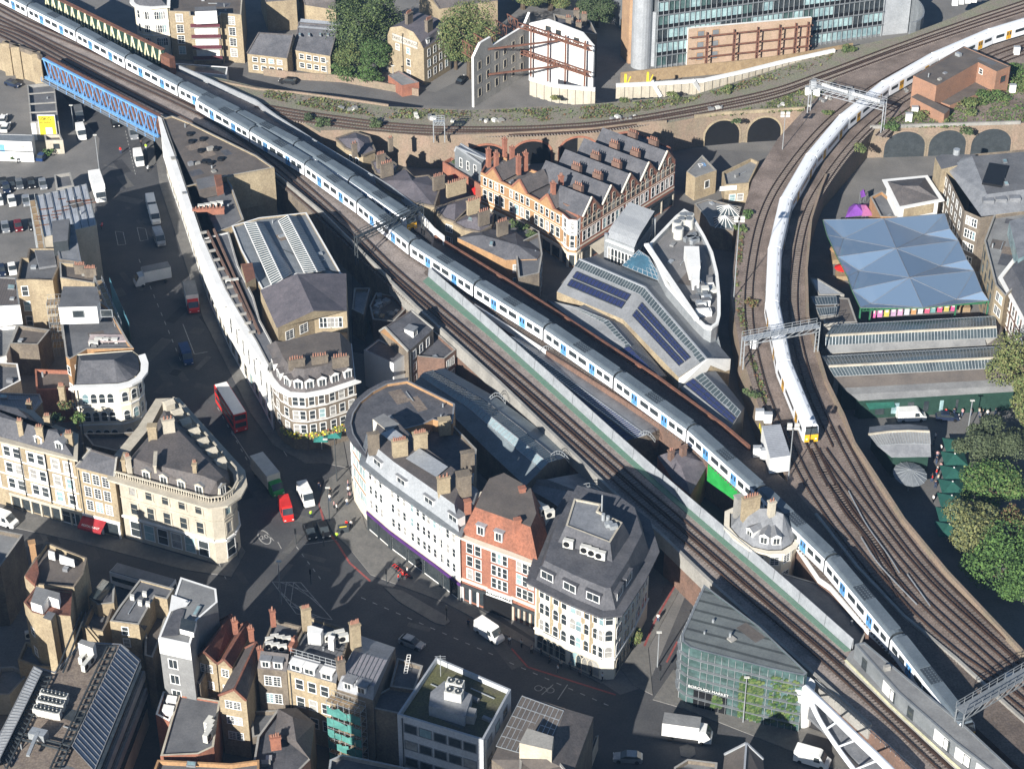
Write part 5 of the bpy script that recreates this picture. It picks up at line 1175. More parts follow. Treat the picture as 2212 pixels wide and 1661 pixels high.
W(B, 0, 2, 3, 1.0, 1.9, 4.8, 12.6, 'sash'); W(B, 1, 3, 3, .95, 1.9, 4.8, 12.6, 'sash'); W(B, 2, 3, 3, .95, 1.9, 4.8, 12.6, 'sash')
for i in (0, 1): dormer(B, i, .4 if i else .7, 14.2, 1.5, 1.9, 1.5, .5, 'zinc', 'zinc')
band(B, (1,), 0, 4.5, 'white', .25); band(B, (0, 2), 4.2, .5, 'stucco', .2)
o, t, n, L = edge(B, 1); Lx = L
b = MB(); c = o + t * (L * .45) + n * .3; b.prism([c - t * 2.6, c + t * 2.6, c + t * 2.6 + n * .06, c - t * 2.6 + n * .06], 0, 3.3, 'black'); b.build('archway', B.r)
text('lettering', 'BOROUGH MARKET', c + n * .06 + Vector((0, 0, 3.85)), .62, 'metal_d', parent=B.r, rot=(math.pi / 2, 0, math.atan2(t.y, t.x) if t.x > 0 else math.atan2(-t.y, -t.x)), extr=.02)
shop(B, 0, 3, 3.6, sign='metal_d'); shop(B, 2, 4, 3.4, sign='metal_d', frame='stone')
for x, y in ((1010, 1080), (1128, 1052), (1118, 1120)): chim(B, x, y, 19, 1.2, .9, 2.6, 0, 'brick_r', .3)
acs([(1176, 1112), (1187, 1118)], 15.4, .4, 'white air unit in the roof gap beside the grey mansard', 1.4)
B = bld('white corner building with arched windows and a two-step dark grey mansard', [(1156, 1252), (1230, 1289), (1303, 1320), (1331, 1318), (1374, 1250), (1404, 1190), (1386, 1128), (1345, 1098), (1235, 1070), (1186, 1160)], 13.8, 'stucco', 'slate', 'mansard', ins=1.3, mh=3.4, roof2='slate', cop='slate', name='corner_building', cornice=(.5, .6, 'slate'))
o, t, n, L = edge(B, 0)
for i, f in ((0, (.22, .36, .62, .86)), (1, (.12, .30, .52, .80, .94)), (3, (.12, .26, .5, .64, .86)), (4, (.15, .3, .6, .8))):
 Li = edge(B, i)[3]; W(B, i, 0, 0, .95, 2.0, xs=[Li * v for v in f], zs=[12.0, 8.9, 5.6], style='arch', frame='white')
W(B, 2, 1, 1, 1.1, 2.0, 10.9, 13.2, 'sash', m=.1); W(B, 2, 0, 0, 1.1, 2.1, xs=[edge(B, 2)[3] / 2], zs=[8.9, 5.6], style='arch')
for i, f in ((0, (.1, .5, .74)), (1, (.42, .68))):
 o, t, n, L = edge(B, i)
 for q in f: b = MB(); c = o + t * L * q + n * .03; b.prism([c - t * .32, c + t * .32, c + t * .32 + n * .04, c - t * .32 + n * .04], 4.6, 13.0, 'brick_y'); b.build('brick_pilaster', B.r)
band(B, (0, 1, 2, 3, 4), 4.0, .3, 'white', .2);
for i in (0, 1, 3): W(B, i, 4, 1, 1.9, 2.8, .2, 3.6, 'arch', frame='stone')
o, t, n, L = edge(B, 0)
b = MB(); c = o + t * (L * .5) + n * .25; b.prism([c - t * 1.6, c + t * 1.6, c + t * 1.6 + n * .1, c - t * 1.6 + n * .1], 4.1, 4.5, 'ac'); b.build('sign_board', B.r)
for i, f in ((0, .3), (0, .95), (1, .65), (3, .3), (3, .75)): dormer(B, i, f, 14.4, 2.6, 1.7, 1.2, .45, 'slate', 'slate')
up = inset([(p.x, p.y) for p in B.P], 3.6)
P9 = Us([(1222, 1135), (1318, 1172), (1345, 1128), (1292, 1103), (1300, 1088), (1240, 1076)], 20.0); ub = MB(); O9 = inset([(p.x, p.y) for p in P9], -.5)
for i in range(6): j = (i + 1) % 6; ub.face([(*O9[i], 17.15), (*O9[j], 17.15), (P9[j].x, P9[j].y, 20), (P9[i].x, P9[i].y, 20)], 'slate')
ub.build('upper_mansard', B.r)
P9b = inset([(p.x, p.y) for p in P9], .3); tb = MB(); q = [(x, y, 19.75) for x, y in P9b]; tb.face(q if area(P9b) > 0 else q[::-1], 'lead')
for i in range(6): j = (i + 1) % 6; tb.face([(P9[i].x, P9[i].y, 20), (P9[j].x, P9[j].y, 20), (*P9b[j], 20), (*P9b[i], 20)], 'stone'); tb.face([(*P9b[i], 19.75), (*P9b[j], 19.75), (*P9b[j], 20), (*P9b[i], 20)], 'stone')
tb.build('top_roof', B.r)
acs([(1228, 1183), (1265, 1196), (1281, 1202), (1297, 1208)], 17.3, -.35, 'white air unit on the ledge of the dark two-step mansard', 1.5)
for x, y in ((1303, 1123), (1313, 1128)):
 q = U(x, y, 19.8); b = MB(); b.tube(q, q + Vector((0, 0, 1.2)), .3, 'steel', 8); b.box((q.x + .8, q.y - 1.5, 19.8), 1.2, .8, .7, 'steel', .3); b.build('roof_duct', B.r)
q = U(1300, 1105, 19.8); b = MB(); b.tube(q, q + Vector((0, 0, 3.2)), .12, 'steel', 8); b.build('flue', B.r)
B = bld('brown brick house with white sashes and a dormer beside the viaduct wall', [(862, 700), (905, 678), (936, 711), (882, 760)], 9.5, 'brick_dk', 'slate', 'gable', ridge=((832, 708), (889, 672), 11.8), P=Us([(820, 716), (866, 690), (936, 711), (882, 760)], 9.5), name='house', cat='house', gw='brick_o')
W(B, 2, 3, 3, .9, 1.6, 1.0, 9.2); dormer(B, 2, .5, 10.0, 1.6, 1.5, 1.8, 1.2)
B = bld('white end-walled house with a low slate roof in the dark lane', [(786, 756), (818, 732), (884, 760), (850, 785)], 8, 'white', 'slate', ph=.15, cop='lead', name='house', cat='house')
B = bld('brown houses with white sashes in the lane under the viaduct', [(936, 712), (985, 755), (960, 775), (905, 770), (884, 762)], 7, 'brick_br', 'slate', name='house', cat='house'); W(B, 0, 5, 2, .9, 1.6, 1, 6.6); W(B, 1, 3, 2, .9, 1.6, 1, 6.6)
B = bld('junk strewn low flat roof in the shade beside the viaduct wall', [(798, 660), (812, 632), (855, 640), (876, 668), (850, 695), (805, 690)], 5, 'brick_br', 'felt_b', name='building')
for k in range(14):
 q = U(812 + random.random() * 48, 642 + random.random() * 42, 4.4); b = MB(); b.box((q.x, q.y, 4.3), random.uniform(.5, 1.6), random.uniform(.5, 1.2), random.uniform(.3, .9), random.choice(['metal', 'steel', 'timber', 'felt_l']), random.random() * 3); b.build('roof_clutter', B.r)
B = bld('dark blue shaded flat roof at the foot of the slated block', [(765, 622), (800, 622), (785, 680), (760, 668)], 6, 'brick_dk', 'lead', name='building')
def shed(label, ridge, e1, e2, zr, ze, roof='felt_l', wall='brick_dk', gl=(), base_wall=True):
 """long ridged shed: ridge, left eave and right eave are surveyed point lists of equal length"""
 R = [U(*p, zr) for p in ridge]; E1 = [U(*p, ze) for p in e1]; E2 = [U(*p, ze) for p in e2]
 r = root('market_shed', Vector((R[0].x, R[0].y, 0)), label, 'market hall'); b = MB(); w_ = MB()
 for i in range(len(R) - 1):
  b.face([E1[i], E1[i + 1], R[i + 1], R[i]], roof); b.face([R[i], R[i + 1], E2[i + 1], E2[i]], roof)
  for E in (E1, E2): w_.face([(E[i].x, E[i].y, 0), (E[i + 1].x, E[i + 1].y, 0), E[i + 1], E[i]], wall)
 for k in (0, -1): w_.face([(E1[k].x, E1[k].y, 0), (E2[k].x, E2[k].y, 0), E2[k], R[k], E1[k]], wall)
 b.build('roof', r); w_.build('wall', r); X = Bld(); X.r = r; X.R, X.E1, X.E2 = R, E1, E2; return X
S = shed('long blue-grey glass ridged market roof in shade left of the straight viaduct', [(915, 806), (1018, 866), (1100, 932), (1184, 1000)], [(893, 828), (985, 905), (1055, 975), (1135, 1050)], [(960, 795), (1075, 860), (1150, 915), (1232, 985)], 8.8, 6.6, 'market_roof')
def lp(A, B_, t): return A.lerp(B_, t)
for i in range(3):
 glaze(S.r, lp(S.R[i], S.E1[i], .30), lp(S.R[i + 1], S.E1[i + 1], .30), S.R[i + 1], S.R[i], 12, mat('pale_glass', (.30, .38, .40), (.22, .29, .31), .4, .3), 'zinc', wd=.1); glaze(S.r, lp(S.R[i], S.E2[i], .45), lp(S.R[i + 1], S.E2[i + 1], .45), S.R[i + 1], S.R[i], 20, 'glass_roof', 'lead', wd=.08)
S2 = shed('dark shaded market roof between the glass ridge and the corner building', [(1180, 1035), (1290, 1075), (1390, 1130)], [(1105, 1035), (1185, 1080), (1300, 1160)], [(1262, 1020), (1335, 1070), (1420, 1130)], 7.2, 5.2, 'lead')
def arch_frame(label, x0, y0, x1, y1, z):
 a, d = U(x0, y0, z), U(x1, y1, z); r = root('arched_roof_end', a, label, 'metalwork'); b = MB()
 for off in (0, .7):
  pr = None
  for k in range(9):
   t = k / 8; p = a.lerp(d, t) + Vector((0, 0, 1.5 * math.sin(math.pi * t) + off))
   if pr is not None: b.bar(pr, p, .09, 'steel')
   if off: b.bar(p, p - Vector((0, 0, .7)), .06, 'steel')
   pr = p
 b.build('arched_railing', r)
arch_frame('arched white railing at the top of the shaded glass market roof', 1055, 868, 1092, 872, 7); arch_frame('curved white railing at the end of the long glass ridge', 1186, 992, 1230, 1000, 7); arch_frame('lower curved white railing on the dark market roof', 1243, 1064, 1304, 1068, 7)
S3 = shed('narrow glass ridged market strip between barrier and train viaduct', [(1106, 728), (1250, 835), (1396, 940)], [(1075, 735), (1215, 850), (1345, 955)], [(1140, 722), (1290, 825), (1430, 925)], 7.2, 6.3, 'lead')
for i in range(2): glaze(S3.r, lp(S3.R[i], S3.E1[i], .42), lp(S3.R[i + 1], S3.E1[i + 1], .42), S3.R[i + 1], S3.R[i], 34, 'solar' if i else 'glass_roof', 'steel', wd=.13)
glaze(S3.r, lp(S3.R[1], S3.E1[1], 1.3), lp(S3.R[2], S3.E1[2], 1.3), lp(S3.R[2], S3.E1[2], .5), lp(S3.R[1], S3.E1[1], .5), 20, 'solar', 'metal_d')
arch_frame('small arched frame on the grey strip roof beside the walkway barrier', 1160, 770, 1200, 768, 6); arch_frame('pale gallery frame at the end of the narrow glass ridge', 1375, 950, 1415, 955, 6)
B = bld('purple slate roofed house with chimneys beside the green bridge girder', [(1420, 985), (1497, 967), (1531, 1000), (1492, 1068), (1455, 1040)], 6.5, 'brick_r', 'slate_p', 'open', name='house', cat='house')
poly3(B.r, 'roof', [(1420, 985, 6.5), (1497, 967, 6.5), (1531, 1000, 6.5), (1492, 1068, 6.5), (1455, 1040, 6.5), (1450, 975, 8.3), (1492, 990, 8.3), (1472, 1010, 8)], [(0, 5, 1), (1, 5, 6), (1, 6, 2), (2, 6, 7, 3), (3, 7, 4), (4, 7, 5, 0), (5, 7, 6)], 'slate_p'); chim(B, 1476, 965, 10, 1.2, 1, 2.4, 0, 'brick_br', .6); chim(B, 1450, 972, 9.6, 1, 1, 2, 2, 'brick_br', .6)
rp = [(1576, 1108), (1600, 1097), (1640, 1096), (1690, 1103), (1716, 1128), (1722, 1160), (1712, 1176), (1690, 1189), (1660, 1190), (1625, 1182), (1594, 1160), (1575, 1138)]
B = bld('cream rounded corner house with a curved slate roof and three pointed dormers', rp, 9.4, 'stucco', 'slate', 'open', name='corner_building', cornice=(.5, .35, 'stucco'))
poly3(B.r, 'roof', [(*lerp(p, (1650, 1140), .05), 9.5) for p in rp] + [(1612, 1098, 13.0), (1660, 1098, 13.4), (1692, 1110, 13.2)], [(0, 12, 1), (1, 12, 13, 2), (2, 13, 3), (3, 13, 14, 4), (4, 14, 5), (5, 14, 6), (6, 14, 7), (7, 14, 13, 8), (8, 13, 9), (9, 13, 12, 10), (10, 12, 11), (11, 12, 0)], 'lead')
for i, f in ((9, .5), (8, .4), (7, .4)): dormer(B, i, f, 9.8, 1.5, 1.6, 2.4, .9, 'lead', 'white', arched=True)
for i in (6, 7, 8, 9, 10): W(B, i, 1, 1, 1.3, 1.5, 5.8, 8.8, 'georgian', m=.1); W(B, i, 1, 1, 1.3, 1.5, 2.4, 5.4, 'georgian', m=.1)
chim(B, 1623, 1072, 15.8, 3.6, 1.1, 5, 6, 'brick_y', .4); chim(B, 1598, 1072, 14.6, 1.6, 1.6, 4.4, 0, 'concrete', .4); chim(B, 1668, 1082, 15.6, 1.3, 1, 3, 2, 'stone', .4)
B = bld('long grey station building with white panels on the viaduct, bottom right', [(1847, 1390), (1868, 1386), (1975, 1475), (2090, 1570), (2230, 1700), (2190, 1700), (2060, 1600), (1940, 1495)], ZD + 3.6, 'metal', 'felt_l', base=ZD, ph=.12, cop='metal', name='station_building')
for i, f0, f1 in ((6, .05, .42), (6, .62, .95)): pass
for i in (6, 5, 7):
 o, t, n, L = edge(B, i)
 for f0, f1 in ((.08, .32),) if i != 5 else ((.3, .6), (.7, .95)):
  b = MB(); b.prism([o + t * L * f0, o + t * L * f1, o + t * L * f1 + n * .06, o + t * L * f0 + n * .06], ZD + .5, ZD + 3.0, 'white'); b.build('white_panel', B.r)
 place_win(B, i, L * .75, ZD + 1.9, 'plain', 1.0, 1.8, 'glass', 'metal_d'); place_win(B, i, L * .03 + .8, ZD + 1.9, 'plain', 1.0, 1.8, 'glass', 'metal_d')
pf = root('platform', U(1826, 1420, ZD), 'grey station platform with a cream edge line, bottom right', 'platform'); b = MB(); b.prism(Us([(1838, 1406), (1850, 1400), (1975, 1510), (2120, 1640), (2180, 1700), (2140, 1720), (2050, 1640), (1920, 1520), (1826, 1425)], ZD + .9), ZD, ZD + .9, 'concrete', 'felt_l'); b.build('platform_slab', pf)
b = MB(); Pp = Us([(1826, 1425), (1920, 1520), (2050, 1640), (2140, 1720)], ZD + .93)
for a, d in zip(Pp, Pp[1:]): b.bar(a, d, .4, 'cream', .06)
b.build('edge_line', pf)
ghp = [(1521, 1262), (1640, 1352), (1744, 1452), (1737, 1459), (1660, 1443), (1590, 1425), (1516, 1406), (1490, 1398), (1474, 1386), (1472, 1370)]
B = bld('glass market hall with plants inside and a ribbed grey roof, bottom right', ghp, 11.2, 'glass_g', mat('ribbed_green_grey', (.15, .165, .16), (.115, .125, .125), .3, .6, stripe=(math.radians(68), 2.3, .45)), 'flat', ph=.1, cop='metal', name='market_hall')
for i in (3, 4, 5, 6, 7, 8, 9):
 o, t, n, L = edge(B, i); k = max(1, int(L / 1.0)); b = MB()
 for q in range(k + 1): p = o + t * L * q / k + n * .12; b.bar(p, p + Vector((0, 0, 11.1)), .07, 'steel')
 o_ = b.build('mullions', B.r); tag(o_, kind='stuff')
 for z in (1.9, 3.8, 5.7, 7.6, 9.5): b = MB(); b.prism([o + n * .05, o + t * L + n * .05, o + t * L + n * .55, o + n * .55], z, z + .09, 'metal'); b.build('louvre_shelf', B.r)
rnd = random.Random(11)
for i, f0, f1, z0, z1, N_ in ((4, .1, .8, .5, 8.5, 900), (3, .1, .9, 1, 10, 300), (5, .3, .6, 1, 3.4, 120)):
 o, t, n, L = edge(B, i); b = MB()
 for k in range(N_):
  p = o + t * L * rnd.uniform(f0, f1) + n * rnd.uniform(.1, .35) + Vector((0, 0, rnd.uniform(z0, z1))); s = rnd.uniform(.12, .3)
  b.face([p + Vector((-s, 0, -s)), p + Vector((s, 0, -s * .5)), p + Vector((s, .05, s)), p + Vector((-s * .6, 0, s))], rnd.choice(['leaf_b1', 'leaf_g1', 'leaf_g3', 'leaf_b3', 'leaf_g2']))
 tag(b.build('climbing_plants', B.r), kind='stuff')
o, t, n, L = edge(B, 5); text('lettering', 'BOROUGH MARKET', o + t * L * .7 + n * .6 + Vector((0, 0, 4.3)), .7, 'white', parent=B.r, rot=(math.pi / 2, 0, math.atan2(t.y, t.x) if t.x > 0 else math.atan2(-t.y, -t.x)))
b = MB(); c = o + t * L * .66; b.prism([c - t * 2.6, c + t * 2.6, c + t * 2.6 + n * .15, c - t * 2.6 + n * .15], 0, 3.9, 'black'); b.build('entrance', B.r)
B = bld('pale flat roofed block at the left edge above the shaded street corner', [(-30, 1138), (50, 1154), (0, 1224), (-30, 1226)], 12, 'brick_dk', 'felt_l', name='building')
B = bld('brown flat roofed block with a slim chimney and red tiled slope, lower left', [(76, 1204), (100, 1170), (188, 1204), (180, 1240), (160, 1268), (80, 1262), (52, 1244)], 17, 'brick_y', 'felt_b', cop='brick_dk', name='building')
chim(B, 68, 1170, 19.6, 1.1, 1.1, 6, 0, 'brick_o', .3); blk(B, 'red_slope', [(54, 1242), (80, 1206), (84, 1236), (76, 1262)], 17.5, .6, 'tile_r'); blk(B, 'white_vent', [(104, 1188), (118, 1192), (118, 1200), (104, 1196)], 17.6, 1, 'white'); blk(B, 'white_vent', [(128, 1197), (160, 1208), (160, 1214), (128, 1206)], 17.6, 1, 'white')
B = bld('tall yellow brick tower block with red tiles, white dormer box and brick shafts', [(51, 1300), (78, 1265), (156, 1276), (152, 1330), (124, 1328), (118, 1325), (100, 1330), (70, 1322)], 16.4, 'brick_y', 'tile_r', cop='tile_r', ph=.2, name='building')
blk(B, 'white_dormer_box', [(66, 1300), (78, 1266), (129, 1280), (126, 1295), (104, 1288), (90, 1308)], 18, 1.8, 'white', 'felt_l'); blk(B, 'brick_shaft', [(92, 1334), (104, 1319), (120, 1324), (110, 1340)], 17, 16.5, 'brick_y', 'felt')
W(B, 7, 0, 0, w=.9, h=1.4, xs=[1], zs=[12, 8]);
B = bld('low flat dark roof at the foot of the brick tower block', [(38, 1424), (55, 1385), (118, 1400), (130, 1412), (118, 1440), (82, 1440)], 7, 'brick_y', 'felt', cop='brick_y', name='building')
ac(66, 1378, 7.4, .2, 'white air unit on the low dark roof below the brick tower', 'single air units', 1.3)
B = bld('small slate pitched house with lit brick gable behind the gravel roof', [(191, 1289), (222, 1250), (248, 1262), (246, 1302), (210, 1306)], 13, 'brick_y', 'slate', name='house', cat='house', ph=.2)
poly3(B.r, 'skylight_ridge', [(191, 1289, 13), (222, 1250, 13), (236, 1256, 14.5), (206, 1294, 14.5), (246, 1262, 13), (222, 1298, 13)], [(0, 3, 2, 1), (3, 5, 4, 2)], 'glass_roof'); acs([(216, 1325), (232, 1326)], 9.5, 0, 'white air unit on the brick wall behind the gravel roof', 1.4)
B = bld('open topped brick yard block with yellow lit walls beside the gravel roof', [(176, 1352), (198, 1306), (246, 1306), (234, 1342), (222, 1364)], 12, 'brick_y', 'felt', ph=1.4, cop='brick_dk', name='building')
B = bld('grey flat roofed block with dark mansard dormers, lower left of the junction', [(237, 1341), (258, 1308), (302, 1250), (376, 1270), (361, 1294), (334, 1288), (300, 1349)], 14, 'brick_y', 'felt', ph=.25, cop='concrete', name='building')
W(B, 6, 1, 2, .9, 1.4, 9, 13.6, m=.6);
poly3(B.r, 'mansard_slope', [(300, 1349, 14), (334, 1288, 14), (346, 1296, 11.4), (313, 1362, 11.4)], [(0, 3, 2, 1)], 'slate')
for x, y in ((281, 1282), (298, 1294), (315, 1297), (308, 1275)): blk(B, 'roof_box', [(x, y), (x + 9, y + 2), (x + 8, y + 7), (x - 1, y + 5)], 14.6, .8, 'ac')
B = bld('brown brick side block with red pantile edge between grey roof and grey tower', [(313, 1364), (346, 1298), (368, 1300), (345, 1380), (330, 1420), (312, 1415)], 10.5, 'brick_dk', 'felt_b', name='building')
tp = [(390, 1246), (467, 1271), (470, 1300), (426, 1338), (411, 1392), (342, 1377), (366, 1318)]
B = bld('modern grey rendered tower with a sail shaped white roof cut, lower left', tp, 18.5, 'felt_l', 'felt_l', ph=.1, cop='white', name='tower_house')
W(B, 4, 0, 0, 1.3, 1.6, xs=[edge(B, 4)[3] * .62], zs=[17.2, 14, 11, 8], style='casement');
o, t, n, L = edge(B, 4); b = MB(); b.prism([o + n * .02, o + t * L + n * .02, o + t * L + n * .08, o + n * .08], 15.6, 18.5, 'white'); b.build('white_band', B.r); W(B, 4, 0, 0, 1.3, 1.5, xs=[L * .62], zs=[17.1], style='casement', frame='felt_l') if 0 else None
poly3(B.r, 'white_sail', [(371, 1284, 18.7), (411, 1298, 18.7), (402, 1310, 18.7), (385, 1314, 18.7), (365, 1322, 18.7)], [(4, 3, 2, 1, 0)], 'white'); skylight(B, [(426, 1306), (436, 1308), (424, 1328), (414, 1327)], 18.8)
poly3(B.r, 'slate_slope', [(378, 1312, 18.6), (400, 1316, 18.6), (384, 1372, 18.6), (348, 1374, 18.6)], [(3, 2, 1, 0)], 'slate'); blk(B, 'roof_light_box', [(392, 1334), (424, 1341), (418, 1366), (388, 1358)], 19.4, .9, 'white', 'glass')
for i, (p0, p1, p2, p3, r0, r1, z, zr, lb) in enumerate((((423, 1422), (476, 1340), (518, 1350), (467, 1432), (440, 1408), (498, 1328), 12, 14.8, 'left brown tiled gable house with two white windows, next to the grey tower'),
  ((470, 1434), (518, 1352), (546, 1360), (501, 1442), (484, 1424), (533, 1344), 11.8, 13.6, 'narrow brown tiled gable house in the middle of three gables'),
  ((473, 1502), (530, 1400), (566, 1412), (532, 1513), (506, 1489), (553, 1388), 11.4, 13.6, 'nearest brown tiled gable house with white windows, lower left'))):
 B = bld(lb, [p0, p1, p2, p3], z, 'brick_y', 'tile_r' if i < 2 else 'slate_b', 'gable', ridge=(r0, r1, zr), name='gable_house', cat='house', cop='tile_r')
 W(B, 3, 2 if i != 1 else 1, 3, 1.0, 1.3, 2.5, z + .2, 'georgian')
 chim(B, r1[0] + 8, r1[1] + 12, zr + 1.2, .9, .9, 2.4, 2, 'brick_r', .3)
B = bld('dark brick lift shaft block against the grey tower', [(408, 1460), (425, 1440), (448, 1446), (432, 1478)], 10, 'brick_dk', 'felt', name='building')
B = bld('wide flat dark grey roof at the bottom left beside two white skylights', [(386, 1498), (476, 1513), (462, 1612), (428, 1628), (346, 1632), (368, 1556)], 8, 'brick_r', 'felt', ph=.3, cop='stone', name='building')
for p in ([(362, 1500), (383, 1503), (380, 1515), (358, 1512)], [(354, 1520), (377, 1524), (374, 1536), (350, 1532)]):
 pass
B = bld('low side roof carrying two white skylight boxes, bottom left', [(352, 1492), (388, 1498), (366, 1558), (336, 1542)], 7.4, 'brick_r', 'felt', cop='white', name='building')
for p in ([(362, 1500), (383, 1503), (380, 1515), (358, 1512)], [(354, 1520), (377, 1524), (374, 1536), (350, 1532)]): blk(B, 'skylight_box', p, 8.2, 1.2, 'white')
acs([(452, 1570), (456, 1578), (454, 1588), (450, 1598)], 7.7, 1.2, 'white condenser in the column at the edge of the wide grey roof', 1.5)
B = bld('brown walled flat roofs with skylights along the bottom edge', [(340, 1640), (500, 1648), (560, 1640), (560, 1720), (310, 1720)], 8.5, 'brick_o', 'felt', cop='brick_o', name='building'); skylight(B, [(404, 1642), (424, 1644), (422, 1654), (402, 1652)], 8.7)
gp = [(80, 1440), (118, 1452), (136, 1442), (190, 1312), (186, 1340), (176, 1384), (262, 1390), (304, 1424), (202, 1672), (198, 1760), (-60, 1760), (-60, 1700)]
gp = [(78, 1438), (118, 1450), (176, 1384), (262, 1390), (304, 1424), (206, 1672), (180, 1760), (-60, 1760), (-60, 1690)]
B = bld('large gravel roofed office block with glazed sloping sides and chillers, bottom left', gp, 13.0, 'stone', 'gravel', ph=.15, cop='lead', name='office_block')
glaze(B.r, (300, 1430, 13.1), (203, 1665, 13.1), (155, 1612, 14.6), (259, 1392, 14.6), 24, mat('navy_glass', (.06, .085, .13), (.045, .065, .10), .3, .2, spec=.7), 'lead', wd=.09); glaze(B.r, (-40, 1668, 13.1), (74, 1440, 13.1), (92, 1450, 14), (-10, 1660, 14), 34, 'zinc', 'lead', wd=.12)
poly3(B.r, 'dark_glass', [(302, 1426, 13.05), (306, 1440, 13.05), (214, 1668, 13.05), (203, 1668, 13.05)], [(0, 1, 2, 3)], 'glass')
o, t, n, L = edge(B, 4)
for z, m_ in ((9.4, 'lead'), (6.0, 'lead')): b = MB(); b.prism([o + n * .02, o + t * L + n * .02, o + t * L + n * .4, o + n * .4], z, z + 1.4, m_); b.build('spandrel_band', B.r)
for z in (10.9, 7.5, 3.6): b = MB(); b.prism([o + n * .02, o + t * L + n * .02, o + t * L + n * .1, o + n * .1], z, z + 1.8, 'glass'); b.build('ribbon_window', B.r)
for a, d in (((232, 1396), (108, 1660)), ((252, 1396), (128, 1660)), ((90, 1462), (2, 1640)), ((112, 1460), (14, 1660)), ((20, 1578), (150, 1610)), ((20, 1590), (150, 1602 + 20)), ((136, 1452), (186, 1322)), ((122, 1450), (176, 1322))):
 b = MB(); b.bar(U(*a, 13.4), U(*d, 13.4), .22, 'metal_d'); b.build('cradle_rail', B.r)
for (a, d), (a2, d2) in ((((232, 1396), (108, 1660)), ((252, 1396), (128, 1660))), (((90, 1462), (2, 1640)), ((112, 1460), (14, 1660)))):
 b = MB()
 for k in range(20): b.bar(U(*lerp(a, d, k / 19), 13.35), U(*lerp(a2, d2, k / 19), 13.35), .14, 'metal_d')
 tag(b.build('rail_ties', B.r), kind='stuff')
blk(B, 'plant_box', [(168, 1388), (176, 1380), (206, 1388), (200, 1400)], 15.6, 2.6, 'white', 'felt_l')
b = MB(); q = U(84, 1592, 13.4); b.box((q.x, q.y, 13.2), 2.4, 1.4, 1.3, 'steel', -.3); b.bar(q + Vector((0, 0, 1)), U(60, 1632, 14.2), .5, 'steel', .3); b.build('cradle_crane', B.r)
LBL = ['far', 'middle', 'near']
for j, (x0, y0) in enumerate(((97, 1506), (90, 1522), (82, 1540))):
 for k in range(6): ac(x0 + k * 8.6, y0 + k * 1.9, 13.0, -.13, ['first', 'second', 'third', 'fourth', 'fifth', 'sixth'][k] + ' chiller from the left in the %s row on the gravel roof' % LBL[j], 'chillers on the gravel roof', .82, True)
acs([(180, 1430), (194, 1418), (186, 1446), (198, 1432)], 13.0, 1.2, 'white condenser standing near the plant box on the gravel roof', 1.3)
B = bld('low yard walls and roof left of the gravel roofed block', [(0, 1440), (30, 1438), (62, 1455), (20, 1500), (-20, 1500)], 4, 'concrete', 'felt_l', name='building')
B = bld('brick terrace house with seven white air units on its flat roof, bottom centre', [(590, 1336), (652, 1352), (628, 1396), (619, 1450), (556, 1443), (560, 1412)], 13.2, 'brick_dk', 'felt', cop='brick_dk', ph=.6, name='terrace_house', cat='house')
W(B, 3, 2, 3, 1.0, 1.7, 2.5, 12.8, 'georgian'); poly3(B.r, 'mansard_slope', [(556, 1443, 13.25), (619, 1450, 13.25), (624, 1412, 15.2), (563, 1405, 15.2)], [(0, 1, 2, 3)], 'slate_b')
for f in (.3, .72): dormer(B, 3, f, 13.3, 1.4, 1.4, 1.6, .2, 'lead', 'white')
acs([(583, 1390), (594, 1384), (607, 1387), (620, 1389)], 13, .2, 'white air unit in the back row of the bottom terrace roof', 1.15); acs([(582, 1400), (596, 1403), (611, 1406)], 13.6, .2, 'white air unit in the front row of the bottom terrace roof', 1.15)
chim(B, 588, 1318, 17, .9, .8, 3, 1, 'brick_r', .3)
B = bld('yellow brick terrace house with a railed roof terrace, white plant and lit chimneys', [(668, 1331), (760, 1360), (742, 1420), (726, 1476), (620, 1446), (629, 1405)], 13.4, 'brick_y', 'felt', cop='brick_dk', ph=.5, name='terrace_house', cat='house')
W(B, 3, 3, 3, 1.15, 1.8, 2.5, 13, 'sash'); poly3(B.r, 'mansard_slope', [(620, 1446, 13.45), (726, 1476, 13.45), (732, 1444, 15.0), (630, 1416, 15.0)], [(0, 1, 2, 3)], 'felt')
for f in (.2, .55, .82): dormer(B, 3, f, 13.45, 1.8, 1.3, 1.6, .15, 'white', 'white')
blk(B, 'plant_box', [(664, 1352), (672, 1350), (698, 1358), (692, 1370), (664, 1366)], 16.2, 2.2, 'white'); blk(B, 'plant_box', [(709, 1370), (724, 1374), (720, 1384), (708, 1380)], 15.6, 2, 'white'); acs([(712, 1384), (734, 1378), (742, 1386)], 13.6, .3, 'white air unit near the plant boxes on the railed roof terrace', 1.4)
chim(B, 660, 1312, 18.5, 1.5, 1.3, 4.5, 6, 'brick_y', .4); chim(B, 766, 1346, 18.5, 1.7, 1.3, 5, 8, 'brick_y', .4); chim(B, 735, 1424, 17.2, 1.3, 1.3, 3.6, 2, 'brick_dk', .4); chim(B, 633, 1384, 15.6, .6, 2.6, 1.6, 6, 'brick_r', -.3)
b = MB()
for q in (.5, 1.1): b.bar(U(628, 1412, 15.0) + Vector((0, 0, q)), U(729, 1440, 15.0) + Vector((0, 0, q)), .07, 'steel')
for k in range(9): p = U(*lerp((628, 1412), (729, 1440), k / 8), 15.0); b.bar(p, p + Vector((0, 0, 1.1)), .06, 'steel')
b.build('roof_railing', B.r)
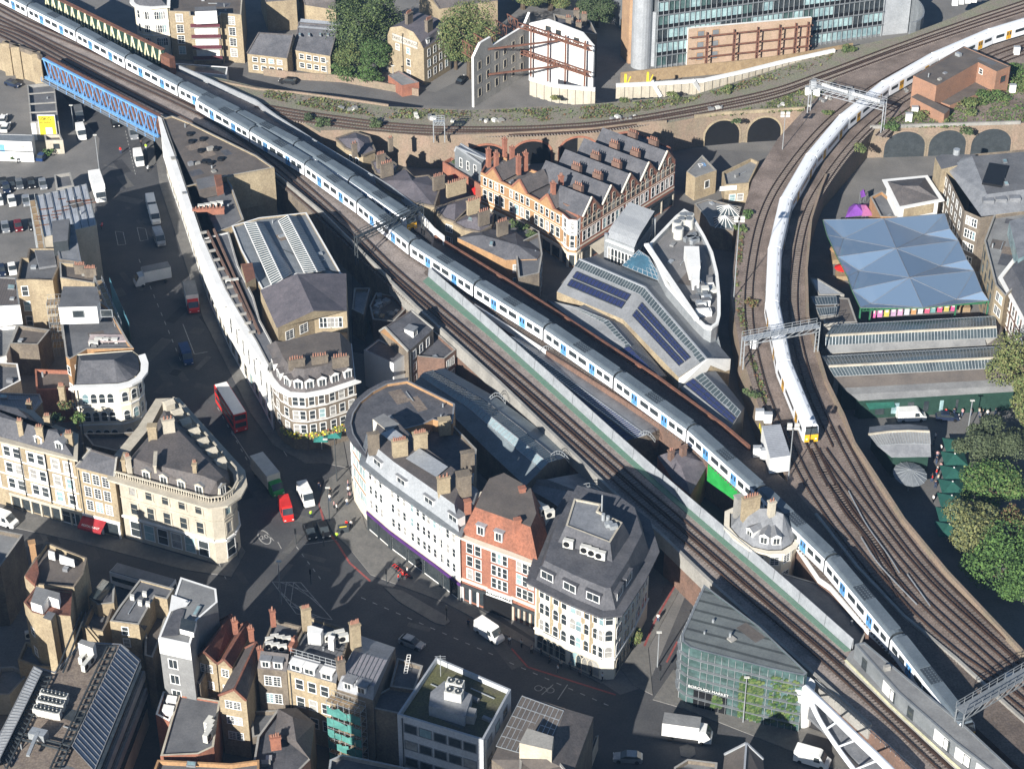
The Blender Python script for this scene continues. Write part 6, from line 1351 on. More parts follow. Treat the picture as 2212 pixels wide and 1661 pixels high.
B = bld('terrace house with a pink and grey lead roof, two dormers and green netted scaffold', [(775, 1371), (854, 1398), (830, 1455), (806, 1512), (728, 1488), (737, 1452), (762, 1404)], 13.0, 'brick_dk', 'lead', ph=.1, cop='lead', name='terrace_house', cat='house')
poly3(B.r, 'lead_roof', [(764, 1405, 14.6), (836, 1426, 14.6), (808, 1482, 14.6), (738, 1458, 14.6), (728, 1488, 13.05), (806, 1512, 13.05), (775, 1371, 13.05), (854, 1398, 13.05)], [(3, 2, 1, 0, mat('lead_pink', (.27, .25, .27), (.19, .19, .21), .6, .5)), (4, 5, 2, 3), (0, 1, 7, 6), (1, 2, 5, 7)], 'lead'); ribs(B.r, (738, 1458, 14.65), (808, 1482, 14.65), (836, 1426, 14.65), (764, 1405, 14.65), 8, 'lead', w=.14)
for f in (.35, .72): dormer(B, 3, f, 13.1, 1.5, 1.5, 1.6, .3, 'lead', 'white')
sc = root('scaffold', U(714, 1500, 0), 'green netted scaffold on the back of the terrace, bottom centre', 'scaffold')
A, D_ = U(716, 1500, 12), U(790, 1526, 12); A.z = D_.z = 0; scaffold(sc, A, D_, 12.5, bays=6, lift=2.0, dep=1.5)
t = (D_ - A).normalized(); n = Vector((t.y, -t.x, 0)) * 1.6
for z in (.6, 3.0, 5.2, 7.4, 9.6):
 for k in range(5):
  b = MB(); s0, s1, h1, h2 = A.lerp(D_, k / 5), A.lerp(D_, (k + .96) / 5), random.uniform(1.1, 1.9), random.uniform(1.1, 1.9); sg = n * random.uniform(.93, 1.08); b.face([s0 + sg + Vector((0, 0, z)), s1 + n + Vector((0, 0, z)), s1 + n + Vector((0, 0, z + h1)), s0 + sg + Vector((0, 0, z + h2))], 'net'); b.build('netting', sc)
B = bld('dark flat roofed house with a white ladder, right of the lead roof', [(858, 1420), (914, 1437), (896, 1490), (842, 1482)], 11.5, 'brick_dk', 'felt', name='terrace_house', cat='house')
b = MB();
for s in (-.25, .25): b.bar(U(876, 1455, 11.2) + Vector((s, 0, .1)), U(884, 1427, 11.2) + Vector((s, 0, 1.2)), .08, 'white')
for k in range(8): p = U(*lerp((876, 1455), (884, 1427), k / 7), 11.2) + Vector((0, 0, .1 + 1.1 * k / 7)); b.bar(p - Vector((.25, 0, 0)), p + Vector((.25, 0, 0)), .06, 'white')
tag(b.build('ladder'), 'white ladder lying up the dark flat roof in the bottom row', 'ladder')
B = bld('lower dark roofed brick house beside the white block, bottom centre', [(842, 1484), (896, 1492), (866, 1542), (800, 1528), (812, 1500)], 11, 'brick_dk', 'slate', name='terrace_house', cat='house', ph=.2); W(B, 3, 3, 3, 1.1, 1.7, 1.5, 10.8)
B = bld('white office block with a mossy green roof and blue plant, bottom centre', [(942, 1418), (1104, 1488), (1044, 1598), (858, 1542)], 13.5, 'white_shaded', mat('moss_roof', (.075, .068, .05), (.10, .10, .045), .22, .95, fine=.3), ph=.9, cop='zinc', name='office_block')
W(B, 2, 5, 4, 1.8, 1.5, 0, 13, 'plain', frame='metal'); W(B, 1, 3, 3, 1.5, 1.5, 2, 13, 'plain', frame='metal')
blk(B, 'plant_enclosure', [(930, 1494), (960, 1470), (1020, 1500), (1004, 1548), (926, 1524)], 14.4, 1.8, 'zinc', 'lead'); blk(B, 'plant_box', [(985, 1520), (1030, 1530), (1024, 1548), (1004, 1545)], 14.2, 1.5, 'concrete', 'felt_l')
acs([(975, 1486), (992, 1490), (972, 1506), (990, 1510)], 14.4, -.3, 'grey fan unit in the blue plant area of the mossy roof', 1.0, True)
q = U(952, 1460, 12.8); b = MB(); b.tube(q, q + Vector((0, 0, 4)), .06, 'steel', 6)
for z in (3, 3.4, 3.8): b.bar(q + Vector((-.8, 0, z)), q + Vector((.8, 0, z)), .05, 'steel')
tag(b.build('aerial'), 'tall television aerial on the mossy roof of the white block', 'aerial')
B = bld('brown tiled roof house with a metal grid over its left slope, bottom centre right', [(1128, 1500), (1222, 1530), (1282, 1548), (1238, 1668), (1180, 1700), (1062, 1640)], 10.5, 'brick_dk', 'felt_b', 'open', name='house', cat='house')
poly3(B.r, 'roof', [(1128, 1500, 10.5), (1222, 1530, 12.6), (1282, 1548, 10.5), (1238, 1668, 10.5), (1180, 1640, 12.6), (1062, 1640, 10.5), (1130, 1690, 10.5)], [(0, 5, 4, 1), (1, 4, 3, 2, 'slate_b'), (5, 6, 3, 4)], 'felt_b')
glaze(B.r, (1072, 1612, 10.6), (1170, 1640, 12.2), (1218, 1536, 12.6), (1128, 1504, 10.7), 9, 'felt_b', 'steel', cross=4, wd=.1)
W(B, 5, 3, 2, 1.0, 1.5, 2, 10, 'georgian'); blk(B, 'lift_head', [(1139, 1572), (1196, 1590), (1192, 1620), (1122, 1604)], 14.5, 4, 'stone', 'concrete')
B = bld('blinding white gabled wall block at the bottom edge', [(1124, 1614), (1190, 1622), (1228, 1668), (1216, 1720), (1118, 1720)], 11.6, 'white', 'felt_b', name='building', ph=.1)
B = bld('lit yard wall standing beside the dark car park, bottom right', [(1286, 1589), (1293, 1587), (1270, 1650), (1264, 1650)], 3, 'stone', 'stone', ph=.05, name='wall', cat='wall')
B = bld('dark back roofs with a red chimney at the bottom left of centre', [(600, 1530), (640, 1528), (680, 1560), (670, 1640), (620, 1690), (540, 1690), (556, 1590)], 7.5, 'brick_br', 'slate', name='building'); chim(B, 594, 1590, 10, 1.8, .9, 2.4, 4, 'brick_r', .2)
poly3(B.r, 'hip_roof', [(600, 1530, 7.6), (640, 1528, 7.6), (680, 1560, 7.6), (670, 1640, 7.6), (594, 1580, 7.6), (632, 1548, 9.6), (640, 1600, 9.6)], [(0, 4, 5), (0, 5, 1), (1, 5, 2), (2, 5, 6, 3), (4, 3, 6, 5)], 'slate_b')
B = bld('green-grey flat extension roof under the terrace backs, bottom centre left', [(540, 1535), (612, 1532), (596, 1580), (545, 1592)], 5.5, 'brick_dk', 'felt', name='extension')
B = bld('dark curved roof with a pale rail at the bottom edge of the picture', [(712, 1640), (740, 1628), (870, 1655), (960, 1680), (960, 1740), (700, 1740)], 6, 'concrete', 'felt', cop='zinc', name='building')
B = bld('pale gabled stone house at the bottom right edge', [(1557, 1636), (1572, 1690), (1660, 1690), (1650, 1636)], 8, 'stone', 'felt_b', 'gable', ridge=((1606, 1690), (1612, 1606), 10.5), P=Us([(1557, 1700), (1565, 1630), (1648, 1640), (1655, 1700)], 8), name='house', cat='house', cop='zinc')
B = bld('low grey shed roof left of the gabled stone house, bottom right', [(1456, 1656), (1485, 1638), (1550, 1646), (1545, 1700), (1450, 1700)], 6, 'brick_dk', 'felt_l', name='shed', cat='shed')
B = bld('dark grey flat roof in the wedge between barrier and train, lower right', [(1688, 1236), (1790, 1266), (1872, 1360), (1860, 1392), (1842, 1396), (1684, 1262)], 5.8, 'brick_dk', 'felt', name='building', ph=.1)
# ================================================================ MARKET AND RIGHT-HAND SIDE
S = shed('big grey market roof with a cranked glass ridge and rows of dark blue panels', [(1251, 561), (1393, 622), (1526, 776)], [(1203, 630), (1346, 690), (1466, 815)], [(1285, 553), (1438, 612), (1578, 775)], 10.2, 7.2, mat('sheet_grey', (.25, .255, .262), (.195, .20, .205), .3, .6), 'brick_y')
for i, n_ in ((0, 26), (1, 26)):
 glaze(S.r, lp(S.R[i], S.E1[i], .22), lp(S.R[i + 1], S.E1[i + 1], .22), S.R[i + 1], S.R[i], n_, 'glass_roof', 'steel', wd=.1)
 for k, (f0, f1) in enumerate(((.34, .52), (.58, .76))):
  a0, a1 = lp(S.R[i], S.E1[i], f1), lp(S.R[i + 1], S.E1[i + 1], f1); b0, b1 = lp(S.R[i], S.E1[i], f0), lp(S.R[i + 1], S.E1[i + 1], f0)
  glaze(S.r, lp(a0, a1, .08), lp(a0, a1, .9), lp(b0, b1, .9), lp(b0, b1, .08), 16, 'solar', 'metal_d', wd=.07, name='solar_panels', lift=.22, cross=1 if i else 0)
for i in (0, 1): b = MB(); b.bar(S.R[i] + Vector((0, 0, .15)), S.R[i + 1] + Vector((0, 0, .15)), .3, 'zinc'); b.build('ridge_capping', S.r)
b = MB(); b.face([S.E1[2] + Vector((0, -.3, 0)), S.R[2] + Vector((.2, -.3, .4)), S.E2[2] + Vector((0, -.3, .2)), S.E2[2] + Vector((0, -.3, -2.2)), S.E1[2] + Vector((0, -.3, -2.2))], 'white'); b.build('white_gable_end', S.r)
S = shed('lower grey market roof with a short cranked glass strip beside the train', [(1248, 664), (1314, 692), (1363, 748), (1422, 812)], [(1182, 648), (1262, 712), (1330, 762), (1416, 822)], [(1275, 652), (1346, 700), (1390, 752), (1440, 812)], 7.6, 6.2, 'sheet_grey' if 'sheet_grey' in M else MATS['sheet_grey'], 'brick_dk')
glaze(S.r, lp(S.R[0], S.E1[0], .3), lp(S.R[1], S.E1[1], .22), S.R[1], S.R[0], 12, 'glass_roof', 'steel', wd=.1); glaze(S.r, lp(S.R[1], S.E1[1], .22), lp(S.R[2], S.E1[2], .3), S.R[2], S.R[1], 10, 'glass_roof', 'steel', wd=.1); glaze(S.r, lp(S.R[2], S.E1[2], .85), lp(S.R[3], S.E1[3], .7), S.R[3], lp(S.R[2], S.E1[2], .1), 7, 'solar', 'metal_d', wd=.07, cross=1, name='solar_panels', lift=.22)
S = shed('small grey market roof with panels at the tip near the white container', [(1518, 806), (1601, 890)], [(1470, 838), (1575, 930)], [(1545, 800), (1608, 880)], 8.4, 6.4, MATS['sheet_grey'], 'metal')
glaze(S.r, lp(S.R[0], S.E1[0], .35), lp(S.R[1], S.E1[1], .3), S.R[1], S.R[0], 14, 'glass_roof', 'steel', wd=.1); glaze(S.r, lp(S.R[0], S.E1[0], .8), lp(S.R[1], S.E1[1], .68), lp(S.R[1], S.E1[1], .38), lp(S.R[0], S.E1[0], .42), 9, 'solar', 'metal_d', wd=.07, cross=1, name='solar_panels', lift=.22)
B = Bld(); B.r = root('glass_fronted_hall', U(1340, 560, 0), 'pale grey iron and glass hall with a curved ribbed roof and arched front windows', 'market hall')
fh = [(1309, 512), (1370, 536), (1388, 497), (1414, 456), (1360, 436), (1336, 474)]
b = MB();
P = Us([(1309, 512), (1370, 536), (1432, 470), (1414, 456), (1360, 436)], 10.5)
B.P = Us([(1309, 512), (1370, 536)], 10.5) + Us([(1414, 456), (1360, 436)], 13.0); B.z = 10.5; B.base = 0; B.sg = 1 if area(B.P) > 0 else -1
for i in range(4): a, d = B.P[i], B.P[(i + 1) % 4]; q = [(a.x, a.y, 0), (d.x, d.y, 0), (d.x, d.y, 10.5), (a.x, a.y, 10.5)]; b.face(q if B.sg > 0 else q[::-1], 'steel')
b.build('wall', B.r)
a, d, e, f = B.P; rb = MB(); K = 8
for k in range(K):
 z_ = lambda s: 10.5 + 2.6 * math.sin(math.pi * min(s, .97) * .5 + 0) * (1 if s < .5 else 1)
 p0, p1 = a.lerp(f, k / K), d.lerp(e, k / K); q0, q1 = a.lerp(f, (k + 1) / K), d.lerp(e, (k + 1) / K); h = lambda t: 10.55 + 2.4 * min(1, t * 1.25) ** .75 + .25 * math.sin(2 * math.pi * t)
 rb.face([(p0.x, p0.y, h(k / K)), (p1.x, p1.y, h(k / K)), (q1.x, q1.y, h((k + 1) / K)), (q0.x, q0.y, h((k + 1) / K))], mat('ribbed_grey', (.36, .37, .375), (.31, .32, .33), .3, .5, stripe=(math.radians(-20), .35, .8)))
rb.face([(d.x, d.y, 10.5)] + [(d.lerp(e, k / K).x, d.lerp(e, k / K).y, h(k / K)) for k in range(1, K + 1)] + [(e.x, e.y, 10.5)], 'glass_roof'); rb.face([(e.x, e.y, 10.5), (e.x, e.y, h(1)), (f.x, f.y, h(1)), (f.x, f.y, 10.5)], 'steel'); rb.face([(a.x, a.y, 10.5)] + [(a.lerp(f, k / K).x, a.lerp(f, k / K).y, h(k / K)) for k in range(1, K + 1)] + [(f.x, f.y, 10.5)], 'steel'); rb.build('roof', B.r)
W(B, 0, 7, 1, .62, 3.4, 4.4, 9.2, 'arch', m=.5, frame='white'); band(B, (0,), 9.7, .3, 'white', .25); W(B, 1, 4, 1, 1.8, 4.5, 3, 9.5, 'arch', m=.5, frame='white', pane='glass_roof'); W(B, 0, 5, 1, 1.2, 2.6, .3, 4, 'sash', frame='dgreen')
for i in (0, 2): b = MB(); cc = B.P[i]; b.box((cc.x, cc.y, 0), .6, .6, 11.3, 'steel'); b.build('corner_pier', B.r)
cb_ = [(1404, 528), (1461, 468), (1478, 453), (1492, 462), (1520, 510), (1537, 545), (1548, 590), (1553, 640), (1553, 680), (1549, 697), (1537, 706), (1521, 702), (1500, 682), (1440, 612)]
B = bld('boat-shaped market building with a white rim and white cooling plant on its grey roof', cb_, 11.4, 'steel', mat('ribbed_brown_grey', (.21, .20, .195), (.17, .165, .16), .3, .6, stripe=(math.radians(35), .45, .75)), ph=1.0, cop='white', name='market_building', cornice=(.9, .12, 'white'))
b = MB(); b.bar(U(1396, 528, 12.3), U(1505, 690, 12.0), .9, 'white', .5); b.build('white_gutter', B.r)
blk(B, 'plant_tank', [(1478, 532), (1510, 532), (1513, 575), (1490, 578)], 13.4, 2.8, 'white'); blk(B, 'plant_tank', [(1492, 580), (1512, 578), (1511, 605), (1496, 606)], 12.8, 2.2, 'white')
for x, y in ((1462, 500), (1471, 493), (1487, 493), (1465, 514), (1474, 484), (1488, 484)): q = U(x, y, 10.4); b = MB(); b.tube(q, q + Vector((0, 0, 2.2)), 1.0, 'ac', 14); b.tube(q + Vector((0, 0, 2.2)), q + Vector((0, 0, 2.3)), .7, 'metal', 12); b.build('cooling_tank', B.r)
for k in range(22):
 q = U(1500 + random.random() * 36, 612 + random.random() * 70, 10.4); b = MB(); b.box((q.x, q.y, 10.4), random.uniform(.7, 2.2), random.uniform(.6, 1.8), random.uniform(.6, 1.9), random.choice(['ac', 'white', 'metal', 'steel', 'felt']), random.choice([.2, .1, 1.7])); b.build('plant_unit', B.r)
for k in range(6):
 q = U(1482 + random.random() * 25, 510 + random.random() * 18, 10.4); b = MB(); b.box((q.x, q.y, 10.4), 1.6, .8, .9, random.choice(['metal', 'steel']), random.random()); b.build('plant_unit', B.r)
gl = root('glass_lean_to', U(1380, 560, 0), 'blue triangular glass roof between the iron hall and the boat-shaped building', 'glass roof')
glaze(gl, (1344, 574, 8.0), (1433, 611, 8.0), (1402, 556, 10.4), (1380, 541, 10.4), 8, mat('blue_glass', (.05, .12, .17), (.04, .09, .13), .3, .1, spec=.8), 'zinc', cross=4, wd=.09)
b = MB(); b.prism(Us([(1346, 576), (1432, 612), (1400, 556), (1381, 543)], 8.0), 0, 7.6, 'metal_d'); b.build('wall', gl)
glaze(gl, (1533, 722, 7), (1558, 754, 7), (1548, 712, 8), (1546, 706, 8), 10, 'glass_roof', 'steel')
B = bld('small dark grey roof with two white pyramid skylights beside the tracks', [(1500, 440), (1530, 430), (1602, 447), (1584, 500), (1534, 488), (1524, 470)], 5, 'brick_dk', 'felt_l', name='building', ph=.2)
for x, y in ((1573, 458), (1566, 481)):
 c = U(x, y, 4.9); r_ = 2.2; q = [c + Vector((dx, dy, 0)) for dx, dy in ((-r_, -r_), (r_, -r_), (r_, r_), (-r_, r_))]; tp_ = c + Vector((0, 0, 1.6)); b = MB()
 for i in range(4):
  b.face([q[i], q[(i + 1) % 4], tp_], 'glass_roof')
  for s in (0, .25, .5, .75): b.bar(q[i].lerp(q[(i + 1) % 4], s), tp_, .12, 'white')
 b.build('pyramid_skylight', B.r)
rw = [(1256, 470), (1300, 443), (1350, 412), (1405, 378), (1459, 345), (1448, 318), (1372, 283), (1330, 305), (1283, 330), (1236, 350), (1200, 385), (1222, 450)]
B = bld('red brick banded block with five slate gables and chimneys, right wing of the V', rw, 11, 'brick_r', 'slate', ph=.3, cop='brick_r', name='red_brick_block')
o, t, n, L = edge(B, 0)
A0 = U(1256, 470, 11); A1 = U(1459, 345, 11); Lt = (A1 - A0); tt = Lt.normalized(); nn = Vector((tt.y, -tt.x, 0)); nn = nn if nn.y < 0 else -nn
for k in range(5):
 a = A0 + Lt * (k * .2 + .01); d = A0 + Lt * (k * .2 + .19); m_ = (a + d) / 2; top = Vector((m_.x, m_.y, 14.2)); bk = -nn * (17 if k else 10)
 rb = MB(); rb.face([a, top, top + bk, a + bk], 'slate'); rb.face([d, d + bk, top + bk, top], 'slate'); rb.build('roof', B.r)
 gb = MB(); gb.face([a + nn * .06, d + nn * .06, top + nn * .06], 'brick_r'); g_ = gb.build('gable', B.r); gb = MB(); gb.face([a + bk, top + bk, d + bk], 'brick_dk'); gb.build('gable', B.r)
 cbm = MB(); cbm.bar(a + nn * .1, top + nn * .1 + Vector((0, 0, .15)), .3, 'stucco'); cbm.bar(top + nn * .1 + Vector((0, 0, .15)), d + nn * .1, .3, 'brick_br'); cbm.build('coping', g_)
 X = Bld(); X.r = B.r; X.e = (m_ - tt * 1.8 + nn * .1 - Vector((0, 0, 11)), tt, nn, 3.6); X.z = 13; X.base = 0; X.P = [a, d]; X.sg = 1
 for q in (.9, 2.7): place_win(X, 0, q, 11.7, 'arch', .7, 1.5, 'glass', 'stone')
 for j in (0, 1) if k else (0,):
  c = m_ - nn * (5 + 5.5 * j) + tt * (2.1); b = MB(); b.box((c.x, c.y, 11.5), .95, 2.1, 3.0, 'brick_br', math.atan2(tt.y, tt.x)); ch_ = b.build('chimney', B.r)
  for s in (-.75, -.25, .25, .75): p = c - nn * s; put('chimney_pot', pot_mesh(), ch_, (p.x, p.y, 14.5))
for i, c in ((0, 4), (1, 5), (2, 5), (3, 5)):
 W(B, i, c, 1, .85, 1.9, 8.2, 10.8, 'arch', m=.3, frame='stone'); W(B, i, c, 1, .95, 2.2, 4.9, 7.9, 'sash', m=.3, frame='white'); shop(B, i, max(2, c // 2), 3.6, sign='metal_d', frame='stone')
for z in (4.3, 7.9, 9.6): band(B, (0, 1, 2, 3), z, .16 if z not in (4.3,) else .3, 'stucco', .06)
lw = [(1254, 470), (1246, 476), (1228, 474), (1215, 462), (1150, 425), (1095, 398), (1038, 372), (1052, 348), (1075, 330), (1120, 355), (1165, 372), (1205, 392), (1236, 430)]
B = bld('red brick banded block with a cream corner turret, left wing of the V', lw, 11.02, 'brick_o', 'slate_b', ph=.6, cop='brick_r', name='red_brick_block')
for i, c in ((3, 5), (4, 4), (5, 4)):
 W(B, i, c, 1, .8, 1.7, 8.0, 10.6, 'arch', m=.5, frame='white'); W(B, i, c, 1, 1.0, 2.1, 4.8, 7.6, 'sash', m=.5, frame='white'); shop(B, i, 3, 3.4, sign='stucco', frame='stucco')
 o, t, n, L = edge(B, i); g0 = MB(); m_ = o + t * L / 2 + n * .05; g0.face([m_ - t * 2.2 + Vector((0, 0, 11)), m_ + t * 2.2 + Vector((0, 0, 11)), m_ + Vector((0, 0, 13.4))], 'brick_o'); g0.bar(m_ - t * 2.2 + Vector((0, 0, 11.1)), m_ + Vector((0, 0, 13.5)), .35, 'brick_r'); g0.bar(m_ + Vector((0, 0, 13.5)), m_ + t * 2.2 + Vector((0, 0, 11.1)), .35, 'brick_r'); g0.build('gable', B.r)
 rb = MB(); e1 = m_ - t * 2.2; e2 = m_ + t * 2.2; bk = -n * 7
 rb.face([e1 + Vector((0, 0, 11)), m_ + Vector((0, 0, 13.4)), m_ + bk + Vector((0, 0, 13.4)), e1 + bk + Vector((0, 0, 11))], 'slate_b'); rb.face([m_ + Vector((0, 0, 13.4)), e2 + Vector((0, 0, 11)), e2 + bk + Vector((0, 0, 11)), m_ + bk + Vector((0, 0, 13.4))], 'slate_b'); rb.build('cross_roof', B.r)
for z in (4.2, 7.7, 10.2): band(B, (3, 4, 5), z, .16, 'stucco', .06)
for i in (0, 1, 2):
 W(B, i, 1, 3, .8, 1.9, 3.9, 10.8, 'sash', m=.05); shop(B, i, 1, 3.5, sign='stucco', frame='stucco', mm=.1)
 for z in (4.2, 7.5): band(B, (i,), z, .4, 'white', .1)
 band(B, (i,), 8.0, 3.0, 'white', .03)
for x, y in ((1055, 322), (1072, 330), (1090, 300), (1106, 318), (1120, 338), (1135, 330), (1195, 395), (1212, 380)): chim(B, x, y, 15.6, 1.0, 1.0, 4.2, 2, 'brick_r', .5)
q = U(1236, 437, 11); b = MB(); b.tube(q + Vector((0, -1, -.3)), q + Vector((0, -1, .9)), 2.3, 'brick_br', 12, 2.1); b.build('turret_roof', B.r)
aw = root('awning', U(1300, 480, 3), 'long dark red awning over crowded tables beside the red brick wing', 'awning'); o, t, n, L = edge(Bld(), 0) if 0 else (A0 - Vector((0, 0, 11)), tt, nn, 30)
b = MB(); b.face([o + t * 9 + n * .3 + Vector((0, 0, 3.4)), o + t * 9 + n * 2.8 + Vector((0, 0, 2.3)), o + t * 15 + n * 2.8 + Vector((0, 0, 2.3)), o + t * 15 + n * .3 + Vector((0, 0, 3.4))], MATS['awning_red']); b.build('canopy', aw)
aw = root('awning', U(1270, 500, 3), 'cream awning beside the dark red one at the red brick corner', 'awning')
b = MB(); b.face([o + t * 2.5 + n * .3 + Vector((0, 0, 3.4)), o + t * 2.5 + n * 2.8 + Vector((0, 0, 2.3)), o + t * 8.8 + n * 2.8 + Vector((0, 0, 2.3)), o + t * 8.8 + n * .3 + Vector((0, 0, 3.4))], 'stone'); b.build('canopy', aw)
B = bld('low red brick garage row with red doors and roof plants, left of the red block', [(956, 350), (975, 340), (1048, 386), (1040, 402)], 4, 'brick_r', 'felt', cop='brick_r', name='garage_row', cat='garage')
W(B, 3, 0, 0, 1.5, 2.0, xs=[3, 9], zs=[1.6], style='plain', pane='red', frame='red')
for x, y in ((985, 356), (1003, 366), (1020, 376)): bush(x, y, .9, {985: 'left green planter shrub on the garage roof', 1003: 'middle green planter shrub on the garage roof', 1020: 'right green planter shrub on the garage roof'}[x], ('g1', 'g3'), 3.6)
B = bld('grey metal house with a barrel roof behind the red garage row', [(982, 328), (995, 312), (1052, 334), (1040, 356)], 7.4, 'metal', 'zinc', 'gable', ridge=((986, 318), (1048, 344), 8.6), name='house', cat='house', cop='zinc'); W(B, 3, 3, 1, .6, 2.0, 4, 7) ; W(B, 2, 1, 1, .9, 2.0, 4, 7, pane='white')
T = [('small brick house with a dark hipped slate roof and one rooflight by the viaduct', [(726, 300), (768, 286), (798, 296), (810, 326), (784, 337), (746, 320)], 8.5, 'slate_p', 'brick_y'),
 ('narrow slate roofed house with a row of chimney pots and a satellite dish', [(803, 352), (832, 336), (860, 360), (838, 385), (812, 375)], 8.2, 'slate_p', 'brick_y'),
 ('purple slated rounded terrace roofs behind the rear train', [(812, 390), (875, 364), (893, 384), (926, 380), (950, 408), (938, 446), (898, 440), (838, 412)], 8.4, 'slate_p', 'brick_y'),
 ('purple slated house with tall brick party wall beside the gantry foot', [(940, 450), (988, 434), (1026, 424), (1010, 452), (982, 480), (958, 472)], 8.2, 'slate_p', 'brick_y'),
 ('purple slated house with one rooflight near the planted terrace', [(980, 482), (1030, 452), (1066, 462), (1060, 490), (1038, 502), (1004, 495)], 8.0, 'slate_p', 'brick_y')]
for lb, px, z, ro, wl in T:
 B = bld(lb, px, z, wl, ro, 'open', name='terrace_house', cat='house'); n_ = len(px)
 c = (sum(p[0] for p in px) / n_, sum(p[1] for p in px) / n_ - 12); far = max(px, key=lambda p: p[0] - p[1]); lo = min(px, key=lambda p: p[0] - p[1] * .2)
 r0, r1 = lerp(lo, c, .75), lerp(far, c, .6)
 pts = [(*p, z) for p in px] + [(*c, z + 1.6)]
 poly3(B.r, 'roof', pts, [(i, (i + 1) % n_, n_) for i in range(n_)][::1], ro)
 cw = MB()
 for i in range(n_): cw.bar(U(*px[i], z + .05), U(*px[(i + 1) % n_], z + .05), .35, 'brick_dk', .4)
 cw.build('parapet', B.r)
 W(B, n_ - 2, 2, 2, .9, 1.5, 2, z - .5)
X = B; skylight(B, [(1012, 468), (1022, 470), (1020, 477), (1010, 474)], 9.2)
for x, y, w_, n_, m_ in ((822, 333, 2.4, 5, 'brick_dk'), (835, 352, 3.5, 6, 'brick_dk'), (947, 380, 3.2, 6, 'brick_dk'), (985, 392, 5.5, 8, 'brick_y'), (1022, 432, 3.4, 6, 'brick_y'), (1045, 456, 3, 5, 'brick_dk'), (1085, 478, 3, 5, 'brick_dk'), (843, 298, 1.2, 2, 'brick_dk'), (765, 310, 1.4, 2, 'brick_dk')): chim(B, x, y, 12.2, w_, .7, 3.2, n_, m_, .55)
B = bld('house with an orange brick side wall and slate roof by the railway girder', [(988, 514), (1040, 494), (1112, 500), (1172, 545), (1160, 560), (1092, 562)], 7.5, 'brick_o', 'slate', 'open', name='house', cat='house')
poly3(B.r, 'roof', [(988, 514, 7.5), (1040, 494, 7.5), (1112, 500, 7.5), (1172, 545, 7.5), (1160, 560, 7.5), (1092, 562, 7.5), (1042, 508, 9.0), (1118, 530, 9.4)], [(0, 6, 1), (1, 6, 7, 2), (2, 7, 3), (3, 7, 4), (4, 7, 5), (5, 7, 6, 0)], 'slate'); skylight(B, [(1058, 520), (1066, 521), (1064, 530), (1056, 528)], 9.3); W(B, 3, 3, 2, .9, 1.6, 1, 7); W(B, 4, 2, 2, .9, 1.6, 1, 7)
B = bld('planted roof terrace ringed by brick walls beside the slate houses', [(1060, 500), (1072, 478), (1120, 474), (1165, 500), (1170, 540), (1118, 512)], 6.5, 'brick_dk', 'felt', name='building')
for i, (x, y) in enumerate(((1090, 500), (1112, 490), (1130, 498), (1148, 512))): bush(x, y, 1.2, ['leftmost', 'second', 'third', 'rightmost'][i] + ' green shrub on the ringed roof terrace', ('g3', 'g1', 'g2'), 6)
B = bld('grey brick pub with window boxes of red flowers facing the market corner', [(1112, 528), (1165, 502), (1172, 548), (1165, 590), (1120, 600)], 8.0, 'brick_dk', 'felt', name='pub', cat='pub'); W(B, 1, 4, 2, .8, 1.7, 1, 7.6); W(B, 2, 3, 2, .8, 1.7, 1, 7.6)
B = bld('small yellow brick building with a pale roof bearing a painted P, by the arches', [(1483, 371), (1517, 335), (1548, 368), (1502, 384)], 5.6, 'brick_y', 'felt_l', name='building', ph=.15); W(B, 2, 0, 0, 1.1, 1.6, xs=[2.5], zs=[3], style='plain'); q = U(1514, 358, 5.5); text('painted_letter', 'P', (q.x, q.y, 5.47), 2.6, 'white', .2, parent=B.r, extr=.004); q = U(1521, 356, 5.5); text('painted_letter', '3', (q.x, q.y, 5.47), 2.2, 'blue', .2, parent=B.r, extr=.004)
B = bld('yellow brick workshop with a white fascia and arched window near the arches', [(1560, 372), (1622, 342), (1640, 350), (1618, 396), (1566, 400)], 4.8, 'brick_y', 'felt_l', name='workshop', cat='workshop', cop='brick_y'); W(B, 3, 0, 0, 3.4, .8, xs=[4.5], zs=[4.0], style='plain', pane='white'); W(B, 3, 2, 1, 1.2, 1.5, .2, 3, 'sash')
B = bld('grey slate roofed brick office with dark roof slots and skylights, right edge', [(2040, 365), (2052, 338), (2250, 320), (2250, 452), (2118, 470), (2084, 455)], 12.5, 'brick_dk', 'slate', 'open', name='office', cat='office')
poly3(B.r, 'roof', [(2044, 362, 12.6), (2100, 338, 15), (2250, 325, 15), (2250, 452, 12.6), (2120, 468, 12.6), (2132, 420, 15.0), (2250, 405, 15), (2070, 340, 12.8)], [(0, 4, 5, 1), (4, 3, 6, 5), (1, 5, 6, 2, 'felt'), (0, 1, 7)], 'lead')
W(B, 5, 5, 4, 1.1, 1.7, .5, 12.2, 'sash', pane='glass'); W(B, 4, 3, 4, 1.1, 1.7, .5, 12.2)
b = MB(); q = U(2150, 380, 15.1); b.box((q.x, q.y, 15.0), 4, 9, .5, 'black', -.35); b.build('roof_slot', B.r)
for x, y in ((2133, 443), (2160, 440), (2190, 438)): q = U(x, y, 13.2); b = MB(); b.box((q.x, q.y, 13), 2.2, 1.6, 1.6, 'lead'); b.build('dormer', B.r)
for x, y in ((2148, 362), (2160, 380), (2168, 392), (2165, 344)): skylight(B, [(x, y), (x + 9, y - 1), (x + 12, y + 6), (x + 3, y + 7)], 15.3)
blk(B, 'corner_block', [(2020, 340), (2034, 334), (2108, 334), (2100, 350), (2034, 366)], 13.6, 13, 'brick_y', 'felt'); q = U(2066, 330, 14); b = MB(); b.tube(q - Vector((0, 0, .6)), q + Vector((0, 0, .8)), .7, 'steel', 10); b.build('vent_cowl', B.r)
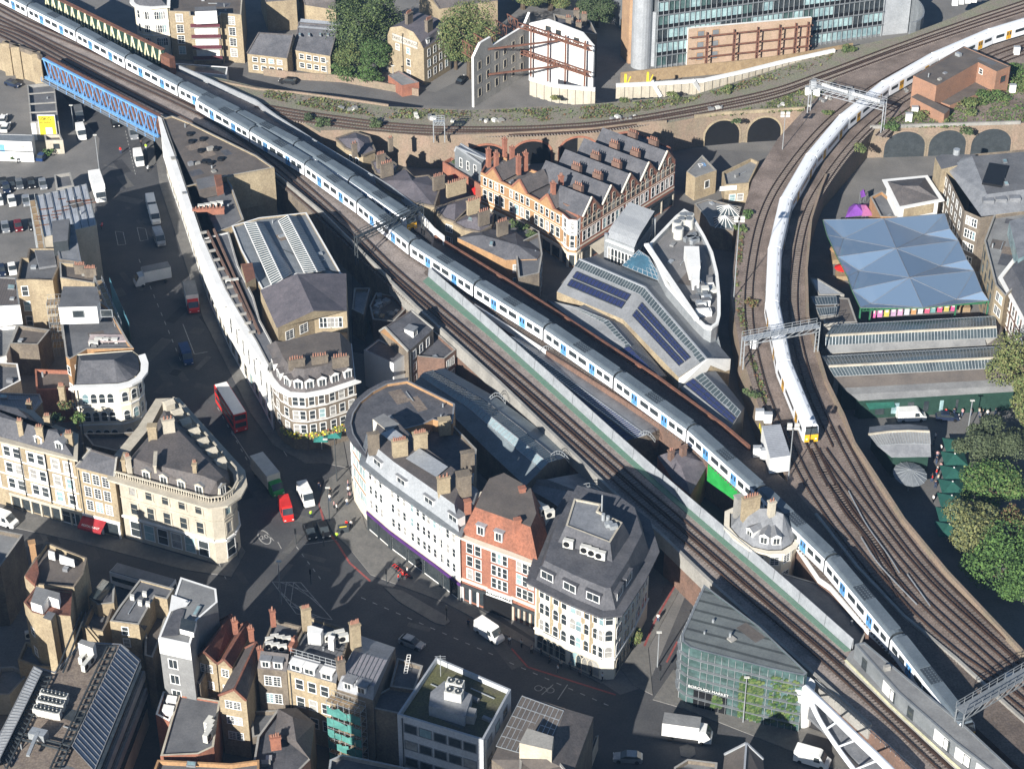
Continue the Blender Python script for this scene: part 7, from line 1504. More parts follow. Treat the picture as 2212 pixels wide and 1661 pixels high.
B = bld('yellow brick flats with a glazed roof terrace at the right edge', [(2126, 520), (2148, 462), (2250, 440), (2250, 560), (2172, 640), (2150, 615)], 12.5, 'brick_y', 'felt_l', name='flats', cat='flats'); W(B, 5, 4, 4, 1.0, 1.6, .8, 12.2, 'casement', frame='metal_d'); W(B, 4, 2, 4, 1.0, 1.6, .8, 12.2, 'casement'); W(B, 0, 2, 4, 1, 1.6, .8, 12.2)
blk(B, 'penthouse', [(2180, 478), (2250, 458), (2250, 530), (2200, 560)], 15.4, 3, 'glass_l', 'lead')
B = bld('dark brick house with large white window surrounds at the right edge', [(2165, 600), (2200, 555), (2260, 545), (2260, 700), (2222, 706)], 12, 'brick_br', 'slate', 'mansard', ins=1.4, mh=2.5, name='house', cat='house', cop='stone', cornice=(.4, .3, 'white')); W(B, 4, 5, 3, 1.3, 2.1, 1.5, 11.6, 'wide'); W(B, 3, 3, 3, 1.3, 2.1, 1.5, 11.6, 'wide')
B = bld('white house with a red hipped roof behind the blue canopy', [(1917, 392), (1998, 384), (2028, 430), (1944, 446)], 9, 'white', 'tile_r', 'open', name='house', cat='house', cornice=(.4, .5, 'white'))
poly3(B.r, 'roof', [(1917, 392, 9.1), (1998, 384, 9.1), (2028, 430, 9.1), (1944, 446, 9.1), (1950, 402, 11), (1985, 402, 11)], [(0, 4, 5, 1), (1, 5, 2), (2, 5, 4, 3), (3, 4, 0)], 'slate_b')
b = MB(); o, t, n, L = edge(B, 2); b.prism([o + t * 1 + n * .02, o + t * (L - 1) + n * .02, o + t * (L - 1) + n * .06, o + t + n * .06], 6.0, 8.2, 'brick_y'); b.build('brick_panel', B.r)
B = bld('low grey rear roofs left of the white house with an orange wall', [(1880, 425), (1905, 412), (1945, 447), (1965, 470), (1902, 468)], 6, 'brick_o', 'felt', name='building')
for i, (px, m_) in enumerate((([(1834, 448), (1845, 440), (1868, 442), (1870, 465), (1826, 470)], (.25, .08, .42)), ([(1850, 443), (1876, 440), (1888, 466), (1862, 468)], (.42, .14, .30)), ([(1858, 415), (1868, 412), (1870, 424), (1860, 428)], (.25, .08, .42)))):
 r = root('market_tent', U(px[0][0], px[0][1], 0), ['purple tent in the shaded yard behind the canopy', 'pink ribbed tent beside the purple tent', 'small purple tent higher up in the shaded yard'][i], 'tent')
 P = Us(px, 3); c = sum((Vector(p) for p in P), Vector()) / len(P) + Vector((0, 0, 1.2)); mm = mat('tent%d' % i, m_); b = MB()
 for k in range(len(P)): b.face([P[k], P[(k + 1) % len(P)], c], mm)
 b.build('canopy', r); b = MB()
 for p in P: b.bar((p.x, p.y, 0), p, .08, 'metal')
 b.build('poles', r)
cz = 7.2
N_ = [(1778, 475, 6.5), (1909, 473, 7.9), (2041, 462, 7.0), (2052, 495, 7.9), (2070, 520, 7), (2089, 562, 7.9), (2104, 585, 7), (2122, 630, 7.9), (2136, 650, 6.8), (1994, 665, 7.4), (1859, 665, 6.7), (1841, 627, 7.6), (1831, 597, 6.9), (1809, 555, 7.6), (1787, 508, 7.0),
 (1822, 515, 6.2), (1997, 507, 6.2), (1936, 537, 8.5), (1856, 585, 6.2), (2032, 575, 6.2), (1965, 600, 8.5), (1882, 656, 6.2), (2067, 647, 6.2)]
cm = bpy.data.materials.new('blue_canopy'); cm.use_nodes = True; MATS['blue_canopy'] = cm; pb_ = cm.node_tree.nodes['Principled BSDF']; pb_.inputs['Base Color'].default_value = (.15, .22, .32, 1); pb_.inputs['Roughness'].default_value = .3; pb_.inputs['Alpha'].default_value = .9
cn = root('canopy_roof', U(1960, 600, 0), 'large blue translucent folded canopy over market stalls on the right', 'canopy')
TF = [(0, 15, 14), (0, 1, 15), (1, 17, 15), (1, 16, 17), (1, 2, 16), (2, 3, 16), (3, 4, 16), (4, 17, 16), (15, 17, 13), (14, 15, 13), (13, 17, 18), (17, 20, 18), (17, 19, 20), (4, 19, 17), (4, 5, 19), (5, 6, 19), (6, 20, 19), (12, 13, 18), (12, 18, 11), (11, 18, 20), (11, 20, 21), (20, 9, 21), (20, 22, 9), (6, 22, 20), (6, 7, 22), (7, 8, 22), (8, 9, 22), (9, 10, 21), (10, 11, 21)]
poly3(cn, 'membrane', N_, TF, cm)
b = MB(); ed = set()
for f in TF:
 for i in range(3): ed.add(tuple(sorted((f[i], f[(i + 1) % 3]))))
for a, d in ed: b.bar(U(*N_[a]) + Vector((0, 0, .03)), U(*N_[d]) + Vector((0, 0, .03)), .07, 'lead')
tag(b.build('seams', cn), kind='stuff')
b = MB()
for i in (8, 9, 10, 11, 12, 13, 14): b.bar(U(*N_[i]) - Vector((0, 0, .1)), U(*N_[(i + 1) % 15]) - Vector((0, 0, .1)), .18, 'canopy_green' if 0 else mat('canopy_green', (.03, .15, .07)))
b.build('green_edge', cn)
for i in (15, 16, 18, 19, 21, 22, 10, 8): p = U(*N_[i]); b = MB(); b.bar((p.x, p.y, 0), p, .3, MATS['canopy_green']); b.build('column', cn)
truss(cn, U(1860, 672, 5.6), U(2130, 655, 5.6), .8, 24, MATS['canopy_green'], .16)
rnd = random.Random(5); cols = [(.6, .12, .30), (.55, .20, .40), (.6, .48, .10), (.5, .35, .5), (.55, .3, .45), (.5, .52, .6), (.55, .3, .14), (.55, .56, .6), (.6, .12, .2), (.15, .3, .3), (.62, .08, .18), (.5, .42, .12), (.6, .1, .25)]
CN = ['purple and pink', 'magenta', 'gold', 'lilac', 'pink', 'pale blue', 'orange', 'white', 'crimson', 'teal', 'bright pink', 'olive gold', 'red patterned']
for i, c in enumerate(cols):
 x = 1886 + i * 14.6 - (i > 8) * 2; p = U(x, 681 - i * 1.2, 2.6); r = root('banner', p, CN[i] + ' banner hanging below the front edge of the blue canopy', 'banner', 'banners under the canopy'); b = MB(); w_ = .95
 b.prism([(p.x - w_ / 2, p.y), (p.x + w_ / 2, p.y), (p.x + w_ / 2, p.y + .05), (p.x - w_ / 2, p.y + .05)], 2.0, 4.4, mat('banner%d' % i, c)); b.box((p.x, p.y - .03, 3.0), w_ * .6, .02, .8, 'ac'); b.build('cloth', r)
for i, (x, y, c, lb) in enumerate(((1808, 560, 'brick_o', 'orange food stall counter at the left edge of the blue canopy'), (1818, 600, 'red', 'red round stall at the lower left edge of the blue canopy'), (2080, 668, 'red', 'red stall at the right end below the canopy'))):
 r = root('market_stall', U(x, y, 0), lb, 'market stall'); p = U(x, y, 0); b = MB(); b.box(p, 2.4, 4 if i == 0 else 2.2, 1.0, 'timber'); b.build('counter', r); b = MB(); b.tube(p + Vector((0, 0, 2.3)), p + Vector((0, 0, 3.0)), 1.7, c, 10, .2); b.tube(p, p + Vector((0, 0, 2.5)), .05, 'metal', 6); b.build('canopy', r)
def rshed(label, ys, x0, x1, zr, ze, roofm, front=None):
 pass
def long_shed(label, TL, TR, RL, RR, BL, BR, zr, ze, n, extra):
 r = root('market_shed', U(*BL, 0), label, 'market hall'); b = MB(); a, d, e, f, g_, h = U(*TL, ze), U(*TR, ze), U(*RL, zr), U(*RR, zr), U(*BL, ze), U(*BR, ze)
 b.face([a, e, f, d], 'felt_b'); b.face([g_, h, f, e], 'felt_b'); b.build('roof', r)
 glaze(r, g_, h, f, e, n, 'glass_roof', 'steel', wd=.09, cross=0); glaze(r, d, a, e, f, n, 'glass_roof', 'steel', wd=.09)
 b = MB(); b.bar(e + Vector((0, 0, .2)), f + Vector((0, 0, .2)), .35, 'stone'); b.build('ridge_capping', r)
 w_ = MB(); pl = [(a.x, a.y), (g_.x, g_.y), (h.x, h.y), (d.x, d.y)]; w_.prism(pl, 0, ze - .05, 'concrete'); w_.face([a, g_, e], 'metal'); w_.face([h, d, f], 'metal'); w_.build('wall', r); return r
r1 = long_shed('upper long glazed market shed roof below the blue canopy', (1800, 703), (2149, 684), (1784, 727), (2152, 708), (1783, 746), (2153, 729), 7.6, 6.2, 52, 0)
poly3(r1, 'lean_to', [(1783, 747, 6.1), (2128, 731, 6.1), (2130, 746, 5.2), (1790, 763, 5.2)], [(0, 3, 2, 1)], 'felt_l'); poly3(r1, 'end_roof', [(2150, 684, 6.2), (2160, 690, 6.0), (2172, 742, 5.4), (2130, 746, 5.3), (2153, 729, 6.1)], [(0, 4, 3, 2, 1)], 'felt_b')
b = MB(); b.prism(Us([(1790, 762), (2130, 745), (2172, 741), (2160, 690), (2100, 700), (1800, 720)], 5.1), 0, 5.0, 'concrete'); b.build('wall', r1)
r2 = long_shed('lower long glazed market shed roof with a grey canopy edge', (1776, 771), (2190, 748), (1790, 793), (2190, 773), (1802, 813), (2190, 793), 7.8, 6.4, 56, 0)
poly3(r2, 'brown_slope', [(1802, 814, 6.3), (2190, 794, 6.3), (2190, 818, 5.2), (1820, 838, 5.2)], [(0, 3, 2, 1)], 'felt_b'); poly3(r2, 'grey_canopy', [(1820, 838, 5.15), (2190, 818, 5.15), (2190, 832, 4.9), (2190, 846, 4.3), (1855, 866, 4.3), (1838, 852, 4.9)], [(0, 5, 2, 1), (5, 4, 3, 2)], 'felt_l')
b = MB(); b.prism(Us([(1820, 838), (2200, 818), (2200, 800), (1802, 816)], 4.9), 0, 4.9, 'dgreen'); b.prism(Us([(1860, 864), (2190, 845), (2190, 838), (1850, 858)], 4.2), 0, 4.15, 'dgreen'); b.build('wall', r2)
for k in range(9):
 p = U(1900 + k * 32, 862 - k * 2, 4.0); b = MB(); b.box((p.x, p.y - .25, .8), 2.0, .1, 2.3, 'glass_l' if k % 3 == 1 else 'glass'); b.build('shop_window', r2)
aw = root('awning', U(1900, 880, 3), 'green market awning over fruit stalls below the grey canopy', 'awning'); poly3(aw, 'canopy', [(1868, 868, 3.6), (1930, 864, 3.6), (1934, 880, 2.7), (1878, 885, 2.7)], [(0, 3, 2, 1)], mat('awning_green', (.02, .11, .08), None, 1))
for x, lb in ((1898, 'left orange fruit stall under the green awning'), (1918, 'right orange fruit stall under the green awning')):
 r = root('market_stall', U(x, 890, 0), lb, 'market stall'); p = U(x, 891, 0); b = MB(); b.box(p, 1.5, 1.2, .9, 'timber'); b.build('counter', r); b = MB(); b.box(p + Vector((0, 0, .9)), 1.4, 1.1, .2, 'tile_o'); b.build('fruit', r)
B = bld('small glass roofed shed left of the long market roofs', [(1752, 642), (1806, 640), (1806, 680), (1770, 684)], 6, 'concrete', 'felt_b', name='market_shed', cat='market hall', ph=.1)
glaze(B.r, (1761, 660, 6.2), (1808, 658, 6.2), (1806, 641, 6.2), (1752, 642, 6.2), 8, 'glass_roof', 'steel'); glaze(B.r, (1770, 682, 6.0), (1806, 680, 6.0), (1808, 664, 6.3), (1763, 666, 6.3), 8, 'glass_roof', 'steel')
B = bld('brown flat roof strip between the small glass shed and the canopy', [(1808, 642), (1834, 644), (1852, 696), (1780, 698), (1778, 686), (1808, 682)], 5.5, 'concrete', 'felt_b', name='market_shed', cat='market hall', ph=.1)
B = bld('triangular grey glass topped porch beside the outer curved track', [(1750, 600), (1768, 602), (1824, 636), (1768, 637)], 5.4, 'concrete', 'zinc', name='market_shed', cat='market hall', ph=.1)
r = root('market_hall', U(1950, 980, 0), 'small curved grey hall roof with a glass band beside the parasols', 'market hall')
top = [(1878, 922), (1920, 917), (1965, 916), (2003, 921)]; rdg = [(1876, 938), (1920, 932), (1965, 930), (2008, 932)]; mid = [(1895, 963), (1930, 960), (1970, 958), (2010, 960)]; bot = [(1926, 988), (1955, 988), (1985, 987), (2011, 987)]
for A_, B_, z0, z1, nm, gl_ in ((top, rdg, 5.4, 6.6, 'back_slope', 0), (rdg, mid, 6.6, 5.8, 'glass_band', 1), (mid, bot, 5.8, 4.6, 'front_slope', 0)):
 for i in range(3):
  if gl_: glaze(r, (*B_[i], z1), (*B_[i + 1], z1), (*A_[i + 1], z0), (*A_[i], z0), 7, 'felt_l', 'steel', wd=.08)
  else: poly3(r, nm, [(*A_[i], z0), (*A_[i + 1], z0), (*B_[i + 1], z1), (*B_[i], z1)], [(0, 3, 2, 1)], 'lead')
b = MB()
for i in range(3): b.bar(U(*rdg[i], 6.75), U(*rdg[i + 1], 6.75), .3, 'stone')
b.build('ridge_capping', r); b = MB(); b.prism(Us([(1885, 925), (1998, 922), (2006, 984), (1930, 986)], 4.5), 0, 4.4, 'dgreen'); b.build('wall', r)
r = root('round_canopy', U(1970, 1015, 0), 'round grey segmented canopy in front of the curved hall', 'canopy'); c = U(1967, 1014, 4.6); b = MB(); K = 16; R_ = [c + Vector((math.cos(6.283 * k / K) * 2.9, math.sin(6.283 * k / K) * 3.6, -1.0)) for k in range(K)]
for k in range(K): b.face([R_[k], R_[(k + 1) % K], c], 'metal')
b.build('canopy', r); b = MB()
for k in range(K): b.bar(R_[k] + Vector((0, 0, .04)), c + Vector((0, 0, .04)), .06, 'steel')
b.tube((c.x, c.y, 0), c, .12, 'steel', 8); b.build('ribs', r)
for i, (x, y) in enumerate(((2066, 951), (2063, 980), (2061, 1010), (2058, 1040), (2056, 1070), (2053, 1101), (2051, 1132))):
 c = U(x, y, 3.6); r = root('parasol', (c.x, c.y, 0), ['farthest', 'second', 'third', 'fourth', 'fifth', 'sixth', 'nearest'][i] + ' square dark green parasol in the row beside the trees', 'parasol', 'dark green parasols in a row'); b = MB(); s = 2.05; q = [c + Vector((dx * s, dy * s, -1.0)) for dx, dy in ((-1, -1.05), (1, -1.05), (1, 1.05), (-1, 1.05))]
 for k in range(4): b.face([q[k], q[(k + 1) % 4], c], 'parasol_green' if 0 else mat('parasol_green', (.018, .085, .065), (.014, .07, .055), 1))
 b.build('canopy', r); b = MB(); b.tube((c.x, c.y, 0), c + Vector((0, 0, .12)), .05, 'white', 6); b.box(c, .22, .22, .1, 'white'); b.build('pole', r)
r = root('equipment_container', U(1680, 1000, ZD), 'white equipment container with a ribbed grey roof beside the tracks', 'container'); b = MB(); P = Us([(1646, 920), (1686, 916), (1708, 984), (1664, 990)], ZD + 3.4); b.prism(P, ZD + .2, ZD + 3.4, 'white', mat('ribbed_white', (.40, .41, .43), (.33, .34, .36), .3, .5, stripe=(math.radians(100), .5, .6))); b.build('body', r)
b = MB();
for a, d in zip([(1640, 925), (1658, 995), (1690, 1000)], [(1658, 995), (1690, 1000), (1700, 990)]):
 for z in (.5, 1.1): b.bar(U(*a, ZD) + Vector((0, 0, z)), U(*d, ZD) + Vector((0, 0, z)), .1, 'yellow')
 for k in range(5): p = U(*lerp(a, d, k / 4), ZD); b.bar(p, p + Vector((0, 0, 1.1)), .08, 'yellow')
b.build('handrail', r)
# ================================================================ bridges, gantries, posts
r = root('lattice_bridge', U(89, 126, ZD), 'bright blue steel lattice girder bridge over the street at the upper left', 'bridge')
a0, a1 = U(93, 127, 10.6), U(338, 254, 10.6); b0 = Vector((a0.x, a0.y, 5.9)); b1 = Vector((a1.x, a1.y, 5.9)); tt = (a1 - a0).normalized(); nn = Vector((tt.y, -tt.x, 0)); nn = nn if nn.y < 0 else -nn
b = MB(); b.bar(a0, a1, .55, 'blue', .35); b.build('top_chord', r); b = MB(); b.bar(b0, b1, .6, 'blue', .5); b.build('bottom_chord', r)
N = 13
for k in range(N):
 s, e = k / N, (k + 1) / N; m_ = (s + e) / 2
 for p, q, w_ in ((a0.lerp(a1, s), b0.lerp(b1, m_), .26), (b0.lerp(b1, m_), a0.lerp(a1, e), .26 if k > 5 else .16), (a0.lerp(a1, m_), b0.lerp(b1, e), .18)): b = MB(); b.bar(p, q, w_, 'blue', .16); b.build('lattice_bar', r)
b = MB(); b.bar(a0 - nn * .75 + Vector((0, 0, .05)), a1 - nn * .75 + Vector((0, 0, .05)), 1.0, 'rust', .2); b.build('rusty_plate', r)
b = MB(); b.prism([b0 + nn * .4, b1 + nn * .4, b1 + nn * 1.3, b0 + nn * 1.3], 5.2, 5.3, 'metal');
for z in (5.9, 6.4): b.bar(b0 + nn * 1.3 + Vector((0, 0, z - 5.9)), b1 + nn * 1.3 + Vector((0, 0, z - 5.9)), .08, 'steel')
for k in range(14): p = b0.lerp(b1, k / 13) + nn * 1.2; b.bar(p + Vector((0, 0, -.7)), p + Vector((0, 0, .5)), .12, 'blue')
b.build('service_walkway', r)
b = MB(); c0, c1 = b0 - nn * .9, b1 - nn * .9; b.prism([c0, c1, c1 - nn * .1, c0 - nn * .1], 5.2, 9.6, 'rust'); b.build('inner_girder', r)
r = root('truss_bridge', U(100, 0, ZD), 'dark green bridge girder with cream diagonals and a brown top, top left', 'bridge')
a0, a1 = U(92, -18, 12.6), U(352, 108, 12.6); tt = (a1 - a0).normalized(); nn = Vector((tt.y, -tt.x, 0)); nn = nn if nn.y < 0 else -nn; dz = Vector((0, 0, -5.2))
b = MB(); b.prism([a0 - nn * .6, a1 - nn * .6, a1 + nn * .5, a0 + nn * .5], 12.5, 12.7, 'rust'); b.build('top_plate', r)
b = MB(); b.prism([a0 - nn * .35, a1 - nn * .35, a1 - nn * .2, a0 - nn * .2], ZD, 12.5, 'dgreen'); b.build('web', r)
for k in range(18):
 s = (k + .15) / 18; m_ = (k + .5) / 18; e = (k + .85) / 18
 for p, q in ((a0.lerp(a1, m_), a0.lerp(a1, s) + dz), (a0.lerp(a1, m_), a0.lerp(a1, e) + dz)): b = MB(); b.bar(p + Vector((0, 0, -.5)), q + Vector((0, 0, .9)), .34, 'cream', .12); b.build('diagonal', r)
b = MB(); b.box(a1 + Vector((0, 0, -5.2)) + tt * 1.5, 3.4, 1.6, 4.2, 'rust', math.atan2(tt.y, tt.x)); b.build('end_pier', r)
def gantry(label, p0, p1, z, m='steel', legs=(1, 1), wd=1.1, dp=1.0):
 a, d = U(*p0, z), U(*p1, z); r = root('signal_gantry', Vector((a.x, a.y, ZD)), label, 'gantry'); t = (d - a).normalized(); n = Vector((-t.y, t.x, 0)) * wd / 2; K = max(4, int((d - a).length / 1.6))
 b = MB(); b.prism([a + n, d + n, d - n, a - n], z - .1, z, m); b.build('walkway', r); b = MB()
 for s in (1, -1):
  for zz in (.55, 1.1): b.bar(a + n * s + Vector((0, 0, zz)), d + n * s + Vector((0, 0, zz)), .08, m)
  for k in range(K + 1): p = a.lerp(d, k / K) + n * s; b.bar(p, p + Vector((0, 0, 1.1)), .07, m)
 b.build('handrail', r); b = MB()
 for s in (1, -1):
  b.bar(a + n * s + Vector((0, 0, -dp)), d + n * s + Vector((0, 0, -dp)), .14, m)
  for k in range(K): p, q = a.lerp(d, k / K) + n * s, a.lerp(d, (k + 1) / K) + n * s; b.bar(p + Vector((0, 0, -dp)), q, .09, m)
 b.build('lattice_beam', r)
 for f, p in zip(legs, (a, d)):
  if f:
   b = MB()
   for s in (1, -1): b.bar(Vector((p.x, p.y, ZD)) + n * s * .9, p + n * s * .8, .2, m)
   for zz in range(int(ZD) + 1, int(z) - 1): b.bar(Vector((p.x, p.y, zz)) + n * .9, Vector((p.x, p.y, zz + 1)) - n * .9, .08, m)
   b.build('leg', r)
 return r, a, d
gantry('dark lattice signal gantry crossing above the two long trains', (768, 513), (912, 446), 13.8, 'metal_d', (1, 1), .9, 1.1)
r, a, d = gantry('grey signal gantry over the white train at the upper right', (1752, 182), (1912, 224), 14.2, 'zinc', (1, 1), 1.6, 1.3)
for s in (.03, .55): b = MB(); p = a.lerp(d, s); b.box((p.x, p.y, 13.0), 1.2, .8, 2.2, 'zinc'); b.build('signal_head', r)
b = MB(); b.tube(a.lerp(d, .15) + Vector((0, 0, .6)), a.lerp(d, .5) + Vector((0, 0, .3)), .3, 'white', 8); b.tube(a.lerp(d, .55) + Vector((0, 0, .3)), a.lerp(d, .93) + Vector((0, 0, .2)), .3, 'white', 8); b.build('cable_duct', r)
gantry('pale railed signal gantry over the front cars of the white train', (1606, 732), (1768, 703), 13.6, 'steel', (1, 1), 1.5, .9)
gantry('dark railed gantry across the tracks at the bottom right corner', (2075, 1535), (2250, 1432), 13.4, 'metal', (1, 1), 1.8, 1.0)
gantry('small signal gantry standing on the weedy viaduct beside the arches', (936, 262), (960, 262), 12.4, 'steel', (1, 1), .8, .8)
def post(label, x, y, h, z=0, m='steel', head='lamp', name='lamp_post', cat='lamp post', arm=(0, 0)):
 p = U(x, y, z); r = root(name, p, label, cat); b = MB(); b.tube(p, p + Vector((0, 0, h)), .11, m, 7, .07); b.build('pole', r); b = MB(); t = p + Vector((arm[0], arm[1], h))
 if arm != (0, 0): b.bar(p + Vector((0, 0, h)), t, .08, m)
 if head == 'flood':
  for dx, dz_ in ((-.6, 0), (.6, 0), (-.6, .7), (.6, .7)): b.box(t + Vector((dx, 0, dz_ - .2)), .8, .35, .5, 'ac')
  b.bar(t + Vector((-.8, 0, 0)), t + Vector((.8, 0, 0)), .1, m)
 else: b.box(t + Vector((0, 0, 0)), .8, .35, .16, 'ac')
 b.build('lamp_head', r)
post('tall floodlight mast beside the white container and the track fan', 1703, 1035, 10.5, ZD, head='flood', name='floodlight_mast', cat='floodlight')
post('tall floodlight mast on the left edge of the curving tracks, middle right', 1585, 645, 17, ZD, head='flood', name='floodlight_mast', cat='floodlight')
post('floodlight mast near the arches at the top of the curve', 1688, 350, 11, ZD - 3, head='flood', name='floodlight_mast', cat='floodlight')
for x, y, h, ar, lb in ((728, 1040, 9, (-1.6, 0), 'street lamp on the sunlit pavement beside the dark curved block'), (215, 372, 9, (0, 0), 'street lamp by the low sheds at the car park entrance'), (712, 1125, 7, (0, 0), 'dark lamp post among the people on the junction pavement'), (608, 1305, 8, (0, 1), 'street lamp in the shaded road near the yellow box marking'), (1420, 1440, 7, (0, 0), 'lamp post at the corner of the glass market hall'), (1605, 1560, 9, (0, 0), 'lamp post in front of the planted glass wall'), (160, 280, 6, (0, 0), 'short lamp post beside the yellow poster'), (850, 185, 5, (0, 0), 'street lamp on the back road beside the red wall'), (708, 175, 5, (0, 0), 'street lamp on the back road by the hedge'), (2090, 935, 7, (0, 0), 'twin lamp post behind the row of green parasols')): post(lb, x, y, h, 0, 'metal_d' if 'dark' in lb else 'steel', arm=ar)
for i, (x, y) in enumerate(((1745, 205), (1763, 207), (1962, 262), (1975, 248), (1640, 905), (1658, 912), (1635, 985), (1650, 990), (2062, 12), (2075, 9), (2090, 7), (2103, 5), (2195, 118), (2186, 200), (1628, 752), (2178, 1478))):
 p = U(x, y, ZD); r = root('equipment_cabinet', p, 'white trackside cabinet, number-free, standing ' + ['left under the upper gantry', 'right under the upper gantry', 'in scrub below the brick signal building', 'against the wall of the low brick wing', 'left at the small shed tip', 'right at the small shed tip', 'left of the container steps', 'right of the container steps', 'first in the row at the top edge', 'second in the row at the top edge', 'third in the row at the top edge', 'last in the row at the top edge', 'by the right edge above the brick building', 'in the bushes at the right edge', 'on the left of the curve below the pale gantry', 'beside the bottom right gantry'][i].replace(', number-free', ''), 'cabinet'); r['label'] = r['label'].replace(', number-free, standing', ' standing'); b = MB(); b.box(p, 1.4, .8, 1.9, 'white'); b.build('body', r); b = MB(); b.box(p + Vector((0, 0, 1.9)), 1.5, .9, .12, 'zinc'); b.build('lid', r)
r = root('arch_bridge', U(1745, 1500, 5), 'white tubular arched road bridge girder at the bottom right', 'bridge')
K = 14; A_ = []; L_ = []
for k in range(K + 1):
 t = k / K; x, y = 1742 + (2010 - 1742) * t, 1546 + (1745 - 1546) * t; base = U(x, y, 3.4); A_.append(Vector((base.x, base.y, 3.4 + 9.0 * (1 - (1 - min(t * 1.9 + .55, 1.25)) ** 2) - 6.5 * 0))); L_.append(base)
A_ = [U(1740, 1486, 9.0), U(1790, 1534, 10.4), U(1845, 1588, 11.2), U(1900, 1640, 11.4), U(1960, 1700, 11.2)]; L_ = [U(1746, 1500, 7.6), U(1768, 1550, 5.8), U(1808, 1612, 5.2), U(1850, 1668, 5.0), U(1900, 1730, 5.0)]
b = MB(); Q = smooth_path(A_, 1.2)
for p, q in zip(Q, Q[1:]): b.tube(p, q, .62, 'steelw', 12)
b.build('main_tube', r, smooth=True); b = MB(); Q2 = smooth_path(L_, 1.2)
for p, q in zip(Q2, Q2[1:]): b.tube(p, q, .38, 'steelw', 10)
b.build('lower_tube', r, smooth=True)
for k in range(1, 5):
 for j in (0,):
  b = MB(); b.tube(Q[int(k * len(Q) / 5.2)], Q2[min(len(Q2) - 1, int((k + j - .5) * len(Q2) / 5.2))], .17, 'steelw', 8); b.build('strut', r)
b = MB(); P = U(1733, 1560, 0); b.tube(P, U(1737, 1478, 8.4), 1.3, 'white', 14, 1.7); b.build('white_pier', r); b = MB(); b.prism(Us([(1752, 1496), (1880, 1620), (1990, 1730), (1965, 1745), (1860, 1650), (1745, 1545)], 5.0), 4.4, 4.9, 'lead'); b.build('soffit', r)
b = MB()
for a, d in (((1760, 1478), (2010, 1700)),):
 for z in (.5, 1.0): b.bar(U(*a, ZD) + Vector((0, 0, z)), U(*d, ZD) + Vector((0, 0, z)), .08, 'steel')
 for k in range(24): p = U(*lerp(a, d, k / 23), ZD); b.bar(p, p + Vector((0, 0, 1)), .07, 'steel')
b.build('railing', r)
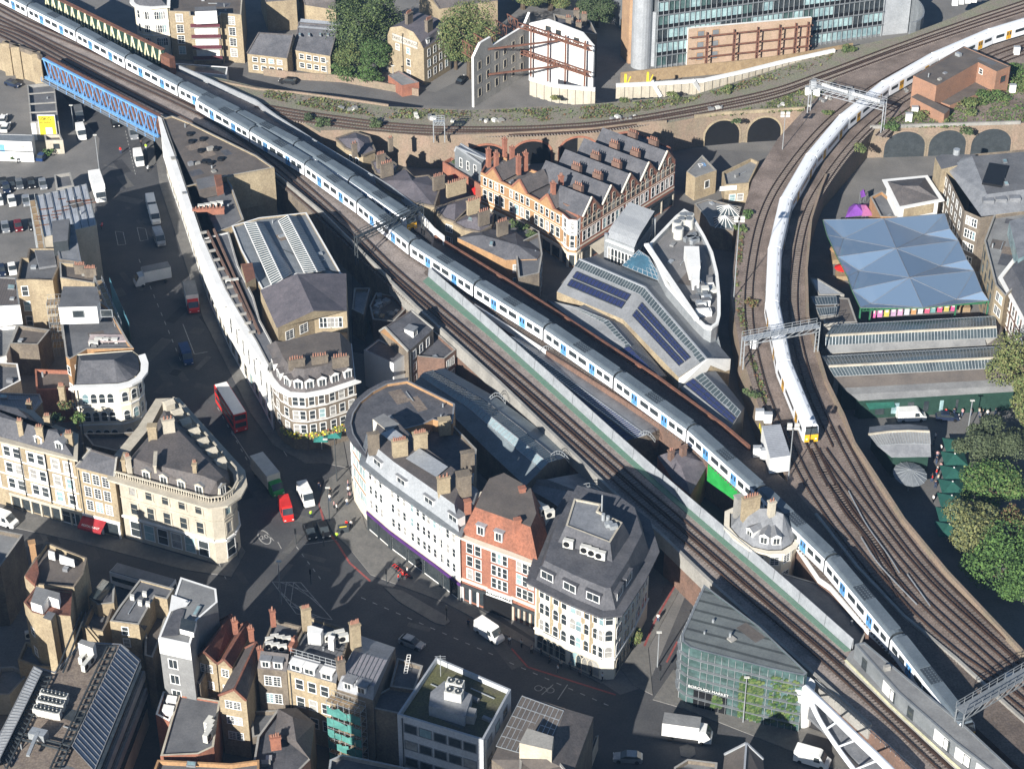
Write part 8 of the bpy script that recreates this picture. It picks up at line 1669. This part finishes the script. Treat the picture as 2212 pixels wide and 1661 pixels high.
# ================================================================ vehicles
VM = {}
def vmesh(kind, col, glassm='glass'):
 k = (kind, col)
 if k in VM: return VM[k]
 L, Wd, H = dict(car=(4.3, 1.75, 1.45), van=(5.3, 2.0, 2.35), truck=(7.5, 2.45, 3.4), bus=(11, 2.5, 3.1), lorry=(9, 2.5, 3.7), ddbus=(10.8, 2.5, 4.3))[kind]
 out = []
 def fin(b, nm): o = b.build(nm); me = o.data; bpy.data.objects.remove(o); out.append((nm, me))
 def loft(secs, m, b=None):
  b = b or MB()
  for (x0, w0, z0, h0), (x1, w1, z1, h1) in zip(secs, secs[1:]):
   p = [(x0, -w0, z0), (x0, w0, z0), (x0, w0 * .9, h0), (x0, -w0 * .9, h0)]; q = [(x1, -w1, z1), (x1, w1, z1), (x1, w1 * .9, h1), (x1, -w1 * .9, h1)]
   for i in range(4): j = (i + 1) % 4; b.face([p[j], p[i], q[i], q[j]], m)
  x, w_, z, h = secs[0]; b.face([(x, -w_, z), (x, w_, z), (x, w_ * .9, h), (x, -w_ * .9, h)], m); x, w_, z, h = secs[-1]; b.face([(x, -w_ * .9, h), (x, w_ * .9, h), (x, w_, z), (x, -w_, z)], m); return b
 h = Wd / 2
 if kind == 'car':
  fin(loft([(-L / 2, h * .86, .3, .82), (-L / 2 + .2, h, .22, .93), (.75, h, .22, .92), (L / 2 - .25, h * .93, .22, .76), (L / 2, h * .8, .3, .62)], col), 'body')
  fin(loft([(-1.95, h * .78, .88, .95), (-1.35, h * .86, .88, 1.38), (.25, h * .86, .88, 1.40), (1.1, h * .84, .86, .93)], glassm), 'window'); fin(loft([(-1.3, h * .80, 1.36, 1.44), (.2, h * .80, 1.36, 1.46)], col), 'roof')
 elif kind == 'van':
  fin(loft([(-L / 2, h * .95, .3, 2.25), (-L / 2 + .1, h, .3, 2.35), (.95, h, .3, 2.35), (1.25, h, .3, 2.2), (1.95, h, .3, 1.25), (L / 2, h * .85, .35, .95)], col), 'body'); b = MB(); b.face([(1.3, -h * .86, 2.16), (1.3, h * .86, 2.16), (1.98, h * .88, 1.27), (1.98, -h * .88, 1.27)][::-1], glassm);
  for v in b.v: pass
  b.v = [(x + .02, y, z + .02) for x, y, z in b.v];
  for s in (-1, 1): b.face([(.4, s * (h + .01), 1.2), (1.35, s * (h + .01), 1.2), (1.15, s * (h * .93), 2.0), (.4, s * (h * .93), 2.0)][::s], glassm)
  fin(b, 'windscreen')
 elif kind in ('truck', 'lorry'):
  b = MB(); b.box((-.9, 0, .95), L - 2.0, Wd, H - .95, 'white' if kind == 'truck' else col, 0, 'felt_l' if kind == 'truck' else None); fin(b, 'box_body'); cc = 'green' if col == 'ac' else col
  fin(loft([(L / 2 - 1.9, h * .95, .4, 2.5), (L / 2 - .9, h * .95, .4, 2.4), (L / 2 - .25, h * .9, .4, 1.35), (L / 2, h * .85, .4, 1.1)], cc), 'cab'); b = MB(); b.face([(L / 2 - .86, -h * .8, 2.36), (L / 2 - .86, h * .8, 2.36), (L / 2 - .22, h * .8, 1.4), (L / 2 - .22, -h * .8, 1.4)][::-1], glassm); b.v = [(x + .03, y, z + .03) for x, y, z in b.v]; fin(b, 'windscreen')
 else:
  b = MB(); b.box((0, 0, .35), L, Wd, H - .5, col); fin(b, 'body'); b = MB(); b.box((0, 0, H - .15), L - .3, Wd - .25, .15, 'white' if kind == 'ddbus' else 'felt_l'); fin(b, 'roof'); b = MB()
  for s in (-1, 1):
   for z in ((1.3, 2.9) if kind == 'ddbus' else (1.3,)): b.box((0, s * (Wd / 2 + .005), z), L - .8, .03, .85, 'glass')
  for z in ((1.3, 2.9) if kind == 'ddbus' else (1.3,)): b.box((L / 2 + .005, 0, z), .03, Wd - .4, 1.0, 'glass'); b.box((-L / 2 - .005, 0, z), .03, Wd - .4, .8, 'glass')
  fin(b, 'window')
 b = MB(); b.tube((0, -.12, 0), (0, .12, 0), .33, 'black', 12); o = b.build('w'); wm = o.data; bpy.data.objects.remove(o)
 b = MB();
 for s in (-.6, .6): b.box((L / 2 - .02, s * h * 1.1, .62), .1, .3, .16, 'white')
 fin(b, 'headlights'); VM[k] = (out, wm, L, Wd); return VM[k]
def vehicle(kind, col, p0, p1, label, cat=None, group=None, z=0.0, scale=1.0):
 """p0 = rear point, p1 = front point on the road (surveyed)"""
 a, d = U(*p0, z), U(*p1, z); c = (a + d) / 2; rz = math.atan2(d.y - a.y, d.x - a.x); ms, wm, L, Wd = vmesh(kind, col)
 nm = {'car': 'parked_car', 'van': 'van', 'truck': 'box_truck', 'lorry': 'lorry', 'bus': 'bus', 'ddbus': 'double_decker_bus'}[kind]
 r = root(nm, (c.x, c.y, z), label, cat or {'truck': 'truck', 'ddbus': 'bus'}.get(kind, kind), group); r.rotation_euler = (0, 0, rz); r.scale = (scale,) * 3
 for n_, me in ms: o = bpy.data.objects.new(n_, me); link(o, r)
 for x in (-L * .31, L * .31):
  for y in (-Wd * .45, Wd * .45): o = bpy.data.objects.new('wheel', wm); link(o, r); o.location = (x, y, .33)
 return r
dk = mat('paint_dark_blue', (.02, .03, .06), None, .5, .3); sv_ = mat('paint_silver', (.38, .40, .42), None, .5, .3, .4); wh = 'white'; bl_ = 'black'; bu = mat('paint_blue', (.02, .05, .15), None, .5, .3); mr_ = mat('paint_maroon', (.16, .02, .025), None, .5, .3); gr_ = mat('paint_grey', (.14, .15, .16), None, .5, .3)
G = 'cars and vans in the streets'
for k, c, p0, p1, lb in (('ddbus', 'red', (480, 868), (522, 935), 'red double decker bus with a white roof beside the curved exchange corner'), ('lorry', 'ac', (553, 1012), (607, 1078), 'long grey bodied lorry with a green cab in the shaded junction'), ('van', 'red', (611, 1085), (627, 1136), 'bright red van in front of the green cabbed lorry'), ('van', wh, (653, 1062), (670, 1096), 'white van on the sunlit patch right of the red van'),
 ('car', bl_, (664, 1138), (676, 1168), 'black taxi waiting behind the stop line, left one of two'), ('car', bl_, (694, 1134), (706, 1166), 'black taxi waiting behind the stop line, right one of two'), ('van', wh, (1030, 1355), (1085, 1392), 'white van driving in the shaded main road below the market entrance'), ('car', sv_, (868, 1384), (912, 1402), 'silver car driving in the shaded main road below the long island'), ('truck', wh, (1447, 1588), (1520, 1598), 'white box truck parked beside the glass market hall'), ('car', sv_, (1380, 1642), (1332, 1640), 'pale blue car in the dark road at the bottom edge'),
 ('truck', 'white', (369, 602), (292, 618), 'white box truck turning across the wide shaded street'), ('van', wh, (322, 425), (334, 475), 'white van first in the queue parked along the shaded street'), ('van', wh, (330, 458), (340, 492), 'white van second in the queue parked along the shaded street'), ('van', sv_, (338, 505), (352, 540), 'pale pickup van third in the queue parked along the shaded street'), ('lorry', 'white', (205, 395), (222, 445), 'white lorry parked beside the scaffold roofed building'), ('van', wh, (172, 280), (181, 310), 'white van with a round blue mark driving in the sunlit street'), ('van', gr_, (168, 240), (176, 272), 'grey blue van in the shadow under the blue bridge'), ('van', wh, (296, 334), (306, 368), 'white police style car parked on the sunlit kerb by the motorbikes'), ('van', sv_, (286, 283), (292, 305), 'silver grey van parked under the end of the blue bridge'), ('car', bl_, (247, 262), (252, 278), 'black car under the middle of the blue bridge'), ('car', dk, (15, 182), (42, 190), 'dark blue car parked below the brick abutment'),
 ('car', wh, (2, 275), (12, 250), 'white car by the cabin at the left edge'), ('car', wh, (8, 290), (18, 270), 'second white car above the site cabin'), ('car', bu, (86, 350), (98, 334), 'dark blue car beside the planted cabin front'), ('van', 'paint_navy', (395, 756), (411, 797), 'dark blue van standing in the dark street left of the exchange'), ('truck', 'red', (410, 635), (421, 682), 'dim white truck with a red cab in the shaded street beside the exchange'), ('van', wh, (1848, 100), (1848, 101), ''), ('van', wh, (1945, 907), (1990, 905), 'white van parked behind the curved hall on the right'), ('car', dk, (2026, 905), (2066, 906), 'dark blue car parked right of the white van by the market'), ('car', wh, (1576, 430), (1604, 428), 'white car with its boot open by the pyramid skylights'), ('car', bl_, (645, 182), (600, 178), 'black car on the back street at the top'), ('car', bl_, (985, 190), (1012, 165), 'black car parked beside the gutted grey facade'), ('van', wh, (1733, 1640), (1775, 1652), 'large white van in the dark corner at the bottom right'), ('bus', 'white', (272, 1262), (352, 1285), 'bus with a long pale roof in the dark street behind the brick tower'), ('van', wh, (-20, 1120), (38, 1140), 'pale van driving at the left edge below the yellow terrace'), ('bus', 'red', (1868, 1608), (1960, 1650), 'red bus with a pale roof under the white arch bridge')):
 if not lb: continue
 if c == 'paint_navy': c = bu
 vehicle(k, c, p0, p1, lb.replace('police style ', ''), group=G)
CP = [(8, 400, 'black'), (25, 403, 'black'), (42, 402, gr_), (68, 400, 'black'), (93, 402, sv_), (14, 410, dk), (26, 438, wh), (57, 438, sv_), (-2, 436, wh), (12, 495, sv_), (40, 492, mr_), (71, 490, 'black'), (-12, 497, wh), (27, 585, wh), (3, 588, dk)]
WD_ = ['far left black', 'second black', 'dark grey', 'shaded black', 'silver', 'dark blue', 'white', 'silver', 'white', 'silver', 'maroon', 'black', 'white', 'white', 'dark blue']
for i, (x, y, c) in enumerate(CP):
 vehicle('car', c, (x - 2, y - 10), (x + 3, y + 12), WD_[i] + ' car in the ' + ('back' if i < 6 else 'middle' if i < 9 else 'front' if i < 13 else 'lowest') + ' row of the car park, ' + ['first from the left', 'second from the left', 'third', 'fourth', 'nearest the shed', 'peeking out in front', 'centre', 'right side', 'left edge', 'left of centre', 'with a roof rack', 'right end', 'left edge', 'behind the brick block', 'at the left edge'][i], group='cars in the car park')
for i, (x, y) in enumerate(((512, 345 - 25), (516 - 0, 350))): pass
for i, (x, y, lb) in enumerate(((320, 368, 'white motorcycle parked beside the white van on the kerb'), (40, 350, 'dark motorcycle parked by the site cabin'), (356, 432 + 100, 'red motorcycle standing near the shaded street corner'))):
 p = U(x if i < 2 else 221, y if i < 2 else 492, 0); r = root('motorcycle', p, lb, 'motorcycle'); b = MB(); b.bar(p + Vector((0, -.5, .8)), p + Vector((0, .5, .75)), .3, ['white', 'black', 'red'][i], .35); b.build('body', r)
 for s in (-.65, .65): b = MB(); b.tube(p + Vector((-.06, s, .32)), p + Vector((.06, s, .32)), .32, 'black', 10); b.build('wheel', r)
 b = MB(); b.bar(p + Vector((-.35, -.6, 1.1)), p + Vector((.35, -.6, 1.1)), .07, 'steel'); b.build('handlebar', r)
# ================================================================ people
PM = []
def person_mesh():
 V = [(0, 0, .92), (0, 0, 1.2), (0, 0, 1.42), (0, .01, 1.54), (0, .03, 1.66), (-.19, 0, 1.40), (-.24, .03, 1.13), (-.22, .12, .9), (.19, 0, 1.40), (.24, -.03, 1.13), (.23, .04, .9), (-.1, 0, .86), (-.12, .1, .47), (-.12, .02, .07), (-.12, .14, .03), (.1, 0, .86), (.12, -.02, .47), (.13, -.16, .08), (.13, -.04, .03)]
 E_ = [(0, 1), (1, 2), (2, 3), (3, 4), (2, 5), (5, 6), (6, 7), (2, 8), (8, 9), (9, 10), (0, 11), (11, 12), (12, 13), (13, 14), (0, 15), (15, 16), (16, 17), (17, 18)]
 R_ = [.15, .15, .16, .055, .105, .065, .05, .035, .065, .05, .035, .1, .07, .045, .04, .1, .07, .045, .04]
 me = bpy.data.meshes.new('person'); me.from_pydata(V, E_, []); o = bpy.data.objects.new('p', me); COL.objects.link(o); md = o.modifiers.new('s', 'SKIN'); md.use_smooth_shade = True
 for v, q in zip(me.skin_vertices[0].data, R_): v.radius = (q, q * .8)
 me.skin_vertices[0].data[0].use_root = True
 dg = bpy.context.evaluated_depsgraph_get(); out = bpy.data.meshes.new_from_object(o.evaluated_get(dg)); bpy.data.objects.remove(o); out.materials.clear(); return out
base_p = person_mesh(); skin = mat('skin', (.45, .27, .19), None, 1); hair = mat('hair', (.03, .02, .015), None, 1); CL = dict(white=wh, black='black', pink=mat('cloth_pink', (.5, .3, .3)), red='red', navy=dk, grey=gr_, hivis=mat('hi_vis', (.45, .75, .05)), denim=mat('denim', (.06, .09, .16)), beige='stone')
def person(x, y, top, leg, label, rz=None, z=0.0, group='people on the pavements'):
 k = (top, leg)
 me = next((m_ for q, m_ in PM if q == k), None)
 if me is None:
  me = base_p.copy();
  for m_ in (CL[leg], CL[top], skin, hair): me.materials.append(M[m_] if isinstance(m_, str) else m_)
  for p in me.polygons:
   c = p.center; p.material_index = 0 if c.z < .93 else 1 if c.z < 1.47 and not (abs(c.x) > .2 and c.z < 1.05) else 3 if (c.z > 1.66 or (c.y < -.02 and c.z > 1.58)) else 2
  PM.append((k, me))
 o = bpy.data.objects.new('person', me); link(o); o.location = U(x, y, z); o.rotation_euler = (0, 0, rz if rz is not None else (x * 7 + y * 3) % 6.28); tag(o, label, 'person', group)
for x, y, t_, l_, lb in ((672, 1118, 'hivis', 'navy', 'person in a bright yellow jacket standing in the road by the white van'), (690, 1058, 'navy', 'denim', 'person in dark clothes crossing behind the white van'), (712, 1083, 'white', 'denim', 'person in a white top walking on the junction pavement'), (722, 1098, 'pink', 'black', 'person in pink clothes in the pavement group'), (728, 1104, 'white', 'black', 'person in white and black at the front of the pavement group'), (752, 1052, 'pink', 'denim', 'person in pink nearest the white facade'), (753, 1066, 'white', 'navy', 'person in white against the white facade'), (755, 1078, 'pink', 'black', 'person in a pale top by the facade foot'), (750, 1092, 'white', 'denim', 'last person of the line by the facade foot'), (749, 1140, 'red', 'denim', 'person in a red top beside the map stand'), (759, 1140, 'white', 'black', 'person in a white top beside the map stand'), (728, 1165, 'hivis', 'black', 'cyclist-vested person at the red kerb line'), (714, 1070, 'black', 'black', 'person in black near the dark lamp post'), (858, 1192, 'navy', 'black', 'person by the purple shopfront'), (861, 1255, 'red', 'denim', 'person in red near the rental bikes'), (870, 1250, 'red', 'black', 'second person in red near the rental bikes'), (880, 1240, 'white', 'denim', 'person in white near the rental bikes'), (1421, 1342, 'white', 'denim', 'lone person in white walking on the sunlit side street'), (1205, 1452, 'white', 'grey', 'person on the dark pavement below the white arched building'), (1366, 1404, 'black', 'black', 'person in the shaded side street'), (2024, 985 + 4, 'pink', 'denim', 'person walking beside the third green parasol'), (2024, 1022, 'white', 'black', 'person in white beside the fourth green parasol'), (2012, 1038, 'white', 'denim', 'person in white beside the fifth green parasol'), (2026, 1040, 'beige', 'denim', 'person in beige beside the fifth green parasol'), (2015, 1085, 'white', 'black', 'person at the lower end of the parasol row'), (2017, 888, 'red', 'black', 'person in red by the market shopfronts'), (2122, 900, 'black', 'black', 'left person of the pair on the right-hand street'), (2116, 906, 'grey', 'navy', 'right person of the pair on the right-hand street'), (261, 332, 'red', 'denim', 'person in red crossing the sunlit street, upper left'), (368, 322, 'navy', 'black', 'dark dressed person on the sunlit street'), (316, 325, 'hivis', 'white', 'person in a yellow jacket beside the parked bikes'), (306, 318, 'black', 'black', 'person in black beside the parked bikes')):
 person(x, y, t_, l_, lb)
rnd = random.Random(9); cols_ = list(CL)
wd = ['white', 'black', 'pink', 'red', 'navy', 'grey', 'hivis', 'denim', 'beige']
for i in range(26):
 u_, v_ = rnd.random(), rnd.random(); x = 1226 + 78 * u_; y = 545 - 42 * u_ + 16 * v_; t_ = rnd.choice(['white', 'black', 'pink', 'navy', 'grey', 'beige', 'red']); person(x, y, t_, rnd.choice(['black', 'denim', 'navy']), 'person in %s at the crowded tables below the red brick corner' % t_, group='crowd outside the red brick corner')
for i in range(14):
 t_ = rnd.choice(['white', 'black', 'grey', 'navy', 'beige']); person(1010 + i * 22 + rnd.random() * 8, 1352 + i * 9 + rnd.random() * 10, t_, 'black', 'walker in %s on the shaded pavement in front of the market entrance' % t_, group='walkers in front of the market entrance')
for i in range(16):
 t_ = rnd.choice(['white', 'pink', 'grey', 'navy', 'beige', 'red']); person(*((2010 + rnd.random() * 22, 950 + i * 13) if i < 9 else (1880 + i * 18, 893 + rnd.random() * 8)), t_, 'denim', 'shopper in %s strolling near the green parasols and market stalls' % t_, group='shoppers by the parasols')
for x, y, lb in ((672, 1262, 'traffic light at the sunlit corner with a yellow backing'), (700, 1180, 'traffic light on the kerb by the stop line'), (640, 1175, 'traffic light on the far side of the stop line'), (835, 1262, 'traffic light on the tip of the long island'), (965, 1340, 'traffic light on the end of the long island'), (1425, 1470, 'traffic light at the corner of the dark side street'), (515, 1205, 'traffic light at the pointed end of the cream building')):
 q = U(x, y, 0); r = root('traffic_light', q, lb, 'traffic light'); b = MB(); b.tube(q, q + Vector((0, 0, 3)), .07, 'metal_d', 6); b.build('pole', r); b = MB(); b.box(q + Vector((0, -.1, 2.3)), .32, .25, .95, 'black'); b.build('signal_head', r)
r = root('information_board', U(742, 1150, 0), 'dark map stand with a yellow strip on the junction pavement', 'sign'); p = U(742, 1150, 0); b = MB(); b.box(p, 1.8, .4, 1.6, 'metal_d', .2); b.build('panel', r); b = MB(); b.box(p + Vector((0, -.22, 1.3)), 1.2, .05, .2, 'yellow', .2); b.build('strip', r)
for i in range(8):
 p = U(852 + i * 4.2, 1226 + i * 3.6, 0); r = root('bicycle', p, ['first', 'second', 'third', 'fourth', 'fifth', 'sixth', 'seventh', 'last'][i] + ' red rental bicycle from the left in the dock beside the shopfronts', 'bicycle', 'red rental bicycles'); b = MB(); b.bar(p + Vector((-.4, 0, .35)), p + Vector((.1, .1, .75)), .09, 'red'); b.bar(p + Vector((.1, .1, .75)), p + Vector((.5, .1, .4)), .09, 'red'); b.build('frame', r)
 for s in (-.5, .5):
  b = MB(); b.tube(p + Vector((s, .0, .33)), p + Vector((s, .06, .33)), .33, 'metal_d', 12); b.build('wheel', r)
# ================================================================ vegetation
T_ = [(1014, 170, 20, 7.4, 'tall yellow-green tree between the painted-sign house and the gutted facade', ('g2', 'o1', 'o2', 'g1')), (985, 150, 11, 5, 'lower left part tree beside the tall yellow-green tree', ('g1', 'g2', 'o1')), (795, 128, 18, 9.6, 'broad dark green tree left of the painted-sign building', ('g1', 'g2', 'd1', 'g3')), (820, 155, 9, 5.5, 'rounded green tree against the painted-sign building wall', ('g1', 'b1', 'g3')), (742, 150, 7, 4.5, 'small light green tree beside the slate house', ('g2', 'g1', 'o1')), (700, 20, 8, 7, 'green tree at the top edge left of centre', ('g1', 'g3')), (760, 18, 9, 7, 'second green tree at the top edge behind the broad tree', ('g1', 'g2', 'g3')), (1130, 20, 9, 8, 'dark tree at the top edge behind the white gable wall', ('g1', 'o1', 'd1')), (1190, 22, 9, 9, 'wide olive tree at the top edge behind the white gable wall', ('o1', 'o2', 'g1')), (60, 25, 6, 4, 'small tree in the top left behind the green girder', ('g1', 'g3')), (1290, 60, 9, 6, 'dark tree shaded left of the glass office', ('g3', 'd1')),
 (2203, 880, 16, 7.8, 'tall yellowish tree at the right edge beside the market sheds', ('o1', 'o2', 'g2')), (2225, 960, 12, 5, 'lower yellowish tree at the right edge', ('o1', 'g2', 'o2')), (2128, 1010, 9.5, 6.2, 'dark dusty green round tree behind the parasols', ('d1', 'd2', 'd1')), (2135, 1100, 9, 5.6, 'bright green tree right of the fifth and sixth parasols', ('b1', 'b2', 'b3', 'g2')), (2105, 1195, 10, 5.8, 'olive brown tree at the near end of the parasols', ('o1', 'o2', 'd2')), (2195, 1180, 9, 3.6, 'browned tree behind the large bright green tree', ('o2', 'r1', 'o1')), (2175, 1290, 13, 8.6, 'large bright green tree at the right edge', ('b1', 'b2', 'b3')), (2235, 1270, 11, 5, 'second bright green crown cut by the right edge', ('b1', 'b2', 'b3')), (1370, 1392, 3.4, 1.3, 'tiny yellow-green street tree at the shaded corner', ('o2', 'g2')), (928, 345, 5, 1.5, 'small bright tree in the shaded yard by the arches', ('b2', 'g2'))]
for x, y, h, rd, lb, c in T_: tree(x, y, h, rd, lb, c, leaf=.42 if h > 8 else .38, n=int(750 * rd ** 1.3 + 300), blobs=14)
for x, y, rd, lb, c in ((765, 175, 4.2, 'ivy hedge spilling over the garden wall, left stretch', ('b1', 'g2', 'g1')), (800, 182, 4.2, 'bright hedge over the garden wall, right stretch', ('b1', 'b2', 'g1')), (735, 165, 3, 'round hedge at the corner of the slate house', ('g1', 'b1')), (625, 140, 2, 'garden shrub between the slate houses', ('g1', 'g3')), (105, 340, 1.6, 'green shrub at the end of the white cabin', ('g1', 'b1')), (30, 345, 1.4, 'planter shrubs in front of the white cabin', ('g1', 'b2'))): bush(x, y, rd, lb, c, 0, rd * 1.0 if rd > 3 else None)
for x, y, rd, lb, c in ((700, 272, 2.2, 'rounded bush beside the rear train parapet', ('g1', 'd1')), (812, 276, 2.4, 'rounded bush at the foot of the curving tracks', ('g1', 'd2')), (670, 262, 1.8, 'dark bush near the trackside posts', ('d1', 'g3')), (1345, 222, 1.6, 'left scrub bush against the sheet piles', ('g1', 'o1')), (1455, 212, 1.8, 'middle scrub bush against the sheet piles', ('g2', 'o1')), (1570, 200, 2, 'right scrub bush against the sheet piles', ('g1', 'o2')), (1830, 110, 2.2, 'bush on the railway slope below the glass office', ('g1', 'g2')), (1590, 268, 1.4, 'bush at the joint of the two arch walls', ('g1', 'd1')), (1625, 860, 1.9, 'bush beside the small shed tip left of the curve', ('g1', 'd1')), (1612, 470, 1.6, 'narrow green bush at the left parapet of the curve', ('g1', 'b1')), (1598, 500, 1.5, 'lower green bush at the left parapet of the curve', ('g1', 'g2')), (1618, 660, 1.6, 'brownish bush on the inner side of the curve', ('r1', 'o1')), (1855, 330, 2, 'weedy bush growing by the curve wall', ('g1', 'o1')), (2185, 195, 4.5, 'large green bush mass at the right edge above the arches', ('g1', 'b1', 'o1')), (2140, 225, 4.2, 'green thicket below the brick building yard', ('g1', 'b1', 'g2')), (2085, 245, 4, 'green thicket in front of the low brick wing', ('g1', 'g2', 'o1')), (2035, 262, 3, 'scrubby thicket along the arch parapet', ('g1', 'o1')), (1985, 262, 2.6, 'mixed thicket beside the cabinet', ('g2', 'o1')), (1925, 280, 2.4, 'ivy clump at the left end of the arch parapet', ('g1', 'b1')), (2090, 290, 2.0, 'ivy clump hanging between two arches', ('g1', 'd1')), (2200, 160, 3.4, 'green bush at the right edge behind the brick building', ('g1', 'b2')), (1240 - 40, 215, 1.3, 'dry bush at the foot of the white gable piles', ('o2', 'o1')), (1790, 250, 1.6, 'bush in the grassy loop by the gantry leg', ('g1', 'o1'))): bush(x, y, rd, lb, c, ZD - (.2 if rd < 3 else .8), rd * .9)
def weeds(name, poly, n, z, cols, label, s=.32, seed=1):
 rnd = random.Random(seed); P = [(p.x, p.y) for p in Us(poly, z)]; xs = [p[0] for p in P]; ys = [p[1] for p in P]; b = MB(); k = 0
 def ins(x, y):
  c = False
  for i in range(len(P)):
   (x1, y1), (x2, y2) = P[i], P[i - 1]
   if (y1 > y) != (y2 > y) and x < (x2 - x1) * (y - y1) / (y2 - y1) + x1: c = not c
  return c
 import mathutils
 while k < n:
  x, y = rnd.uniform(min(xs), max(xs)), rnd.uniform(min(ys), max(ys))
  if not ins(x, y): continue
  if mathutils.noise.noise(Vector((x * .12, y * .12, 3))) < -.08 and rnd.random() < .85: k += 1; continue
  k += 1; q = Vector((x, y, z + rnd.uniform(.02, .35))); t = Vector((rnd.gauss(0, 1), rnd.gauss(0, 1), rnd.uniform(-.2, .6))).normalized() * s * rnd.uniform(.5, 1.2); u2 = Vector((-t.y, t.x, rnd.uniform(-.1, .3))) * .7
  b.face([q - t, q + u2, q + t, q - u2], rnd.choice(cols))
 o = b.build(name); tag(o, label, name, kind='stuff')
weeds('weeds', [(560, 192), (700, 214), (830, 234), (1020, 243), (1290, 229), (1500, 210), (1650, 163), (1800, 116), (1790, 140), (1640, 186), (1450, 232), (1300, 256), (1100, 266), (850, 258), (700, 240), (570, 212)], 5200, ZD - .01, ['leaf_g1', 'leaf_o1', 'leaf_o2', 'leaf_g2', 'leaf_r1'], 'green and straw weeds along the upper side of the curving tracks', seed=2)
weeds('weeds', [(1500, 254), (1640, 232), (1740, 190), (1790, 190), (1735, 240), (1600, 250)], 1500, ZD - .01, ['leaf_o2', 'leaf_o1', 'leaf_g1'], 'straw coloured grass in the loop between the two viaducts', seed=3)
weeds('weeds', [(1885, 276), (1960, 235), (2050, 245), (2120, 190), (2212, 150), (2230, 262), (2040, 278)], 2600, ZD, ['leaf_g1', 'leaf_o1', 'leaf_b1', 'leaf_g2'], 'dense weeds around the brick signal building', seed=4)
weeds('weeds', [(1597, 500), (1606, 480), (1600, 640), (1625, 760), (1660, 870), (1650, 875), (1612, 760), (1584, 640)], 700, ZD, ['leaf_g1', 'leaf_o1', 'leaf_r1'], 'sparse weeds along the inner parapet of the curve', seed=5)
weeds('weeds', [(935, 590), (1030, 662), (1100, 708), (1090, 715), (1010, 670), (925, 600)], 500, ZD - 2.5, ['leaf_g1', 'leaf_d1'], 'dark weeds in the gap between barrier and train', seed=7)
rnd = random.Random(21)
for i, (x, y, s) in enumerate(((742, 236, .9), (758, 238, .8), (770, 237, .9), (896, 252, .9), (935, 258, 1.2), (978, 262, .6), (1045, 262, .9), (1075, 262, 1.1), (1330, 258, 1.1), (1350, 256, .6), (1368, 254, .6), (1534, 238, .9), (1552, 236, .8), (1776, 218, 1.0), (1790, 214, .9), (1830, 190, .9), (2050, 168, .8), (2058, 164, .7), (2098, 138, .9), (1960, 196, .7), (1755, 230, .6), (1685, 228, .8))):
 p = U(x, y, ZD); b = MB()
 for k in range(3): b.box(p + Vector((rnd.uniform(-.8, .8), rnd.uniform(-.8, .8), -.05)), s * rnd.uniform(.6, 1.4), s * rnd.uniform(.5, 1), s * rnd.uniform(.4, .8), rnd.choice(['ac', 'concrete', 'felt_l']), rnd.random() * 3)
 o = b.build('rubble'); tag(o, 'heap of pale concrete rubble among the railway weeds', 'rubble', 'heaps of pale rubble beside the tracks', 'stuff')
for px, z, lb in (([(-330, 1230), (-90, 1290), (-150, 1500), (-400, 1450)], 22, 'unseen tall brick block beyond the left edge, added for its shadow'), ([(560, 1800), (900, 1850), (900, 2000), (540, 1980)], 19, 'unseen brick block below the bottom edge, left, added for its shadow'), ([(1000, 1790), (1290, 1840), (1290, 1990), (1000, 1980)], 22, 'unseen brick block below the bottom edge, middle, added for its shadow'), ([(1330, 1840), (1580, 1860), (1580, 2000), (1330, 2000)], 22, 'unseen brick block below the bottom edge, right, added for its shadow'), ):
 B = bld(lb, px, z, 'brick_y', 'felt', name='office_block'); W(B, 2, 6, 4, 1.4, 1.8, 1, z - 1)  # unseen blocks outside the frame, added to cast shade into the streets
s_ = Vector((math.sin(SUN_AZ), math.cos(SUN_AZ), 0)); c = U(935, 1500, 13.5); c.z = 0; q_ = Vector((-s_.y, s_.x, 0)); c = c + s_ * 46
B = bld('tall unseen tower below the bottom edge, placed to shade the mossy roof', None, 35.5, 'concrete', 'felt', P=[c + q_ * 10, c - q_ * 10, c - q_ * 10 + s_ * 16, c + q_ * 10 + s_ * 16], name='tower')  # unseen tower, placed and sized so its shadow covers the mossy roof
b = MB(); b.prism([(-1400, -250), (1400, -250), (1400, 2900), (-1400, 2900)], -1.0, 235.0, 'white', bottom=True); hz = b.build('haze'); tag(hz, 'thin blue haze over the whole district', 'haze', kind='stuff')
hm = bpy.data.materials.new('haze'); hm.use_nodes = True; N_2 = hm.node_tree.nodes; [N_2.remove(q) for q in list(N_2) if q.type != 'OUTPUT_MATERIAL']; pv = N_2.new('ShaderNodeVolumePrincipled'); pv.inputs['Color'].default_value = (.36, .62, 1, 1); pv.inputs['Density'].default_value = .00009; pv.inputs['Anisotropy'].default_value = .1
hm.node_tree.links.new(pv.outputs[0], [q for q in N_2 if q.type == 'OUTPUT_MATERIAL'][0].inputs['Volume']); hz.data.materials.clear(); hz.data.materials.append(hm)
